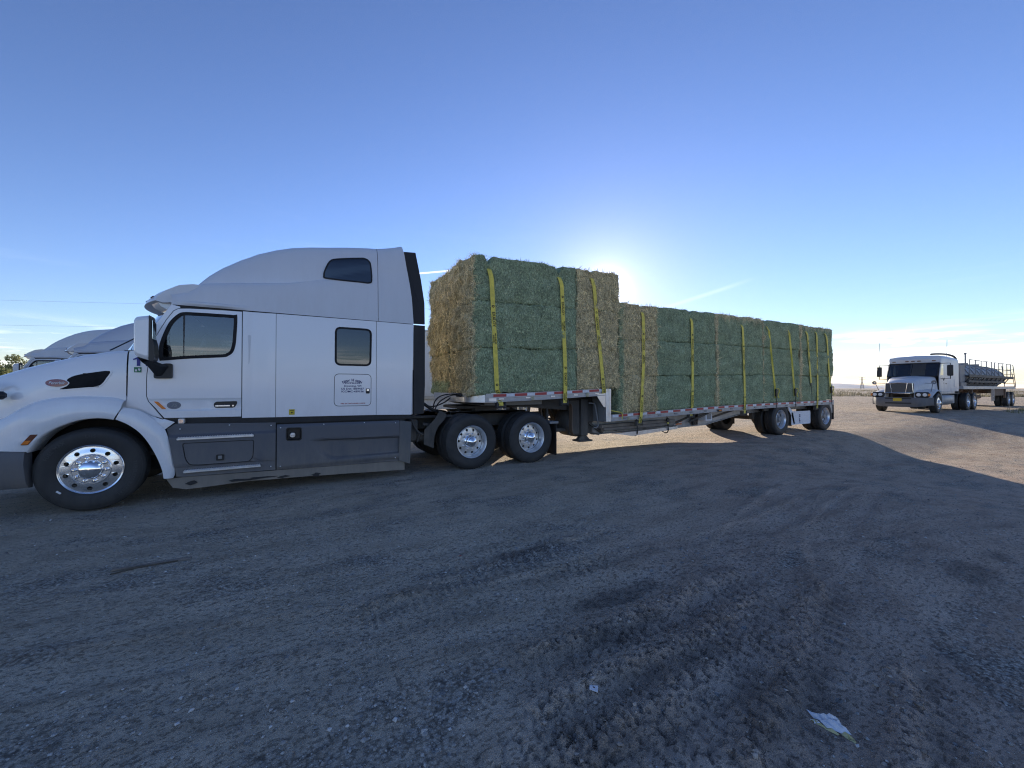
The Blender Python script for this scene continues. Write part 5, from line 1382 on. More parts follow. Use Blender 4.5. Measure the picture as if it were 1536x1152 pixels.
    m.prism([(16.48, .90), (16.58, .90), (16.80, .735), (16.95, .29), (16.86, .29), (16.72, .60)], .045, .06); sk = m.build('side_skirt', M['paper'], t)
    m = MB()
    for z0, h in ((.585, .045), (.535, .035), (.395, .040), (.355, .022)): m.box(17.205, 17.28, .036, .040, z0, z0 + h, .006)
    m.box(17.215, 17.24, .036, .040, .44, .51, .004); m.build('skirt_emblem', M['ink_blue'], sk)
    m = MB(); m.box(16.47, 16.50, .06, .66, .20, .90, .004); m.build('mud_flap', M['black_matte'], t)
    m = MB(); m.box(16.47, 16.50, 1.84, 2.44, .20, .90, .004); m.build('mud_flap', M['black_matte'], t)
    m = MB(); m.prism([(16.50, .85), (16.62, .80), (16.84, .58), (16.84, .24), (16.50, .28)], .10, .12); m.build('quarter_flap', M['black_matte'], t)
    for y0 in (.04, 1.86):
        m = MB(); m.box(19.74, 19.765, y0, y0 + .60, .36, .96, .004); m.build('mud_flap', M['black_matte'], t)
        m = MB(); m.box(19.50, 19.70, y0 + .02, y0 + .58, .60, .97, .006) ; m.build('rear_fender', M['alu_rail'], t)
    m = MB(); m.box(19.66, 19.735, .03, 2.47, .90, 1.05, .01); m.box(19.6, 19.68, .3, 2.2, .50, .58, .01)
    for y in (.5, 1.95): m.box(19.62, 19.67, y, y + .06, .58, .9, .005)
    m.build('rear_sill', M['alu_rail'], t)
    for y in (.2, .4, 2.05, 2.25): m = MB(); m.cyl((19.735, y, .96), (19.75, y, .96), .05, 20); m.build('tail_lamp', M['red_lens'], t)
    m = MB()
    for x in (16.04, 19.11):
        m.cyl((x, .4, .505), (x, 2.1, .505), .07); m.box(x - .55, x + .35, .62, .72, .58, .70, .01); m.box(x - .55, x + .35, 1.78, 1.88, .58, .70, .01)
        for y in (.66, 1.83): m.cyl((x + .25, y, .70), (x + .25, y, .90), .14, 16); m.box(x - .62, x - .45, y - .06, y + .06, .5, .92, .01)
    m.box(14.9, 15.3, .7, 1.2, .60, .85, .02); m.cyl((14.4, .7, .78), (15.4, .7, .78), .09)
    m.box(15.35, 15.75, .20, .26, .78, .86, .008)
    m.build('suspension', M['chassis'], t, 40)
    for x in (16.04, 19.11): wheel(t, x, .03, .507, 'trailer', rot=random.random() * 6); wheel(t, x, 2.47, .507, 'trailer', True)
    # timber rack
    m = MB(); m.box(8.52, 11.08, .16, .20, .52, .535, .004)
    for x in (8.9, 9.9, 10.9): m.box(x, x + .05, .18, .62, .50, .53, .004); m.box(x, x + .05, .6, .63, .5, .82, .004)
    m.build('dunnage_rack', M['chassis'], t)
    return t
TL = make_trailer()
# timbers and ramp board stowed in the rack: loose things carried by the trailer
for k, (z0, z1, y0, xa, xb, lab) in enumerate(((.536, .604, .17, 8.52, 11.02, 'weathered timber beam, lower of two strapped under the trailer deck'), (.608, .682, .18, 8.46, 11.05, 'weathered timber beam, upper of two strapped under the trailer deck'))):
    m = MB(); m.box(xa, xb, y0, y0 + .10, z0, z1, .006, Matrix.Rotation(R(-.9), 3, 'Y')); o = m.build('timber_beam', M['wood'], None); tag(o, lab, 'timber', 'timbers stowed under the trailer deck')
m = MB(); m.prism([(8.70, .447), (8.95, .425), (9.35, .362), (11.02, .450), (11.02, .515)], .10, .15)
for k in range(3): m.cyl((9.62 + k * .12, .098, .455 + .004 * k), (9.62 + k * .12, .102, .455 + .004 * k), .012 if k else .02, 10)
rb = m.build('ramp_board', M['alu_dull'], None); tag(rb, 'pale aluminium loading ramp slung under the timbers below the trailer deck', 'ramp')
for k, (x, lab) in enumerate(((9.50, 'black rubber cord with yellow hook holding the timbers, below the tan bale strap'), (10.62, 'black rubber cord with yellow hook holding the timbers, nearest the orange placard'))):
    m = MB(); m.tube(smooth_curve([(x, .12, .80), (x, .085, .70), (x + .01, .085, .56), (x + .02, .085, .44), (x + .02, .15, .36), (x + .02, .3, .4)], 4), .014, 6)
    o = m.build('tie_cord', M['hose'], None, 60); tag(o, lab, 'tie-down cord', 'cords round the stowed timbers')
    m = MB(); m.box(x - .03, x + .03, .065, .09, .60, .64, .008); m.build('hook', M['webbing'], o)
    m = MB(); m.box(x - .05, x + .05, .06, .12, .66, .74, .012); m.build('buckle', M['black'], o)

# ------------------------------------------------------------------ hay bales
def hay_mat():
    m = bpy.data.materials.new('alfalfa_hay'); n, l, b = nodes(m)
    def at(a): t = n.new('ShaderNodeAttribute'); t.attribute_name = a; return t.outputs['Fac']
    v = texco(n, l)
    f1 = noise_n(n, l, texco(n, l, (1, 1, .55)), 46, 6, .75)
    f2 = noise_n(n, l, v, 5.0, 5, .65)
    f = nmath(n, l, 'ADD', nmath(n, l, 'MULTIPLY', f1, .85), nmath(n, l, 'MULTIPLY', f2, .15))
    green = ramp(n, l, f, [(.36, (.10, .122, .075)), (.46, (.265, .325, .185)), (.55, (.365, .43, .262)), (.66, (.54, .59, .40))])
    tan = ramp(n, l, f, [(.36, (.21, .165, .085)), (.46, (.55, .455, .245)), (.55, (.70, .595, .35)), (.66, (.83, .735, .49))])
    k = nmath(n, l, 'ADD', at('tan'), nmap(n, l, f2, .3, .7, -.18, .18), clamp=True)
    c = mixc(n, l, nmap(n, l, k, .3, .7), green, tan)
    tn = at('tone'); c = mixc(n, l, 1.0, c, ramp(n, l, tn, [(0, (.32, .32, .32)), (.5, (1.12, 1.12, 1.12)), (1, (2.2, 2.15, 2.0))]), 'MULTIPLY')
    l.new(c, b.inputs['Base Color']); b.inputs['Roughness'].default_value = .85; b.inputs['Specular IOR Level'].default_value = .2
    bump(n, l, nmath(n, l, 'ADD', f1, nmath(n, l, 'MULTIPLY', noise_n(n, l, v, 130, 3, .7), .5)), b, .018, .9)
    return m
M['hay'] = hay_mat()
M['twine'] = flat('baling_twine', (.30, .30, .24), .8)
from mathutils import noise as mnoise
STRAPS = []        # filled below, used for the dents in the top bales
def rounded_face_pts(hx, hy, hz, step):
    """grid points on the six faces of a box: position, face normal"""
    P, F = [], []
    for ax in range(3):
        o1, o2 = [(1, 2), (2, 0), (0, 1)][ax]; H = (hx, hy, hz)
        n1, n2 = max(2, int(2 * H[o1] / step)), max(2, int(2 * H[o2] / step))
        for sg in (-1, 1):
            base = len(P)
            for i in range(n1 + 1):
                for j in range(n2 + 1):
                    p = [0, 0, 0]; p[ax] = sg * H[ax]; p[o1] = -H[o1] + 2 * H[o1] * i / n1; p[o2] = -H[o2] + 2 * H[o2] * j / n2
                    P.append((p, ax, sg))
            for i in range(n1):
                for j in range(n2):
                    q = [base + i * (n2 + 1) + j, base + (i + 1) * (n2 + 1) + j, base + (i + 1) * (n2 + 1) + j + 1, base + i * (n2 + 1) + j + 1]
                    F.append(q if sg > 0 else q[::-1])
    return P, F
def bale(label, cx, cy, zb, lx, ly, lz, tan_fn, sides, seed, dents=(), group='hay bales stacked on the trailer', dens=1.0, slope=0.0):
    """one big square bale; sides = which faces carry loose stems"""
    rs = np.random.default_rng(seed)
    H = (lx / 2 + .012, ly / 2, lz / 2 + .005); r = .05
    P, F = rounded_face_pts(*H, .05)
    o = thing('hay_bale', label, 'hay bale', (cx, cy, zb), group)
    so = seed * 3.17
    def shape(p, ax, sg):
        q = [max(-(H[i] - r), min(H[i] - r, p[i])) for i in range(3)]
        d = Vector([p[i] - q[i] for i in range(3)]); L = d.length
        nrm = d / L if L > 1e-6 else Vector([sg if i == ax else 0 for i in range(3)])
        w = Vector(q) + nrm * r if L > 1e-6 else Vector(p)
        nz = mnoise.fractal(Vector((w.x * 1.7 + so, w.y * 1.7, w.z * 2.2)), 1.0, 2.0, 3) * .040 + mnoise.noise(Vector((w.x * 8 + so, w.y * 8, w.z * 6))) * .013 + mnoise.noise(Vector((w.x * 19 + so, w.y * 19, w.z * 15))) * .007
        if tan_fn(w.x, w.y, w.z + lz / 2, ax, sg) > .6: nz += .055 * (abs(mnoise.noise(Vector((w.x * 5 + so, w.y * 5, w.z * 4)))) - .25) + .03 * mnoise.noise(Vector((w.x * 12 + so, w.y * 12, w.z * 6)))
        if ax == 0 and sg < 0: nz = nz * 2.0 + .022 * math.cos(PI * w.z / (lz)) - .01
        nz += .012 * math.cos(PI * w.x / lx) * math.cos(PI * w.z / lz) if ax == 1 else 0
        w = w + nrm * nz
        for xd, dep in dents:
            k = math.exp(-((w.x + cx - xd) / .055) ** 2)
            if w.z > 0: w.z -= dep * k * max(0, (w.z - H[2] + .25) / .25) * (1 if w.y < 0 else .5)
            if w.y < 0: w.y += dep * .35 * k * max(0, (w.z - H[2] + .5) / .5)
        w.z += lz / 2 + slope * w.x
        return w, nrm
    vs = []; tn = []
    for p, ax, sg in P:
        w, nrm = shape(p, ax, sg); vs.append(tuple(w)); tn.append(tan_fn(w.x, w.y, w.z, ax, sg))
    me = bpy.data.meshes.new('body'); me.from_pydata(vs, [], F); me.materials.append(M['hay']); me.shade_smooth()
    a = me.attributes.new('tan', 'FLOAT', 'POINT'); a.data.foreach_set('value', np.array(tn, np.float32))
    a = me.attributes.new('tone', 'FLOAT', 'POINT'); a.data.foreach_set('value', np.array([.42 + .2 * mnoise.noise(Vector((v[0] * 3 + so, v[1] * 3, v[2] * 5))) for v in vs], np.float32))
    bm = bmesh.new(); bm.from_mesh(me); bmesh.ops.remove_doubles(bm, verts=bm.verts[:], dist=1e-4); bm.to_mesh(me); bm.free()
    link(bpy.data.objects.new('body', me), o)
    # loose stems
    sv, sf, st, sn = [], [], [], []
    for ax, sg, n in sides:
        o1, o2 = [(1, 2), (2, 0), (0, 1)][ax]
        n = int(n * 4 * H[o1] * H[o2] * dens)
        for _ in range(n):
            p = [0, 0, 0]; p[ax] = sg * H[ax]; p[o1] = (rs.random() * 2 - 1) * H[o1]; p[o2] = (rs.random() * 2 - 1) * H[o2]
            w, nrm = shape(p, ax, sg); tv = tan_fn(w.x, w.y, w.z, ax, sg)
            tanf = tv > .5
            L = (.03 + .085 * rs.random() ** 1.6) * (1.5 if tanf else .9); th = rs.random() * 2 * PI
            t1 = nrm.orthogonal().normalized(); t2 = nrm.cross(t1)
            d = (t1 * math.cos(th) + t2 * math.sin(th)); d.z *= 1.25; d.normalize()
            a0 = w + nrm * .002; lift = .10 + .5 * rs.random() ** 3
            a1 = a0 + d * L * .5 + nrm * L * .5 * lift * .6; a2 = a0 + d * L * (.95 + .1 * rs.random()) + nrm * L * lift * (.2 + .9 * rs.random()) + t1 * L * .15 * (rs.random() - .5)
            sd = d.cross(nrm).normalized() * (.0020 + .0022 * rs.random()) * (1.2 if tanf else 1.0)
            b = len(sv); sv += [tuple(a0 - sd), tuple(a0 + sd), tuple(a1 - sd), tuple(a1 + sd), tuple(a2)]
            sf += [(b, b + 1, b + 3, b + 2), (b + 2, b + 3, b + 4)]
            q = rs.random(); st += [q] * 5; sn += [min(1, max(0, tv + (rs.random() - .5) * .55 + (.25 if rs.random() < .12 else 0)))] * 5
    if sv:
        me = bpy.data.meshes.new('loose_stems'); me.from_pydata(sv, [], sf); me.materials.append(M['hay'])
        a = me.attributes.new('tan', 'FLOAT', 'POINT'); a.data.foreach_set('value', np.array(sn, np.float32))
        a = me.attributes.new('tone', 'FLOAT', 'POINT'); a.data.foreach_set('value', np.array(st, np.float32) * .95 + .05)
        s = link(bpy.data.objects.new('loose_stems', me), o); s['kind'] = 'stuff'
    return o
def t_long(strip=0.0, top=0.0, far_strip=0.0, lx=2.4):
    """green flanks, cut ends tan; optional brown strip along the front end and brown top"""
    def f(x, y, z, ax, sg):
        v = .9 if ax == 0 else .0
        if ax != 0:
            e = x + lx / 2
            if strip: v = max(v, .95 * (1 - ssm(e, strip * .5, strip * max(.7, 1.2 + .5 * mnoise.noise(Vector((z * 4, 1, strip)))))))
            if far_strip: v = max(v, .8 * (1 - ssm(-x + lx / 2, far_strip * .6, far_strip * 1.2)))
            if top: v = max(v, top * ssm(z, .45, .95))
            v = max(v, .75 * (1 - ssm(e + .07 * mnoise.noise(Vector((z * 5, 7, lx))), 0, .09)))
        return v
    return f
def t_cross(green=.0):
    """bale laid across the trailer: its tan end faces outwards"""
    def f(x, y, z, ax, sg):
        if ax == 1: return .96 - green * ssm(-x, .42, .55) if green else .95
        return .25
    return f
LAY = ('bottom', 'middle', 'top'); sd = 100
def deck_u(x): return up_z(x) + .038
def deck_l(x): return lo_z(x) + .038
SX = dict(s1=(5.44, 5.66), s2=(7.10, 7.235), s3=(7.95, 8.335), s4=(9.60, 9.50), s5=(11.45, 11.48), s6=(13.79, 13.885), s7=(15.21, 15.59), s8=(16.44, 16.765), s9=(17.62, 17.905), s10=(18.32, 18.32), s11=(19.04, 19.37))
dent_u = [(5.455, .19), (7.12, .18), (8.02, .07)]
dent_l = [(9.6, .07), (11.46, .13), (13.80, .12), (14.93, .04), (15.16, .07), (16.44, .09), (17.62, .07), (18.34, .08), (19.04, .08)]
h_u, h_l = .885, .868
for k in range(3):
    x0, x1 = 5.09 + (.05, 0.0, .03)[k], 7.56
    for row, y0 in (('near', .0), ('far', 1.262)):
        sd += 1; cx = (x0 + x1) / 2
        lab = {('near', 2): 'green hay bale with golden end, top of the front stack on the camera side', ('near', 1): 'green hay bale with golden end, middle of the front stack on the camera side', ('near', 0): 'green hay bale with golden end, bottom of the front stack resting on upper deck',
               ('far', 2): 'golden bale end facing the tractor, top of the far front stack', ('far', 1): 'golden bale end facing the tractor, middle of the far front stack', ('far', 0): 'golden bale end with greenish foot, bottom of the far front stack'}[(row, k)]
        tf = t_long(lx=x1 - x0)
        if row == 'far' and k == 0: tf = (lambda x, y, z, ax, sg: .9 - .8 * (1 - ssm(z, .15, .35)) if ax == 0 else 0.0)
        sides = [(0, -1, 2600)] + ([(1, -1, 1500), (2, 1, 700 if k == 2 else 0)] if row == 'near' else [(2, 1, 500 if k == 2 else 0)])
        bale(lab, cx, y0 + .61 + (.012, -.01, .008)[k], deck_u(cx) + h_u * k + .003, x1 - x0, 1.215, h_u, tf, sides, sd, dent_u if (k == 2 and row == 'near') else (), slope=.033)
    sd += 1; cx = 7.58 + 1.24 / 2
    bale({0: 'tan cross-laid bale end, bottom of the stack over the trailer step', 1: 'tan cross-laid bale end, middle of the stack over the trailer step', 2: 'dark brown cross-laid bale end standing highest beside the sun glow'}[k],
         cx + (.02, .0, .03)[k], 1.24, deck_u(cx) + h_u * k + .003, 1.24, 2.46, h_u, t_cross(), [(1, -1, 2300), (0, 1, 900), (2, 1, 900 if k == 2 else 0)], sd, dent_u if k == 2 else (), slope=.033)
for k in range(3):
    sd += 1; cx = 8.83 + 1.26 / 2 + (.0, .03, .03)[k]
    bale(('tan bale end on the lower deck, bottom one just behind the corner post', 'tan cross-laid bale end on the lower deck, middle one behind the step', 'tan cross-laid bale end on the lower deck, top one behind the step')[k],
         cx, 1.24, deck_l(cx) + h_l * k + .003, 1.25, 2.46, h_l, t_cross(.75 if k != 2 else .5), [(1, -1, 2300), (0, -1, 1500), (2, 1, 900 if k == 2 else 0)], sd, dent_l if k == 2 else (), slope=.025)
cols = [(10.11, 12.54, 'directly behind the tan cross-laid stack', .0, .0), (12.57, 14.95, 'third stack from the rear, brown strip down its front edge', .11, .75), (14.97, 17.19, 'second stack from the rear, under thin twisted straps', .03, .0), (17.21, 19.60, 'rearmost stack of the trailer', .15, .62)]
for ci, (x0, x1, where, strip, top) in enumerate(cols):
    for k in range(3):
        sd += 1; cx = (x0 + x1) / 2
        w_ = ('bottom', 'middle', 'top')[k]
        lab = f'green hay bale, {w_} of the stack ' + where if ci == 0 else f'green bale, {w_} of the {where}'
        jx = (.0, .025, -.01)[k] * (1 if ci == 3 else .4)
        bale(lab, cx + jx, .61 + (.01, -.006, .006)[(k + ci) % 3], deck_l(cx) + h_l * k + .003, x1 - x0, 1.215, h_l, t_long(strip, top if k == 2 else 0, lx=x1 - x0),
             [(1, -1, 1250), (2, 1, 500 if k == 2 else 0)] + ([(0, 1, 800)] if ci == 3 else []), sd, dent_l if k == 2 else (), slope=.022 - .004 * ci, dens=(1.0, .8, .7, .65)[ci])

# ------------------------------------------------------------------ ratchet straps
def strap(label, pts, w=.095, text_up=False, t0=.35, print_=True, twist=False, hook=None, behind=False):
    """webbing that follows pts (x, y, z) from the top of the load down to the rail"""
    P = [Vector(p) for p in pts]; o_v, o_f = [], []
    L = [0.0]
    for a, b in zip(P, P[1:]): L.append(L[-1] + (b - a).length)
    def at(s):
        i = 1
        while i < len(L) - 1 and L[i] < s: i += 1
        u = (s - L[i - 1]) / max(1e-9, L[i] - L[i - 1]); d = (P[i] - P[i - 1]).normalized()
        return P[i - 1].lerp(P[i], u), d
    N = max(12, int(L[-1] / .06)); rows = []
    for i in range(N + 1):
        p, d = at(L[-1] * i / N)
        side = Vector((1, 0, 0)) - d * d.x; side.normalize(); nrm = d.cross(side).normalized()
        if nrm.y > 0 and abs(nrm.y) > .3: nrm = -nrm
        if twist and p.y < .1 and p.z < 3.3:
            a = R(62) + .5 * math.sin(i * .35); side = side * math.cos(a) + nrm * math.sin(a); nrm = d.cross(side).normalized()
        wv = w; rip = .0012 * math.sin(i * .37 + 1)
        pc = p + (nrm * rip if not twist else Vector((0, 0, 0)))
        rows.append([pc - side * wv / 2 + nrm * .002, pc + side * wv / 2 + nrm * .002, pc + side * wv / 2 - nrm * .002, pc - side * wv / 2 - nrm * .002])
    m = MB(); m.loft([[tuple(q) for q in r] for r in rows], True)
    o = m.build('load_strap', M['webbing'], None); tag(o, label, 'strap', 'yellow straps over the hay')
    if print_:
        m = MB(); s = t0
        # starts where the webbing hangs on the near flank
        s0 = next(L[i] for i in range(len(P)) if P[i].y < .06)
        end = L[-1]
        def put(txt, size, s, off, sx_=1.0, bold=0.0):
            vs, fs = text_geo(txt, size, bold=bold); out = []
            for a, b in vs:
                a *= sx_
                ss = s0 + s + (a if not text_up else -a); ss = min(end - .002, max(0, ss))
                p, d = at(ss); side = Vector((1, 0, 0)) - d * d.x; side.normalize()
                q = p + side * ((b + off) if not text_up else -(b + off)); out.append((q.x, q.y - .0085, q.z))
            m.add(out, fs)
        while s < end - s0 - .1:
            if s - .25 > 0 or True:
                put('EXALOY', .082, s + .03, 0, .92, .0012)
                # boxed D ahead of the name
                q0 = s - (.215 if not text_up else .215)
                put('D', .060, q0 if not text_up else q0, 0, 1.0, .004)
                put('WLL 5,400 LBS', .036, s + .40, .018, .92, .0016); put('2,450 KGS', .036, s + .40, -.022, .92, .0016)
            s += 1.50
        m.build('lettering', M['ink'], o, None, False)
    if hook == 'ratchet':
        p = P[-2]
        m = MB(); m.box(p.x - .03, p.x + .05, p.y - .05, p.y - .005, p.z - .22, p.z + .03, .012); m.cyl((p.x - .045, p.y - .03, p.z - .02), (p.x + .065, p.y - .03, p.z - .02), .022, 10); m.build('ratchet', M['black'], o, 40)
        m = MB(); m.tube(smooth_curve([(p.x + .02, p.y - .03, p.z + .02), (p.x + .10, p.y - .05, p.z + .03), (p.x + .14, p.y - .05, p.z - .06), (p.x + .08, p.y - .04, p.z - .17), (p.x + .12, p.y - .05, p.z - .26)], 4), .014, 6); m.build('loose_tail', M['webbing'], o, 60)
        m = MB(); m.tube([(p.x + .01, p.y - .02, p.z - .2), (p.x + .03, p.y - .02, p.z - .42), (p.x + .03, p.y - .03, p.z - .60)], .010, 6); m.build('hook', M['black'], o, 60)
    elif hook == 'winch':
        p = P[-1]
        m = MB(); m.cyl((p.x - .09, p.y + .03, p.z), (p.x + .09, p.y + .03, p.z), .036, 14); m.box(p.x - .10, p.x - .08, p.y - .02, p.y + .08, p.z - .05, p.z + .08, .006); m.box(p.x + .08, p.x + .10, p.y - .02, p.y + .08, p.z - .05, p.z + .08, .006); m.build('winch', M['chassis'], o, 40)
    elif hook == 'flat':
        p = P[-2]
        m = MB(); m.prism([(p.x - .05, p.z - .0), (p.x + .05, p.z - .0), (p.x + .015, p.z - .11), (p.x - .015, p.z - .11)], p.y - .012, p.y + .004); m.tube([(p.x, p.y - .01, p.z - .09), (p.x + .02, p.y - .01, p.z - .32), (p.x + .03, p.y - .01, p.z - .58)], .008, 6); m.build('hook', M['black'], o)
    return o
def over(xt, zt, rest, cut=.05):
    back = [(xt, 2.46, zt - .3), (xt, 2.40, zt - .02), (xt, 2.0, zt + .005)] if xt < 10 else [(xt, 1.225, zt - .3), (xt, 1.16, zt - .03), (xt, 1.0, zt + .003)]
    return back + [ (xt, .50, zt + .005), (xt, .22, zt - .25 * cut), (xt, .085, zt - .02 - .8 * cut), (xt, .0, zt - .06 - 1.1 * cut), (xt, -.03, zt - .12 - 1.15 * cut)] + rest
yf_ = -.035
strap('yellow strap printed DEXALOY, frontmost one crossing the green front stack', over(5.455, 3.985, [(5.478, yf_, 3.62), (5.526, yf_, 2.841), (5.616, yf_ + .03, 1.47), (5.66, .03, 1.41), (5.67, .03, 1.30), (5.70, -.02, 1.22), (5.705, -.01, 1.17)], .14), t0=.92, hook='winch')
strap('yellow strap with reversed-side print beside the tan stack, hooked under upper deck', over(7.12, 4.045, [(7.145, yf_, 3.70), (7.19, yf_, 2.8), (7.234, yf_, 2.0), (7.235, yf_, 1.46), (7.235, -.03, 1.30), (7.235, -.02, 1.19)], .13), t0=.62, hook='winch')
strap('yellow strap crossing the brown stack over the step, leaning rearwards', over(8.01, 4.075, [(8.045, yf_, 3.75), (8.13, yf_, 3.006), (8.235, yf_, 2.2), (8.335, yf_ + .01, 1.46), (8.345, -.012, 1.40)]), text_up=True, t0=.98)
strap('yellow strap over the tan lower-deck stack behind the step, winched below the rail', over(9.60, 3.47, [(9.605, yf_, 3.1), (9.615, yf_, 2.258), (9.55, yf_, 1.3), (9.53, yf_, .935), (9.515, -.03, .80), (9.497, -.01, .66)]), text_up=True, t0=.75, hook='winch')
strap('yellow strap in the notch of the green stack right behind the tan bales', over(11.45, 3.53, [(11.45, yf_, 3.2), (11.47, yf_, 2.3), (11.483, yf_ + .02, 1.05), (11.483, .03, .92), (11.483, .02, .76)], .10), t0=.65, hook='winch')
strap('yellow strap down the middle of the stack with brownish top, winched below rail', over(13.79, 3.55, [(13.80, yf_, 3.2), (13.836, yf_, 2.42), (13.87, yf_, 1.5), (13.887, yf_, 1.04), (13.885, -.02, .76)], .10), text_up=True, t0=.85, hook='winch')
strap('thin twisted yellow strap with ratchet, first of two on the green rear part', over(15.15, 3.56, [(15.213, yf_, 3.3), (15.38, yf_, 2.4), (15.55, yf_, 1.47), (15.575, yf_, 1.2)]), print_=False, w=.05, twist=True, hook='ratchet')
strap('thin twisted yellow strap with ratchet, second one nearer the rear stack', over(16.42, 3.57, [(16.46, yf_, 3.25), (16.62, yf_, 2.3), (16.735, yf_, 1.48), (16.75, yf_, 1.25)]), print_=False, w=.05, twist=True, hook='ratchet')
strap('yellow strap ending in a flat hook, front one of the rearmost stack', over(17.60, 3.60, [(17.66, yf_, 3.35), (17.78, yf_, 2.45), (17.878, yf_, 1.70), (17.882, yf_, 1.66)]), t0=.6, hook='flat')
strap('straight yellow strap running below the rail, middle of the rearmost stack', over(18.32, 3.61, [(18.325, yf_, 3.3), (18.35, yf_, 2.0), (18.358, yf_, 1.09), (18.33, -.02, .80)]), t0=1.0, hook='winch')
strap('short yellow strap near the rear edge of the load with knotted tail', over(19.03, 3.60, [(19.08, yf_, 3.3), (19.2, yf_, 2.3), (19.306, yf_, 1.55), (19.33, yf_, 1.35)]), print_=False, hook='ratchet')
# a short spare strap end lying at the corner post
m = MB(); m.tube(smooth_curve([(8.62, .06, 1.0), (8.75, .0, .97), (8.86, -.02, .95), (8.90, -.03, .90), (8.89, -.03, .80)], 4), .012, 6)
o = m.build('strap_tail', M['webbing'], None, 60); tag(o, 'loose yellow strap tail knotted on the rail right behind the corner post', 'strap')

# ------------------------------------------------------------------ two more white tractors and their trailers, parked beyond
t2 = copy_tree(TR, None, ('lettering', 'sticker', 'oval_badge', 'emblem', 'emblem_base', 'raised_lettering', 'chalk_mark'))
t2.location = (-4.35, 10.55, -.02)
t2['label'] = 'pale blue-grey semi tractor seen over the bonnet, nearer of two, just left of the mirror'
t1 = copy_tree(t2); t1.location = (-6.55, 14.0, -.03)
def repaint(o, table):
    for s_ in o.material_slots:
        if s_.material and s_.material.name in table: k_ = s_.material.name; s_.link = 'OBJECT'; s_.material = table[k_]
    for ch in o.children: repaint(ch, table)
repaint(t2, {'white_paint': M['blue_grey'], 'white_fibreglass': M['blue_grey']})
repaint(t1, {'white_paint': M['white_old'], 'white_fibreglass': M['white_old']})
t1['label'] = 'white semi tractor farthest left over the bonnet, beside the bush, rounded grey-lit roof'
def box_trailer(label, x, y, k=1.0):
    LN = 15.9 * k
    t = thing('box_trailer', label, 'trailer', (x, y, -.03), 'white box trailers behind the parked tractors')
    m = MB(); m.box(0, LN, 0, 2.55, 1.18, 4.14, .02); m.build('body', M['white_old'], t)
    m = MB(); m.box(-.01, LN + .01, -.012, 2.562, 1.05, 1.18, .006); m.box(-.012, LN + .012, -.014, 2.564, 4.08, 4.16, .006); m.build('rails', M['alu_rail'], t)
    m = MB()
    for k in range(int((LN - .4) / .6)): m.box(.3 + k * .6, .335 + k * .6, -.006, .002, 1.2, 4.03, 0)
    m.build('wall_posts', M['white_old'], t)
    m = MB()
    for k in range(int((LN - .6) / 1.2)): m.box(.4 + k * 1.2, .62 + k * 1.2, -.016, -.010, 1.085, 1.14, 0)
    m.build('marker_strips', M['red_tape'], t)
    m = MB(); m.box(2.6, LN - 3.6, .08, .12, .58, 1.05, .006); m.build('side_skirt', M['white_old'], t)
    m = MB(); m.box(2.9, 3.1, .4, .55, .3, 1.1, .01); m.box(2.9, 3.1, 2.0, 2.15, .3, 1.1, .01); m.box(.5, LN - .1, .9, 1.0, .85, 1.1, .01); m.box(.5, LN - .1, 1.6, 1.7, .85, 1.1, .01); m.build('undercarriage', M['chassis'], t)
    for xx in (LN - 2.9, LN - 1.65): wheel(t, xx, .03, .53, 'trailer'); wheel(t, xx, 2.52, .53, 'trailer', True)
    return t
box_trailer('white box trailer glimpsed between the sleeper and the hay, with grey bottom rail', .35, 10.55, .877)
box_trailer('white box trailer behind the leftmost tractor, hidden past the nearer box trailer', -1.85, 14.0)

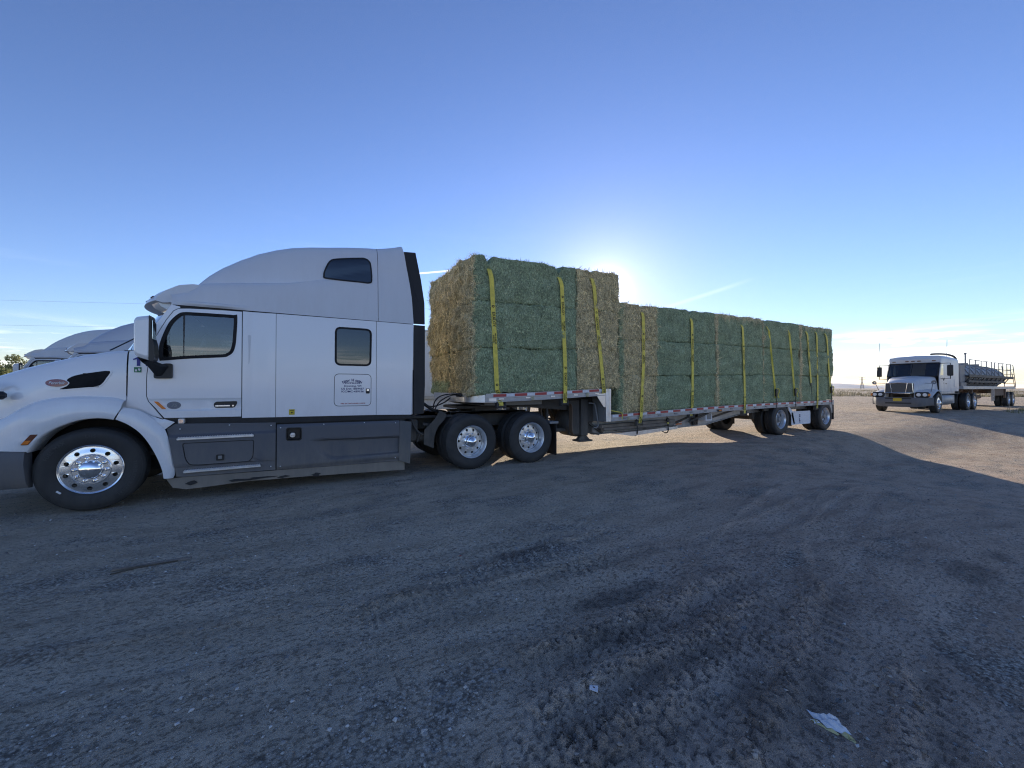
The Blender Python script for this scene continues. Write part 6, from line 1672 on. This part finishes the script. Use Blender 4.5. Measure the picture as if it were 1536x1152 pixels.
# ------------------------------------------------------------------ vacuum tanker rig facing us on the right
def make_tank_rig():
    W = M['white_old']
    c = thing('day_sleeper_tractor', 'older white conventional tractor facing the camera, yellow plate, in front of the tank trailer', 'semi truck', (31.35, -.05, .235), None)
    B = 1.22                                                     # half width
    def sym(f):
        for s in (-1, 1): f(s)
    m = MB(); m.box(-.9, 7.0, .8, .9, .7, .95, .01); m.box(-.9, 7.0, 1.55, 1.65, .7, .95, .01)
    m.cyl((0, .3, .5), (0, 2.15, .5), .06); m.cyl((5.1, .4, .5), (5.1, 2.05, .5), .08); m.cyl((6.42, .4, .5), (6.42, 2.05, .5), .08); m.box(4.6, 6.8, .7, 1.75, .95, 1.12, .02); m.build('chassis_frame', M['chassis'], c)
    # cab and sleeper shell: loft of cross sections along x, open at the windows (dark panes set proud)
    def sect(x, hw, zt, zb=1.0, r=.22):
        pts = []
        for k in range(7):
            a = PI / 2 * k / 6; pts.append((x, B - hw + r * (1 - math.sin(PI / 2 - a) if False else 1 - math.cos(a)), zt - r + r * math.sin(a)))
        left = [(x, B - hw - .0, zb), (x, B - hw, (zb + zt - r) / 2)] + pts
        return left + [(x, B, zt + .03)] + [(a, 2 * B - b, d) for a, b, d in left[::-1]]
    rows = [sect(1.02, 1.02, 2.88, 1.75, .16), sect(1.12, 1.04, 3.00, 1.7, .20), sect(1.40, 1.05, 3.06), sect(2.2, 1.06, 3.06), sect(2.45, 1.10, 3.04), sect(3.0, 1.12, 3.02), sect(3.75, 1.12, 2.98)]
    m = MB(); m.loft(rows); m.add(rows[-1], [list(range(len(rows[-1])))]); m.build('cab', W, c, 40)
    # windscreen wall: pillars, glass, roof cap with lamps
    m = MB(); m.loft([[(1.05 - .10 * (1 - ((y - B) / 1.0) ** 2), y, 2.62), (.98 - .10 * (1 - ((y - B) / 1.0) ** 2), y, 2.86), (1.06 - .06 * (1 - ((y - B) / 1.0) ** 2), y, 3.0)] for y in [B + 1.02 * (-1 + 2 * i / 14) for i in range(15)]]); rc = m.build('roof_cap', W, c, 50)
    for y in (.42, .98, 1.22, 1.46, 2.02):
        m = MB(); m.box(.86 + .10 * abs(y - B) ** 2, .93 + .10 * abs(y - B) ** 2, y - .07, y + .07, 2.74, 2.79, .01); m.build('marker_light', M['amber_dark'], rc)
    m = MB(); ys = [B + .98 * (-1 + 2 * i / 12) for i in range(13)]
    m.loft([[(.62 - .12 * (1 - ((y - B) / .98) ** 2), y, 1.93), (1.0 - .10 * (1 - ((y - B) / .98) ** 2), y, 2.63)] for y in ys]); wsc = m.build('windscreen', M['glass_ws'], c, 60)
    m = MB()
    for y in (B - .99, B, B + .99): m.bar((.61 - .12 * (1 - ((y - B) / .98) ** 2), y, 1.91), (1.0 - .10 * (1 - ((y - B) / .98) ** 2), y, 2.65), .05 if y != B else .02, .03)
    m.tube([(.61 - .12 * (1 - ((y - B) / .98) ** 2), y, 1.92) for y in ys], .03, 6); m.tube([(.99 - .10 * (1 - ((y - B) / .98) ** 2), y, 2.64) for y in ys], .025, 6); m.build('windscreen_frame', M['black'], wsc, 40)
    m = MB(); m.loft([[(.75, y, 1.86), (1.0, y, 1.90), (1.1, y, 1.5)] for y in (.25, 1.22, 2.2)]); m.box(1.95, 2.0, .2, 2.24, 1.2, 2.0, 0); m.box(1.9, 1.98, .25, .95, 1.9, 2.9, 0); m.box(1.9, 1.98, 1.6, 2.2, 1.9, 2.9, 0); m.box(1.45, 1.6, .4, .9, 1.5, 2.35, .05); m.box(1.45, 1.6, 1.55, 2.05, 1.5, 2.35, .05); m.build('cab_lining', M['black_fabric'], c)
    for y0, s in ((.175, 1), (2.265, -1)):
        d = [(.75, 1.12), (.72, 1.75), (.72, 1.95), (1.02, 2.66), (1.98, 2.66), (1.98, 1.12)]
        wv = [(.86, 1.98), (1.10, 2.58), (1.86, 2.58), (1.86, 1.98)]
        o = panel('door', W, d, c, [wv], yf=lambda x, z: .162, thick=.03)
        g = panel('window', M['glass'], wv, o, yf=lambda x, z: .17, thick=0)
        if s < 0:
            q = mirror(o, B, c); mirror(g, B, q); bpy.data.objects.remove(g); bpy.data.objects.remove(o)
        else:
            m = MB(); m.prism([(1.25, 1.86), (1.40, 1.74), (1.55, 1.86), (1.55, 1.80), (1.40, 1.66), (1.25, 1.80)], .155, .16); m.build('chevron_emblem', M['ink'], o)
            m = MB(); m.box(1.28, 1.52, .156, .161, 1.56, 1.575, 0); m.box(1.32, 1.48, .156, .161, 1.52, 1.535, 0); m.build('door_print', M['steel_grey'], o)
            m = MB(); m.box(1.72, 1.86, .150, .162, 1.50, 1.56, .008); m.build('door_handle', M['black'], o)
    m = MB(); m.box(2.9, 3.35, .09, .115, 1.35, 1.78, .01); m.box(2.92, 3.33, .085, .092, 1.37, 1.76, .004); m.build('bunk_door', W, c)
    # hood: tapered loft with raised centre and rounded fenders
    rows = []
    for x, hw, zt, zs in ((.72, .95, 1.93, 1.62), (.45, .92, 1.90, 1.55), (.0, .80, 1.84, 1.45), (-.5, .68, 1.76, 1.35), (-.95, .60, 1.66, 1.25), (-1.12, .56, 1.58, 1.2), (-1.18, .52, 1.48, 1.1)):
        r = [(x, B - hw - .06, 1.0), (x, B - hw, zs), (x, B - hw + .05, zt - .10), (x, B - hw + .16, zt - .02), (x, B - .25, zt + .03)]
        rows.append(r + [(x, B, zt + .04)] + [(a, 2 * B - b, d) for a, b, d in r[::-1]])
    m = MB(); m.loft(rows); hd = m.build('hood', W, c, 45)
    for y in (-1, 1):
        rows = []
        for i in range(17):
            a = PI * 1.02 * i / 16; ro, x, z = .64, .02 - .66 * math.cos(a) * (1.25 if a < PI / 2 else 1.0), .50 + .66 * math.sin(a)
            yo = B + y * (1.19 - .10 * ssm(-x, .4, .9)); yi = B + y * .55
            rows.append([(x, yi, z + .10), (x, (yi + yo) / 2, z + .09), (x, yo - y * .06, z + .045), (x, yo, z - .01), (x * .98, yo - y * .02, z - .04)])
        m = MB(); m.loft(rows); m.loft([[(-.80, B + y * .55, 1.22), (-1.10, B + y * .55, 1.10), (-1.16, B + y * .56, .72)], [(-.78, B + y * .85, 1.18), (-1.06, B + y * .85, 1.06), (-1.14, B + y * .85, .72)], [(-.75, B + y * 1.08, 1.05), (-.95, B + y * 1.06, 1.0), (-1.0, B + y * 1.06, .72)]])
        m.build('fender', W, c, 50)
        m = MB(); m.loft([[(.05 + .60 * math.cos(a), B + y * yy, .50 + .60 * math.sin(a)) for yy in (1.1, .7)] for a in (PI * i / 14 for i in range(15))]); m.build('wheel_house', M['black'], c)
        # headlamp cluster
        m = MB(); m.box(-1.20, -1.02, B + y * .86 - .27, B + y * .86 + .27, .80, 1.08, .06); hl = m.build('headlamp', M['black'], c)
        for dy in (-.11, .12):
            m = MB(); p = Vector((-1.195, B + y * (.86 + dy), .94)); m.cyl(p, p + Vector((-.025, 0, 0)), .085, 18); m.cyl(p + Vector((-.025, 0, 0)), p + Vector((-.04, 0, 0)), .06, 16); m.build('lens', M['clear_lens'], hl, 40)
        m = MB(); m.box(-1.19, -1.12, B + y * 1.115 - .05, B + y * 1.115 + .05, .87, 1.0, .02); m.build('turn_lamp', M['amber'], hl)
    m = MB(); m.box(-1.215, -1.15, B - .56, B + .56, 1.02, 1.55, .05); gs = m.build('grille', M['black'], c)
    m = MB()
    for k in range(9): m.box(-1.235, -1.212, B - .52, B + .52, 1.06 + k * .053, 1.078 + k * .053, .003)
    m.build('grille_bars', M['steel_grey'], gs)
    m = MB(); m.tube([(-1.235, B - .55, 1.04), (-1.235, B - .52, 1.54), (-1.235, B, 1.57), (-1.235, B + .52, 1.54), (-1.235, B + .55, 1.04), (-1.235, B, 1.02)], .022, 6, True)
    for s in (-1, 1): m.bar((-1.24, B + s * .27, 1.05), (-1.24, B + s * .34, 1.55), .035, .02)
    m.build('grille_surround', M['chrome'], gs, 40)
    # bumper
    rows = []
    for y in [B + 1.21 * (-1 + 2 * i / 24) for i in range(25)]:
        t = abs(y - B) / 1.21; x = -1.34 + .55 * ssm(t, .62, 1.0) ** 1.5; lo_ = .30 + .10 * ssm(t, .5, 1)
        rows.append([(x + .12, y, .80), (x, y, .80), (x - .02, y, .62), (x, y, .45), (x + .06, y, lo_), (x + .2, y, lo_)])
    m = MB(); m.loft(rows); m.build('bumper', M['grey_plastic'], c, 40)
    m = MB(); m.box(-1.35, -1.31, B - .52, B + .52, .46, .78, .02); m.build('air_dam', M['black'], c)
    m = MB(); m.box(-1.375, -1.36, B - .15, B + .19, .60, .76, .004); m.build('number_plate', M['yellow_plate'], c)
    # mirrors, hood mirrors, aerials
    for s in (-1, 1):
        y = B + s * 1.03; ye = B + s * 1.42
        m = MB(); m.tube([(.95, y, 2.60), (.88, ye, 2.60), (.88, ye, 1.78), (.95, y, 1.78)], .018, 6); m.box(.80, .92, ye - .11, ye + .11, 1.93, 2.50, .03); m.build('mirror', M['black'], c, 40)
        yh = B + s * 1.12
        m = MB(); m.bar((-.45, yh - s * .10, 1.10), (-.62, yh, 1.50), .025, .025); m.bar((-.05, yh - s * .45, 1.55), (-.62, yh, 1.52), .025, .025); m.lathe_y([(.10, -.02), (.09, .02), (.02, .04)], 14, 0, 0)
        m.v = [(p if i < len(m.v) - 42 else (p[1] * 1.0 - .64, p[0] + yh + s * .05, p[2] + 1.58)) for i, p in enumerate(m.v)]
        m.build('hood_mirror', M['steel_grey'], c, 40)
        m = MB(); m.tube([(.90, B + s * 1.40, 2.62), (.90, B + s * 1.41, 3.9)] if s > 0 else [(2.9, B - .85, 3.0), (2.95, B - .86, 4.0)], .012, 5); m.build('aerial', M['steel_grey'], c)
    m = MB(); m.cyl((1.6, B + .1, 3.06), (1.6, B + .1, 3.26), .012, 6); m.cyl((1.6, B - .35, 3.28), (1.6, B + .55, 3.26), .012, 6); m.build('roof_horn_bar', M['steel_grey'], c)
    # tank, steps and side fairings
    for y0, y1 in ((.05, .62), (1.82, 2.39)):
        m = MB(); cy_ = (y0 + y1) / 2; r = .31
        m.lathe_y([(.001, 0)], 3); m.v, m.f = [], []
        prof = [(cy_ + .29 * math.cos(a), .66 + .30 * math.sin(a)) for a in (2 * PI * i / 20 for i in range(20))]
        rws = [[(x, cy_ + (y - cy_) * k, .66 + (z - .66) * k) for y, z in prof] for x, k in ((.82, .9), (.86, 1), (2.6, 1), (2.66, .9))]
        m.loft(rws, True); m.add(rws[0], [list(range(20))]); m.add(rws[-1], [list(range(20))[::-1]])
        for x in (1.3, 2.1): m.loft([[(xx, cy_ + (y - cy_) * 1.02, .66 + (z - .66) * 1.02) for y, z in prof] for xx in (x, x + .06)], True)
        m.build('fuel_tank', M['alu_rail'], c, 40)
    m = MB(); m.box(.75, 3.8, .10, .16, .98, 1.12, .01); m.box(.75, 3.8, 2.28, 2.34, .98, 1.12, .01); m.box(2.7, 3.9, .3, 2.1, .42, .90, .03); m.build('cab_sill', M['alu_rail'], c)
    wheel(c, 0, .02, .505, 'steer', rot=.2); wheel(c, 0, 2.42, .505, 'steer', True)
    for x in (5.1, 6.42): wheel(c, x, .0, .505, 'drive'); wheel(c, x, 2.44, .505, 'drive', True)

    t = thing('tank_trailer', 'grey vacuum tank trailer with railed catwalk and ribbed tank behind the older white tractor', 'tank trailer', (35.3, -.05, .235))
    S_ = M['tank_steel']
    # frame deck, sloped-side hull below the tank and the tank itself
    m = MB(); m.box(.3, 13.1, .02, 2.42, 1.22, 1.40, .01); m.build('deck_frame', M['alu_rail'], t)
    m = MB(); m.box(.4, 12.9, .75, 1.7, .92, 1.22, .01); m.box(2.2, 2.35, .05, .15, .80, 1.25, .005); m.box(10.2, 10.4, .05, .15, .6, 1.25, .005); m.build('main_beams', M['rust'], t)
    hull = [(.52, 1.42), (.12, 1.86), (.12, 2.02), (.30, 2.38), (.62, 2.66), (1.0, 2.80), (1.22, 2.83)]
    hull = hull + [(2 * B - a, b) for a, b in hull[-2::-1]]
    m = MB(); n = len(hull); rws = [[(x, B + (y - B) * k, 2.0 + (z - 2.0) * k) for y, z in hull] for x, k in ((1.2, .86), (1.35, 1), (10.6, 1), (11.2, .80))]
    m.loft(rws, True); m.add(rws[0], [list(range(n))]); m.add(rws[-1], [list(range(n))[::-1]]); m.build('tank', S_, t, 30)
    for k in range(8):
        x = 2.0 + k * 1.22
        m = MB(); m.loft([[(xx, B + (y - B) * 1.03, 2.0 + (z - 2.0) * 1.04) for y, z in hull] for xx in (x, x + .07)], True); m.loft([[(xx, B + (y - B) * q, 2.0 + (z - 2.0) * q) for y, z in hull] for xx, q in ((x, 1.0), (x, 1.035))], True); m.build('tank_rib', M['steel_grey'], t)
    m = MB(); m.box(.35, 1.25, .15, 2.29, 1.62, 2.64, .03); m.box(.30, 1.3, .1, 2.34, 1.40, 1.62, .01); m.build('head_box', S_, t)
    m = MB(); m.box(1.25, 12.2, -.02, .34, 1.98, 2.03, .004); m.box(1.25, 12.2, -.03, -.01, 1.93, 2.09, .003); m.box(11.0, 12.6, .1, 2.3, 1.95, 2.0, .004); m.box(1.25, 9.9, .0, .10, 1.62, 1.74, .004)
    for k in range(10): m.bar((1.6 + k * 1.05, .02, 1.96), (1.4 + k * 1.05, .22, 1.56), .06, .03)
    m.build('catwalk', M['chassis'], t)
    def railing(x0, x1, n_, sl):
        m = MB(); zt = 2.95
        for i in range(n_ + 1):
            x = x0 + (x1 - x0) * i / n_; m.cyl((x, -.01, 1.95), (x, -.01, zt), .022, 6)
        for z in (zt, 2.52): m.cyl((x0, -.01, z), (x1, -.01, z), .022, 6)
        m.build('railing', M['steel_grey'], t)
    railing(1.35, 6.3, 4, 0); railing(7.0, 11.4, 4, 0)
    m = MB(); m.tube([(11.4, -.01, 2.95), (12.1, -.01, 2.9), (12.9, -.01, 1.4)], .022, 6); m.tube([(11.8, .0, 2.4), (12.6, .0, 1.4)], .018, 6); m.tube([(12.9, -.01, 1.4), (12.9, .5, 1.4), (12.1, .5, 2.9)], .022, 6)
    for k in range(4): m.cyl((12.2 + k * .16, -.01, 2.6 - k * .33), (12.2 + k * .16, .5, 2.6 - k * .33), .018, 6)
    m.build('rear_ladder', M['steel_grey'], t)
    m = MB(); m.tube(smooth_curve([(1.3, .5, 2.6), (1.28, .5, 2.95), (1.0, .55, 3.16), (.3, .7, 3.26), (-.5, .85, 3.26), (-1.2, .95, 3.22)], 5), .055, 8); m.build('overhead_hose', M['hose'], t, 60)
    m = MB(); m.cyl((1.36, .15, 2.5), (1.36, .15, 3.28), .035, 10); m.cyl((1.36, .15, 3.26), (1.36, .15, 3.36), .06, 10); m.build('vent_stack', M['steel_grey'], t)
    for k in range(3): m = MB(); m.cyl((3.4 + k * 2.6, B, 2.8), (3.4 + k * 2.6, B, 2.95), .28, 18); m.build('manway', S_, t, 40)
    m = MB(); m.box(6.7, 6.74, .02, .10, .45, 1.25, .003); m.box(7.05, 7.09, .02, .10, .45, 1.25, .003)
    for k in range(4): m.box(6.74, 7.05, .03, .08, .5 + k * .22, .53 + k * .22, .003)
    m.build('step_ladder', M['alu_rail'], t)
    m = MB()
    for k in range(6): m.bar((3.2 + k * .55, .5, 1.2), (3.5 + k * .5, 1.1, .62), .06, .06)
    m.cyl((3.6, .5, .72), (6.0, .5, .72), .12, 10); m.box(4.4, 5.0, .4, 1.0, .5, .8, .03); m.box(7.2, 10.4, .12, .18, .78, 1.22, .01); m.box(3.0, 3.2, .3, .45, .3, 1.2, .01); m.build('pump_gear', M['rust'], t)
    for x in (10.9, 12.2): wheel(t, x, .0, .505, 'trailer'); wheel(t, x, 2.44, .505, 'trailer', True)
make_tank_rig()

# ------------------------------------------------------------------ vegetation
def leaf_mat(name, a, b_, c_):
    m = bpy.data.materials.new(name); n, l, b = nodes(m)
    t = n.new('ShaderNodeAttribute'); t.attribute_name = 'tone'
    l.new(ramp(n, l, t.outputs['Fac'], [(0, a), (.5, b_), (1, c_)]), b.inputs['Base Color']); b.inputs['Roughness'].default_value = .7
    b.inputs['Transmission Weight'].default_value = 0
    out = n['Material Output']; tl = n.new('ShaderNodeBsdfTranslucent'); mx = n.new('ShaderNodeMixShader'); mx.inputs[0].default_value = .3
    l.new(ramp(n, l, t.outputs['Fac'], [(0, a), (1, c_)]), tl.inputs[0]); l.new(b.outputs[0], mx.inputs[1]); l.new(tl.outputs[0], mx.inputs[2]); l.new(mx.outputs[0], out.inputs[0])
    return m
M['leaf'] = leaf_mat('dry_tree_leaves', (.09, .12, .045), (.24, .27, .10), (.48, .46, .22))
M['scrub'] = leaf_mat('dry_scrub', (.10, .095, .06), (.25, .22, .14), (.42, .37, .25))
M['grass'] = leaf_mat('yellow_green_grass', (.10, .10, .045), (.27, .25, .11), (.46, .42, .22))
def quads_obj(name, P, D, U, tone, mat, parent=None):
    """leaf-sized quads at P spanned by D and U"""
    N = len(P); V = np.stack([P - D - U, P + D - U, P + D + U, P - D + U], 1).reshape(-1, 3).astype(np.float32)
    me = bpy.data.meshes.new(name); me.vertices.add(N * 4); me.vertices.foreach_set('co', V.ravel())
    me.loops.add(N * 4); me.loops.foreach_set('vertex_index', np.arange(N * 4, dtype=np.int32))
    me.polygons.add(N); me.polygons.foreach_set('loop_start', np.arange(0, N * 4, 4, dtype=np.int32)); me.update(calc_edges=True)
    a = me.attributes.new('tone', 'FLOAT', 'POINT'); a.data.foreach_set('value', np.repeat(tone, 4).astype(np.float32))
    me.materials.append(mat); return link(bpy.data.objects.new(name, me), parent)
def tree(label, loc, h, w, seed, n=5200):
    rs = np.random.default_rng(seed); t = thing('tree', label, 'tree', loc)
    m = MB(); m.tube([(0, 0, -.2), (.05, .03, h * .2), (-.05, .0, h * .42), (.05, 0, h * .7)], [h * .035, h * .03, h * .022, h * .008], 8)
    cl = []
    for k in range(26):
        a = rs.random() * 6.28; r = w * (.25 + .75 * rs.random()) * .5; z = h * (.30 + .62 * rs.random()); r *= 1.1 - .55 * max(0, (z / h - .55) / .45)
        c = np.array([r * math.cos(a), r * math.sin(a), z]); cl.append((c, w * (.11 + .10 * rs.random())))
        m.tube([(0, 0, h * .3), tuple(c * np.array([.5, .5, .82])), tuple(c)], [h * .014, h * .008, h * .003], 5)
    m.build('trunk', M['bark'], t, 60)
    P, tn = [], []
    for c, r in cl:
        k = n // len(cl); d = rs.normal(0, 1, (k, 3)); d /= np.linalg.norm(d, axis=1)[:, None]; d *= (rs.random(k) ** .5)[:, None] * r; d[:, 2] *= .75
        P.append(c + d); tn.append(np.clip(.45 + rs.normal(0, .2, k) + (rs.random() - .5) * .3, 0, 1))
    P = np.vstack(P); tn = np.concatenate(tn); N = len(P)
    D = rs.normal(0, 1, (N, 3)); D /= np.linalg.norm(D, axis=1)[:, None]; U = np.cross(D, rs.normal(0, 1, (N, 3))); U /= np.linalg.norm(U, axis=1)[:, None]
    s = (.035 + .05 * rs.random(N))[:, None]
    quads_obj('crown', P, D * s, U * s * .6, tn, M['leaf'], t)
    return t
def at_depth(px_, d):
    lat = (px_ - 768) / 593.71 * d
    return (2.0654 + d * .4986 + lat * .8668, -6.7516 + d * .8668 - lat * .4986)
tx, ty = at_depth(8, 38); tree('bushy yellowing tree at the far left beyond the parked trucks', (tx, ty, base_height(np.array([tx]), np.array([ty]))[0]), 4.75, 4.8, 5, 9000)
tx, ty = at_depth(-60, 44); tree('second yellowing tree outside the lot, left of the bushy one', (tx, ty, 0), 5.0, 5, 8, 3000)

def tufts(name, X, Y, h0, h1, blades, mat, spread, seed, w=.006):
    rs = np.random.default_rng(seed); N = len(X) * blades
    bx = np.repeat(X, blades) + rs.normal(0, spread, N); by = np.repeat(Y, blades) + rs.normal(0, spread, N)
    bz = base_height(bx, by); h = h0 + (h1 - h0) * rs.random(N) * np.repeat(.5 + rs.random(len(X)), blades); a = rs.random(N) * 6.28; ln = rs.random(N) * .7
    dx_ = np.cos(a) * w; dy_ = np.sin(a) * w
    A = np.column_stack([bx - dx_, by - dy_, bz]); Bv = np.column_stack([bx + dx_, by + dy_, bz]); Cc = np.column_stack([bx - np.sin(a) * ln * h, by + np.cos(a) * ln * h, bz + h])
    V = np.stack([A, Bv, Cc], 1).reshape(-1, 3).astype(np.float32)
    me = bpy.data.meshes.new(name); me.vertices.add(N * 3); me.vertices.foreach_set('co', V.ravel()); me.loops.add(N * 3); me.loops.foreach_set('vertex_index', np.arange(N * 3, dtype=np.int32))
    me.polygons.add(N); me.polygons.foreach_set('loop_start', np.arange(0, N * 3, 3, dtype=np.int32)); me.update(calc_edges=True)
    t = me.attributes.new('tone', 'FLOAT', 'POINT'); t.data.foreach_set('value', np.repeat(np.clip(np.repeat(rs.random(len(X)), blades) * .6 + rs.random(N) * .4, 0, 1), 3).astype(np.float32))
    me.materials.append(mat); o = link(bpy.data.objects.new(name, me)); o['kind'] = 'stuff'; return o
# a weedy patch along the right edge and the brush on the plain
k = 520
X = 36 + 16 * rng.random(k); Y = -3.4 + 2.1 * rng.random(k) - (X - 36) * .03
msk = fbm(X * .5, Y * 1.2, 211, 3) > .02
tufts('grass', X[msk], Y[msk], .04, .26, 12, M['grass'], .12, 3, .010)
k = 5200
d = 62 + 380 * rng.random(k) ** 1.7; lat = (rng.random(k) * 3.0 - 1.5) * d
X = 2.0654 + d * .4986 + lat * .8668; Y = -6.75 + d * .8668 - lat * .4986
tufts('brush', X, Y, .12, .62, 14, M['scrub'], .45, 4, .06)

# ------------------------------------------------------------------ power line, pylon
def pole(label, x, y, h):
    t = thing('utility_pole', label, 'utility pole', (x, y, 0)); m = MB(); m.cyl((0, 0, -1), (0, 0, h), .16, 10, .11); m.build('post', M['pole_wood'], t, 40)
    m = MB(); m.box(-.06, .06, -1.2, 1.2, h - .6, h - .48, .01); m.build('cross_arm', M['pole_wood'], t)
    return t
def wire(label, a, b, sag):
    m = MB(); a, b = Vector(a), Vector(b); pts = [a.lerp(b, i / 30) - Vector((0, 0, sag * 4 * (i / 30) * (1 - i / 30))) for i in range(31)]
    m.tube([tuple(p) for p in pts], .011, 5); o = m.build('power_cable', M['steel_grey'], None, 60); tag(o, label, 'cable', 'cables strung across the sky on the left'); return o
ax_, ay_ = at_depth(-420, 62); bx_, by_ = at_depth(800, 66)
wire('upper thin power cable crossing the sky above the parked trucks', (ax_, ay_, 16.8), (bx_, by_, 14.6), .5)
wire('lower thin power cable passing through the clouds above the parked trucks', (ax_, ay_ + 1, 12.6), (bx_, by_ + 1, 11.4), .5)
def pylon(x, y, z, h):
    t = thing('transmission_tower', 'tiny grey lattice power tower on the horizon left of the tank rig', 'pylon', (x, y, z)); m = MB(); w = h * .11
    for sx_, sy_ in ((-1, -1), (-1, 1), (1, -1), (1, 1)): m.bar((sx_ * w, sy_ * w, 0), (sx_ * w * .3, sy_ * w * .3, h * .6), .5, .5); m.bar((sx_ * w * .3, sy_ * w * .3, h * .6), (sx_ * w * .22, sy_ * w * .22, h), .4, .4)
    for k in range(6):
        f = 1 - .7 * k / 6; z0 = h * .1 * k; g = 1 - .7 * (k + 1) / 6
        for s in (-1, 1): m.bar((-w * f, s * w * f, z0), (w * g, s * w * g, z0 + h * .1), .3, .3); m.bar((w * f, s * w * f, z0), (-w * g, s * w * g, z0 + h * .1), .3, .3); m.bar((s * w * f, -w * f, z0), (s * w * g, w * g, z0 + h * .1), .3, .3)
    m.build('lattice', M['steel_grey'], t)
    m = MB()
    for z_ in (.66, .80, .94): m.bar((-w * 1.6 * .5, w * 1.6 * .86, h * z_), (w * 1.6 * .5, -w * 1.6 * .86, h * z_), .5, .5)
    m.build('cross_arms', M['steel_grey'], t)
x_, y_ = at_depth(1293, 900); pylon(x_, y_, -1, 28)

# ------------------------------------------------------------------ litter
gz = lambda x, y: ground_z(x, y)
def crumple(label, x, y, ang, seed):
    """a screwed-up wrapper: folded facets with pointed corners and a stiff yellow edge"""
    rs = np.random.default_rng(seed); t = thing('crumpled_wrapper', label, 'wrapper', (x, y, gz(x, y) + .006)); t.rotation_euler = (0, 0, ang)
    def fold(name, pts, mat, n=5):
        """fan of creased strips between two edges"""
        (a, b, c, d) = [Vector(p) for p in pts]; rows = []
        for i in range(n + 1):
            u = i / n; p, q = a.lerp(b, u), d.lerp(c, u); k = .010 * (1 if i % 2 else -.2)
            rows.append([tuple(p.lerp(q, v) + Vector((rs.normal() * .004, rs.normal() * .003, max(.002 - p.lerp(q, v).z, k * math.sin(PI * v) + rs.normal() * .003)))) for v in (0, .33, .66, 1)])
        m = MB(); m.loft(rows); m.build(name, mat, t, 12)
    fold('sheet', [(-.085, .010, .008), (-.01, .032, .030), (.045, .018, .022), (-.035, -.022, .010)], M['paper'])
    fold('sheet', [(-.030, -.020, .012), (.030, .020, .034), (.075, -.004, .012), (.020, -.035, .006)], M['paper'])
    fold('sheet', [(-.012, .026, .026), (.004, .058, .010), (.022, .055, .008), (.022, .020, .026)], M['paper'], 3)
    fold('sheet', [(-.045, -.020, .006), (-.060, -.045, .004), (-.040, -.046, .005), (-.020, -.025, .010)], M['paper'], 3)
    fold('card_flap', [(.050, -.002, .012), (.098, -.020, .005), (.094, -.034, .004), (.045, -.030, .008)], M['paper_yellow'], 3)
    fold('card_flap', [(-.055, -.036, .004), (.045, -.044, .004), (.046, -.034, .008), (-.050, -.026, .010)], M['paper_yellow'], 4)
    return t
crumple('crumpled white wrapper with yellow edge lying on the ruts, bottom right', 4.21, -5.90, R(-82), 4)
m = MB(); m.box(-.045, .045, -.021, .021, 0, .003, .001); o = m.build('plastic_tag', M['paper'], None); o.location = (3.42, -5.22, gz(3.42, -5.22) + .012); o.rotation_euler = (R(10), R(14), R(47)); tag(o, 'small white plastic tag with a dark hole on the mud ridge', 'tag')
m = MB(); m.cyl((-.012, 0, .0031), (-.012, 0, .0036), .006, 12); m.build('hole_mark', M['ink'], o)
m = MB(); rw = []
for i in range(13):
    u = i / 12; rw.append([(-.26 + .52 * u, -.020 + .006 * math.sin(5 * u), .004), (-.26 + .52 * u, -.018, .018 - .006 * u), (-.26 + .52 * u, .016, .018 - .006 * u), (-.26 + .52 * u, .018 + .006 * math.sin(7 * u), .004)])
m.loft(rw, True); m.add(rw[0], [[0, 1, 2, 3]]); m.add(rw[-1], [[3, 2, 1, 0]])
o = m.build('wood_lath', M['wood'], None, 30); o.location = (1.10, -2.265, gz(1.10, -2.265)); o.rotation_euler = (0, 0, R(-1)); tag(o, 'broken flat wooden lath lying on gravel in front of the fuel step', 'wood scrap')
m = MB(); m.tube([(.85, -2.34, gz(.85, -2.34) + .008), (1.0, -2.33, gz(1.0, -2.33) + .014), (1.15, -2.30, gz(1.15, -2.3) + .010), (1.27, -2.29, gz(1.27, -2.29) + .01)], .006, 5); o = m.build('twig', M['bark'], None, 60); tag(o, 'thin dark twig beside the wooden lath', 'twig')
m = MB(); m.box(-.016, .016, -.007, .007, 0, .008, .002); o = m.build('plastic_scrap', M['red_plastic'], None); o.location = (3.46, -3.38, gz(3.46, -3.38)); o.rotation_euler = (0, R(10), R(35)); tag(o, 'tiny red plastic scrap on the gravel ahead of the drive wheels', 'scrap')
bpy.data.objects.remove(_fo)
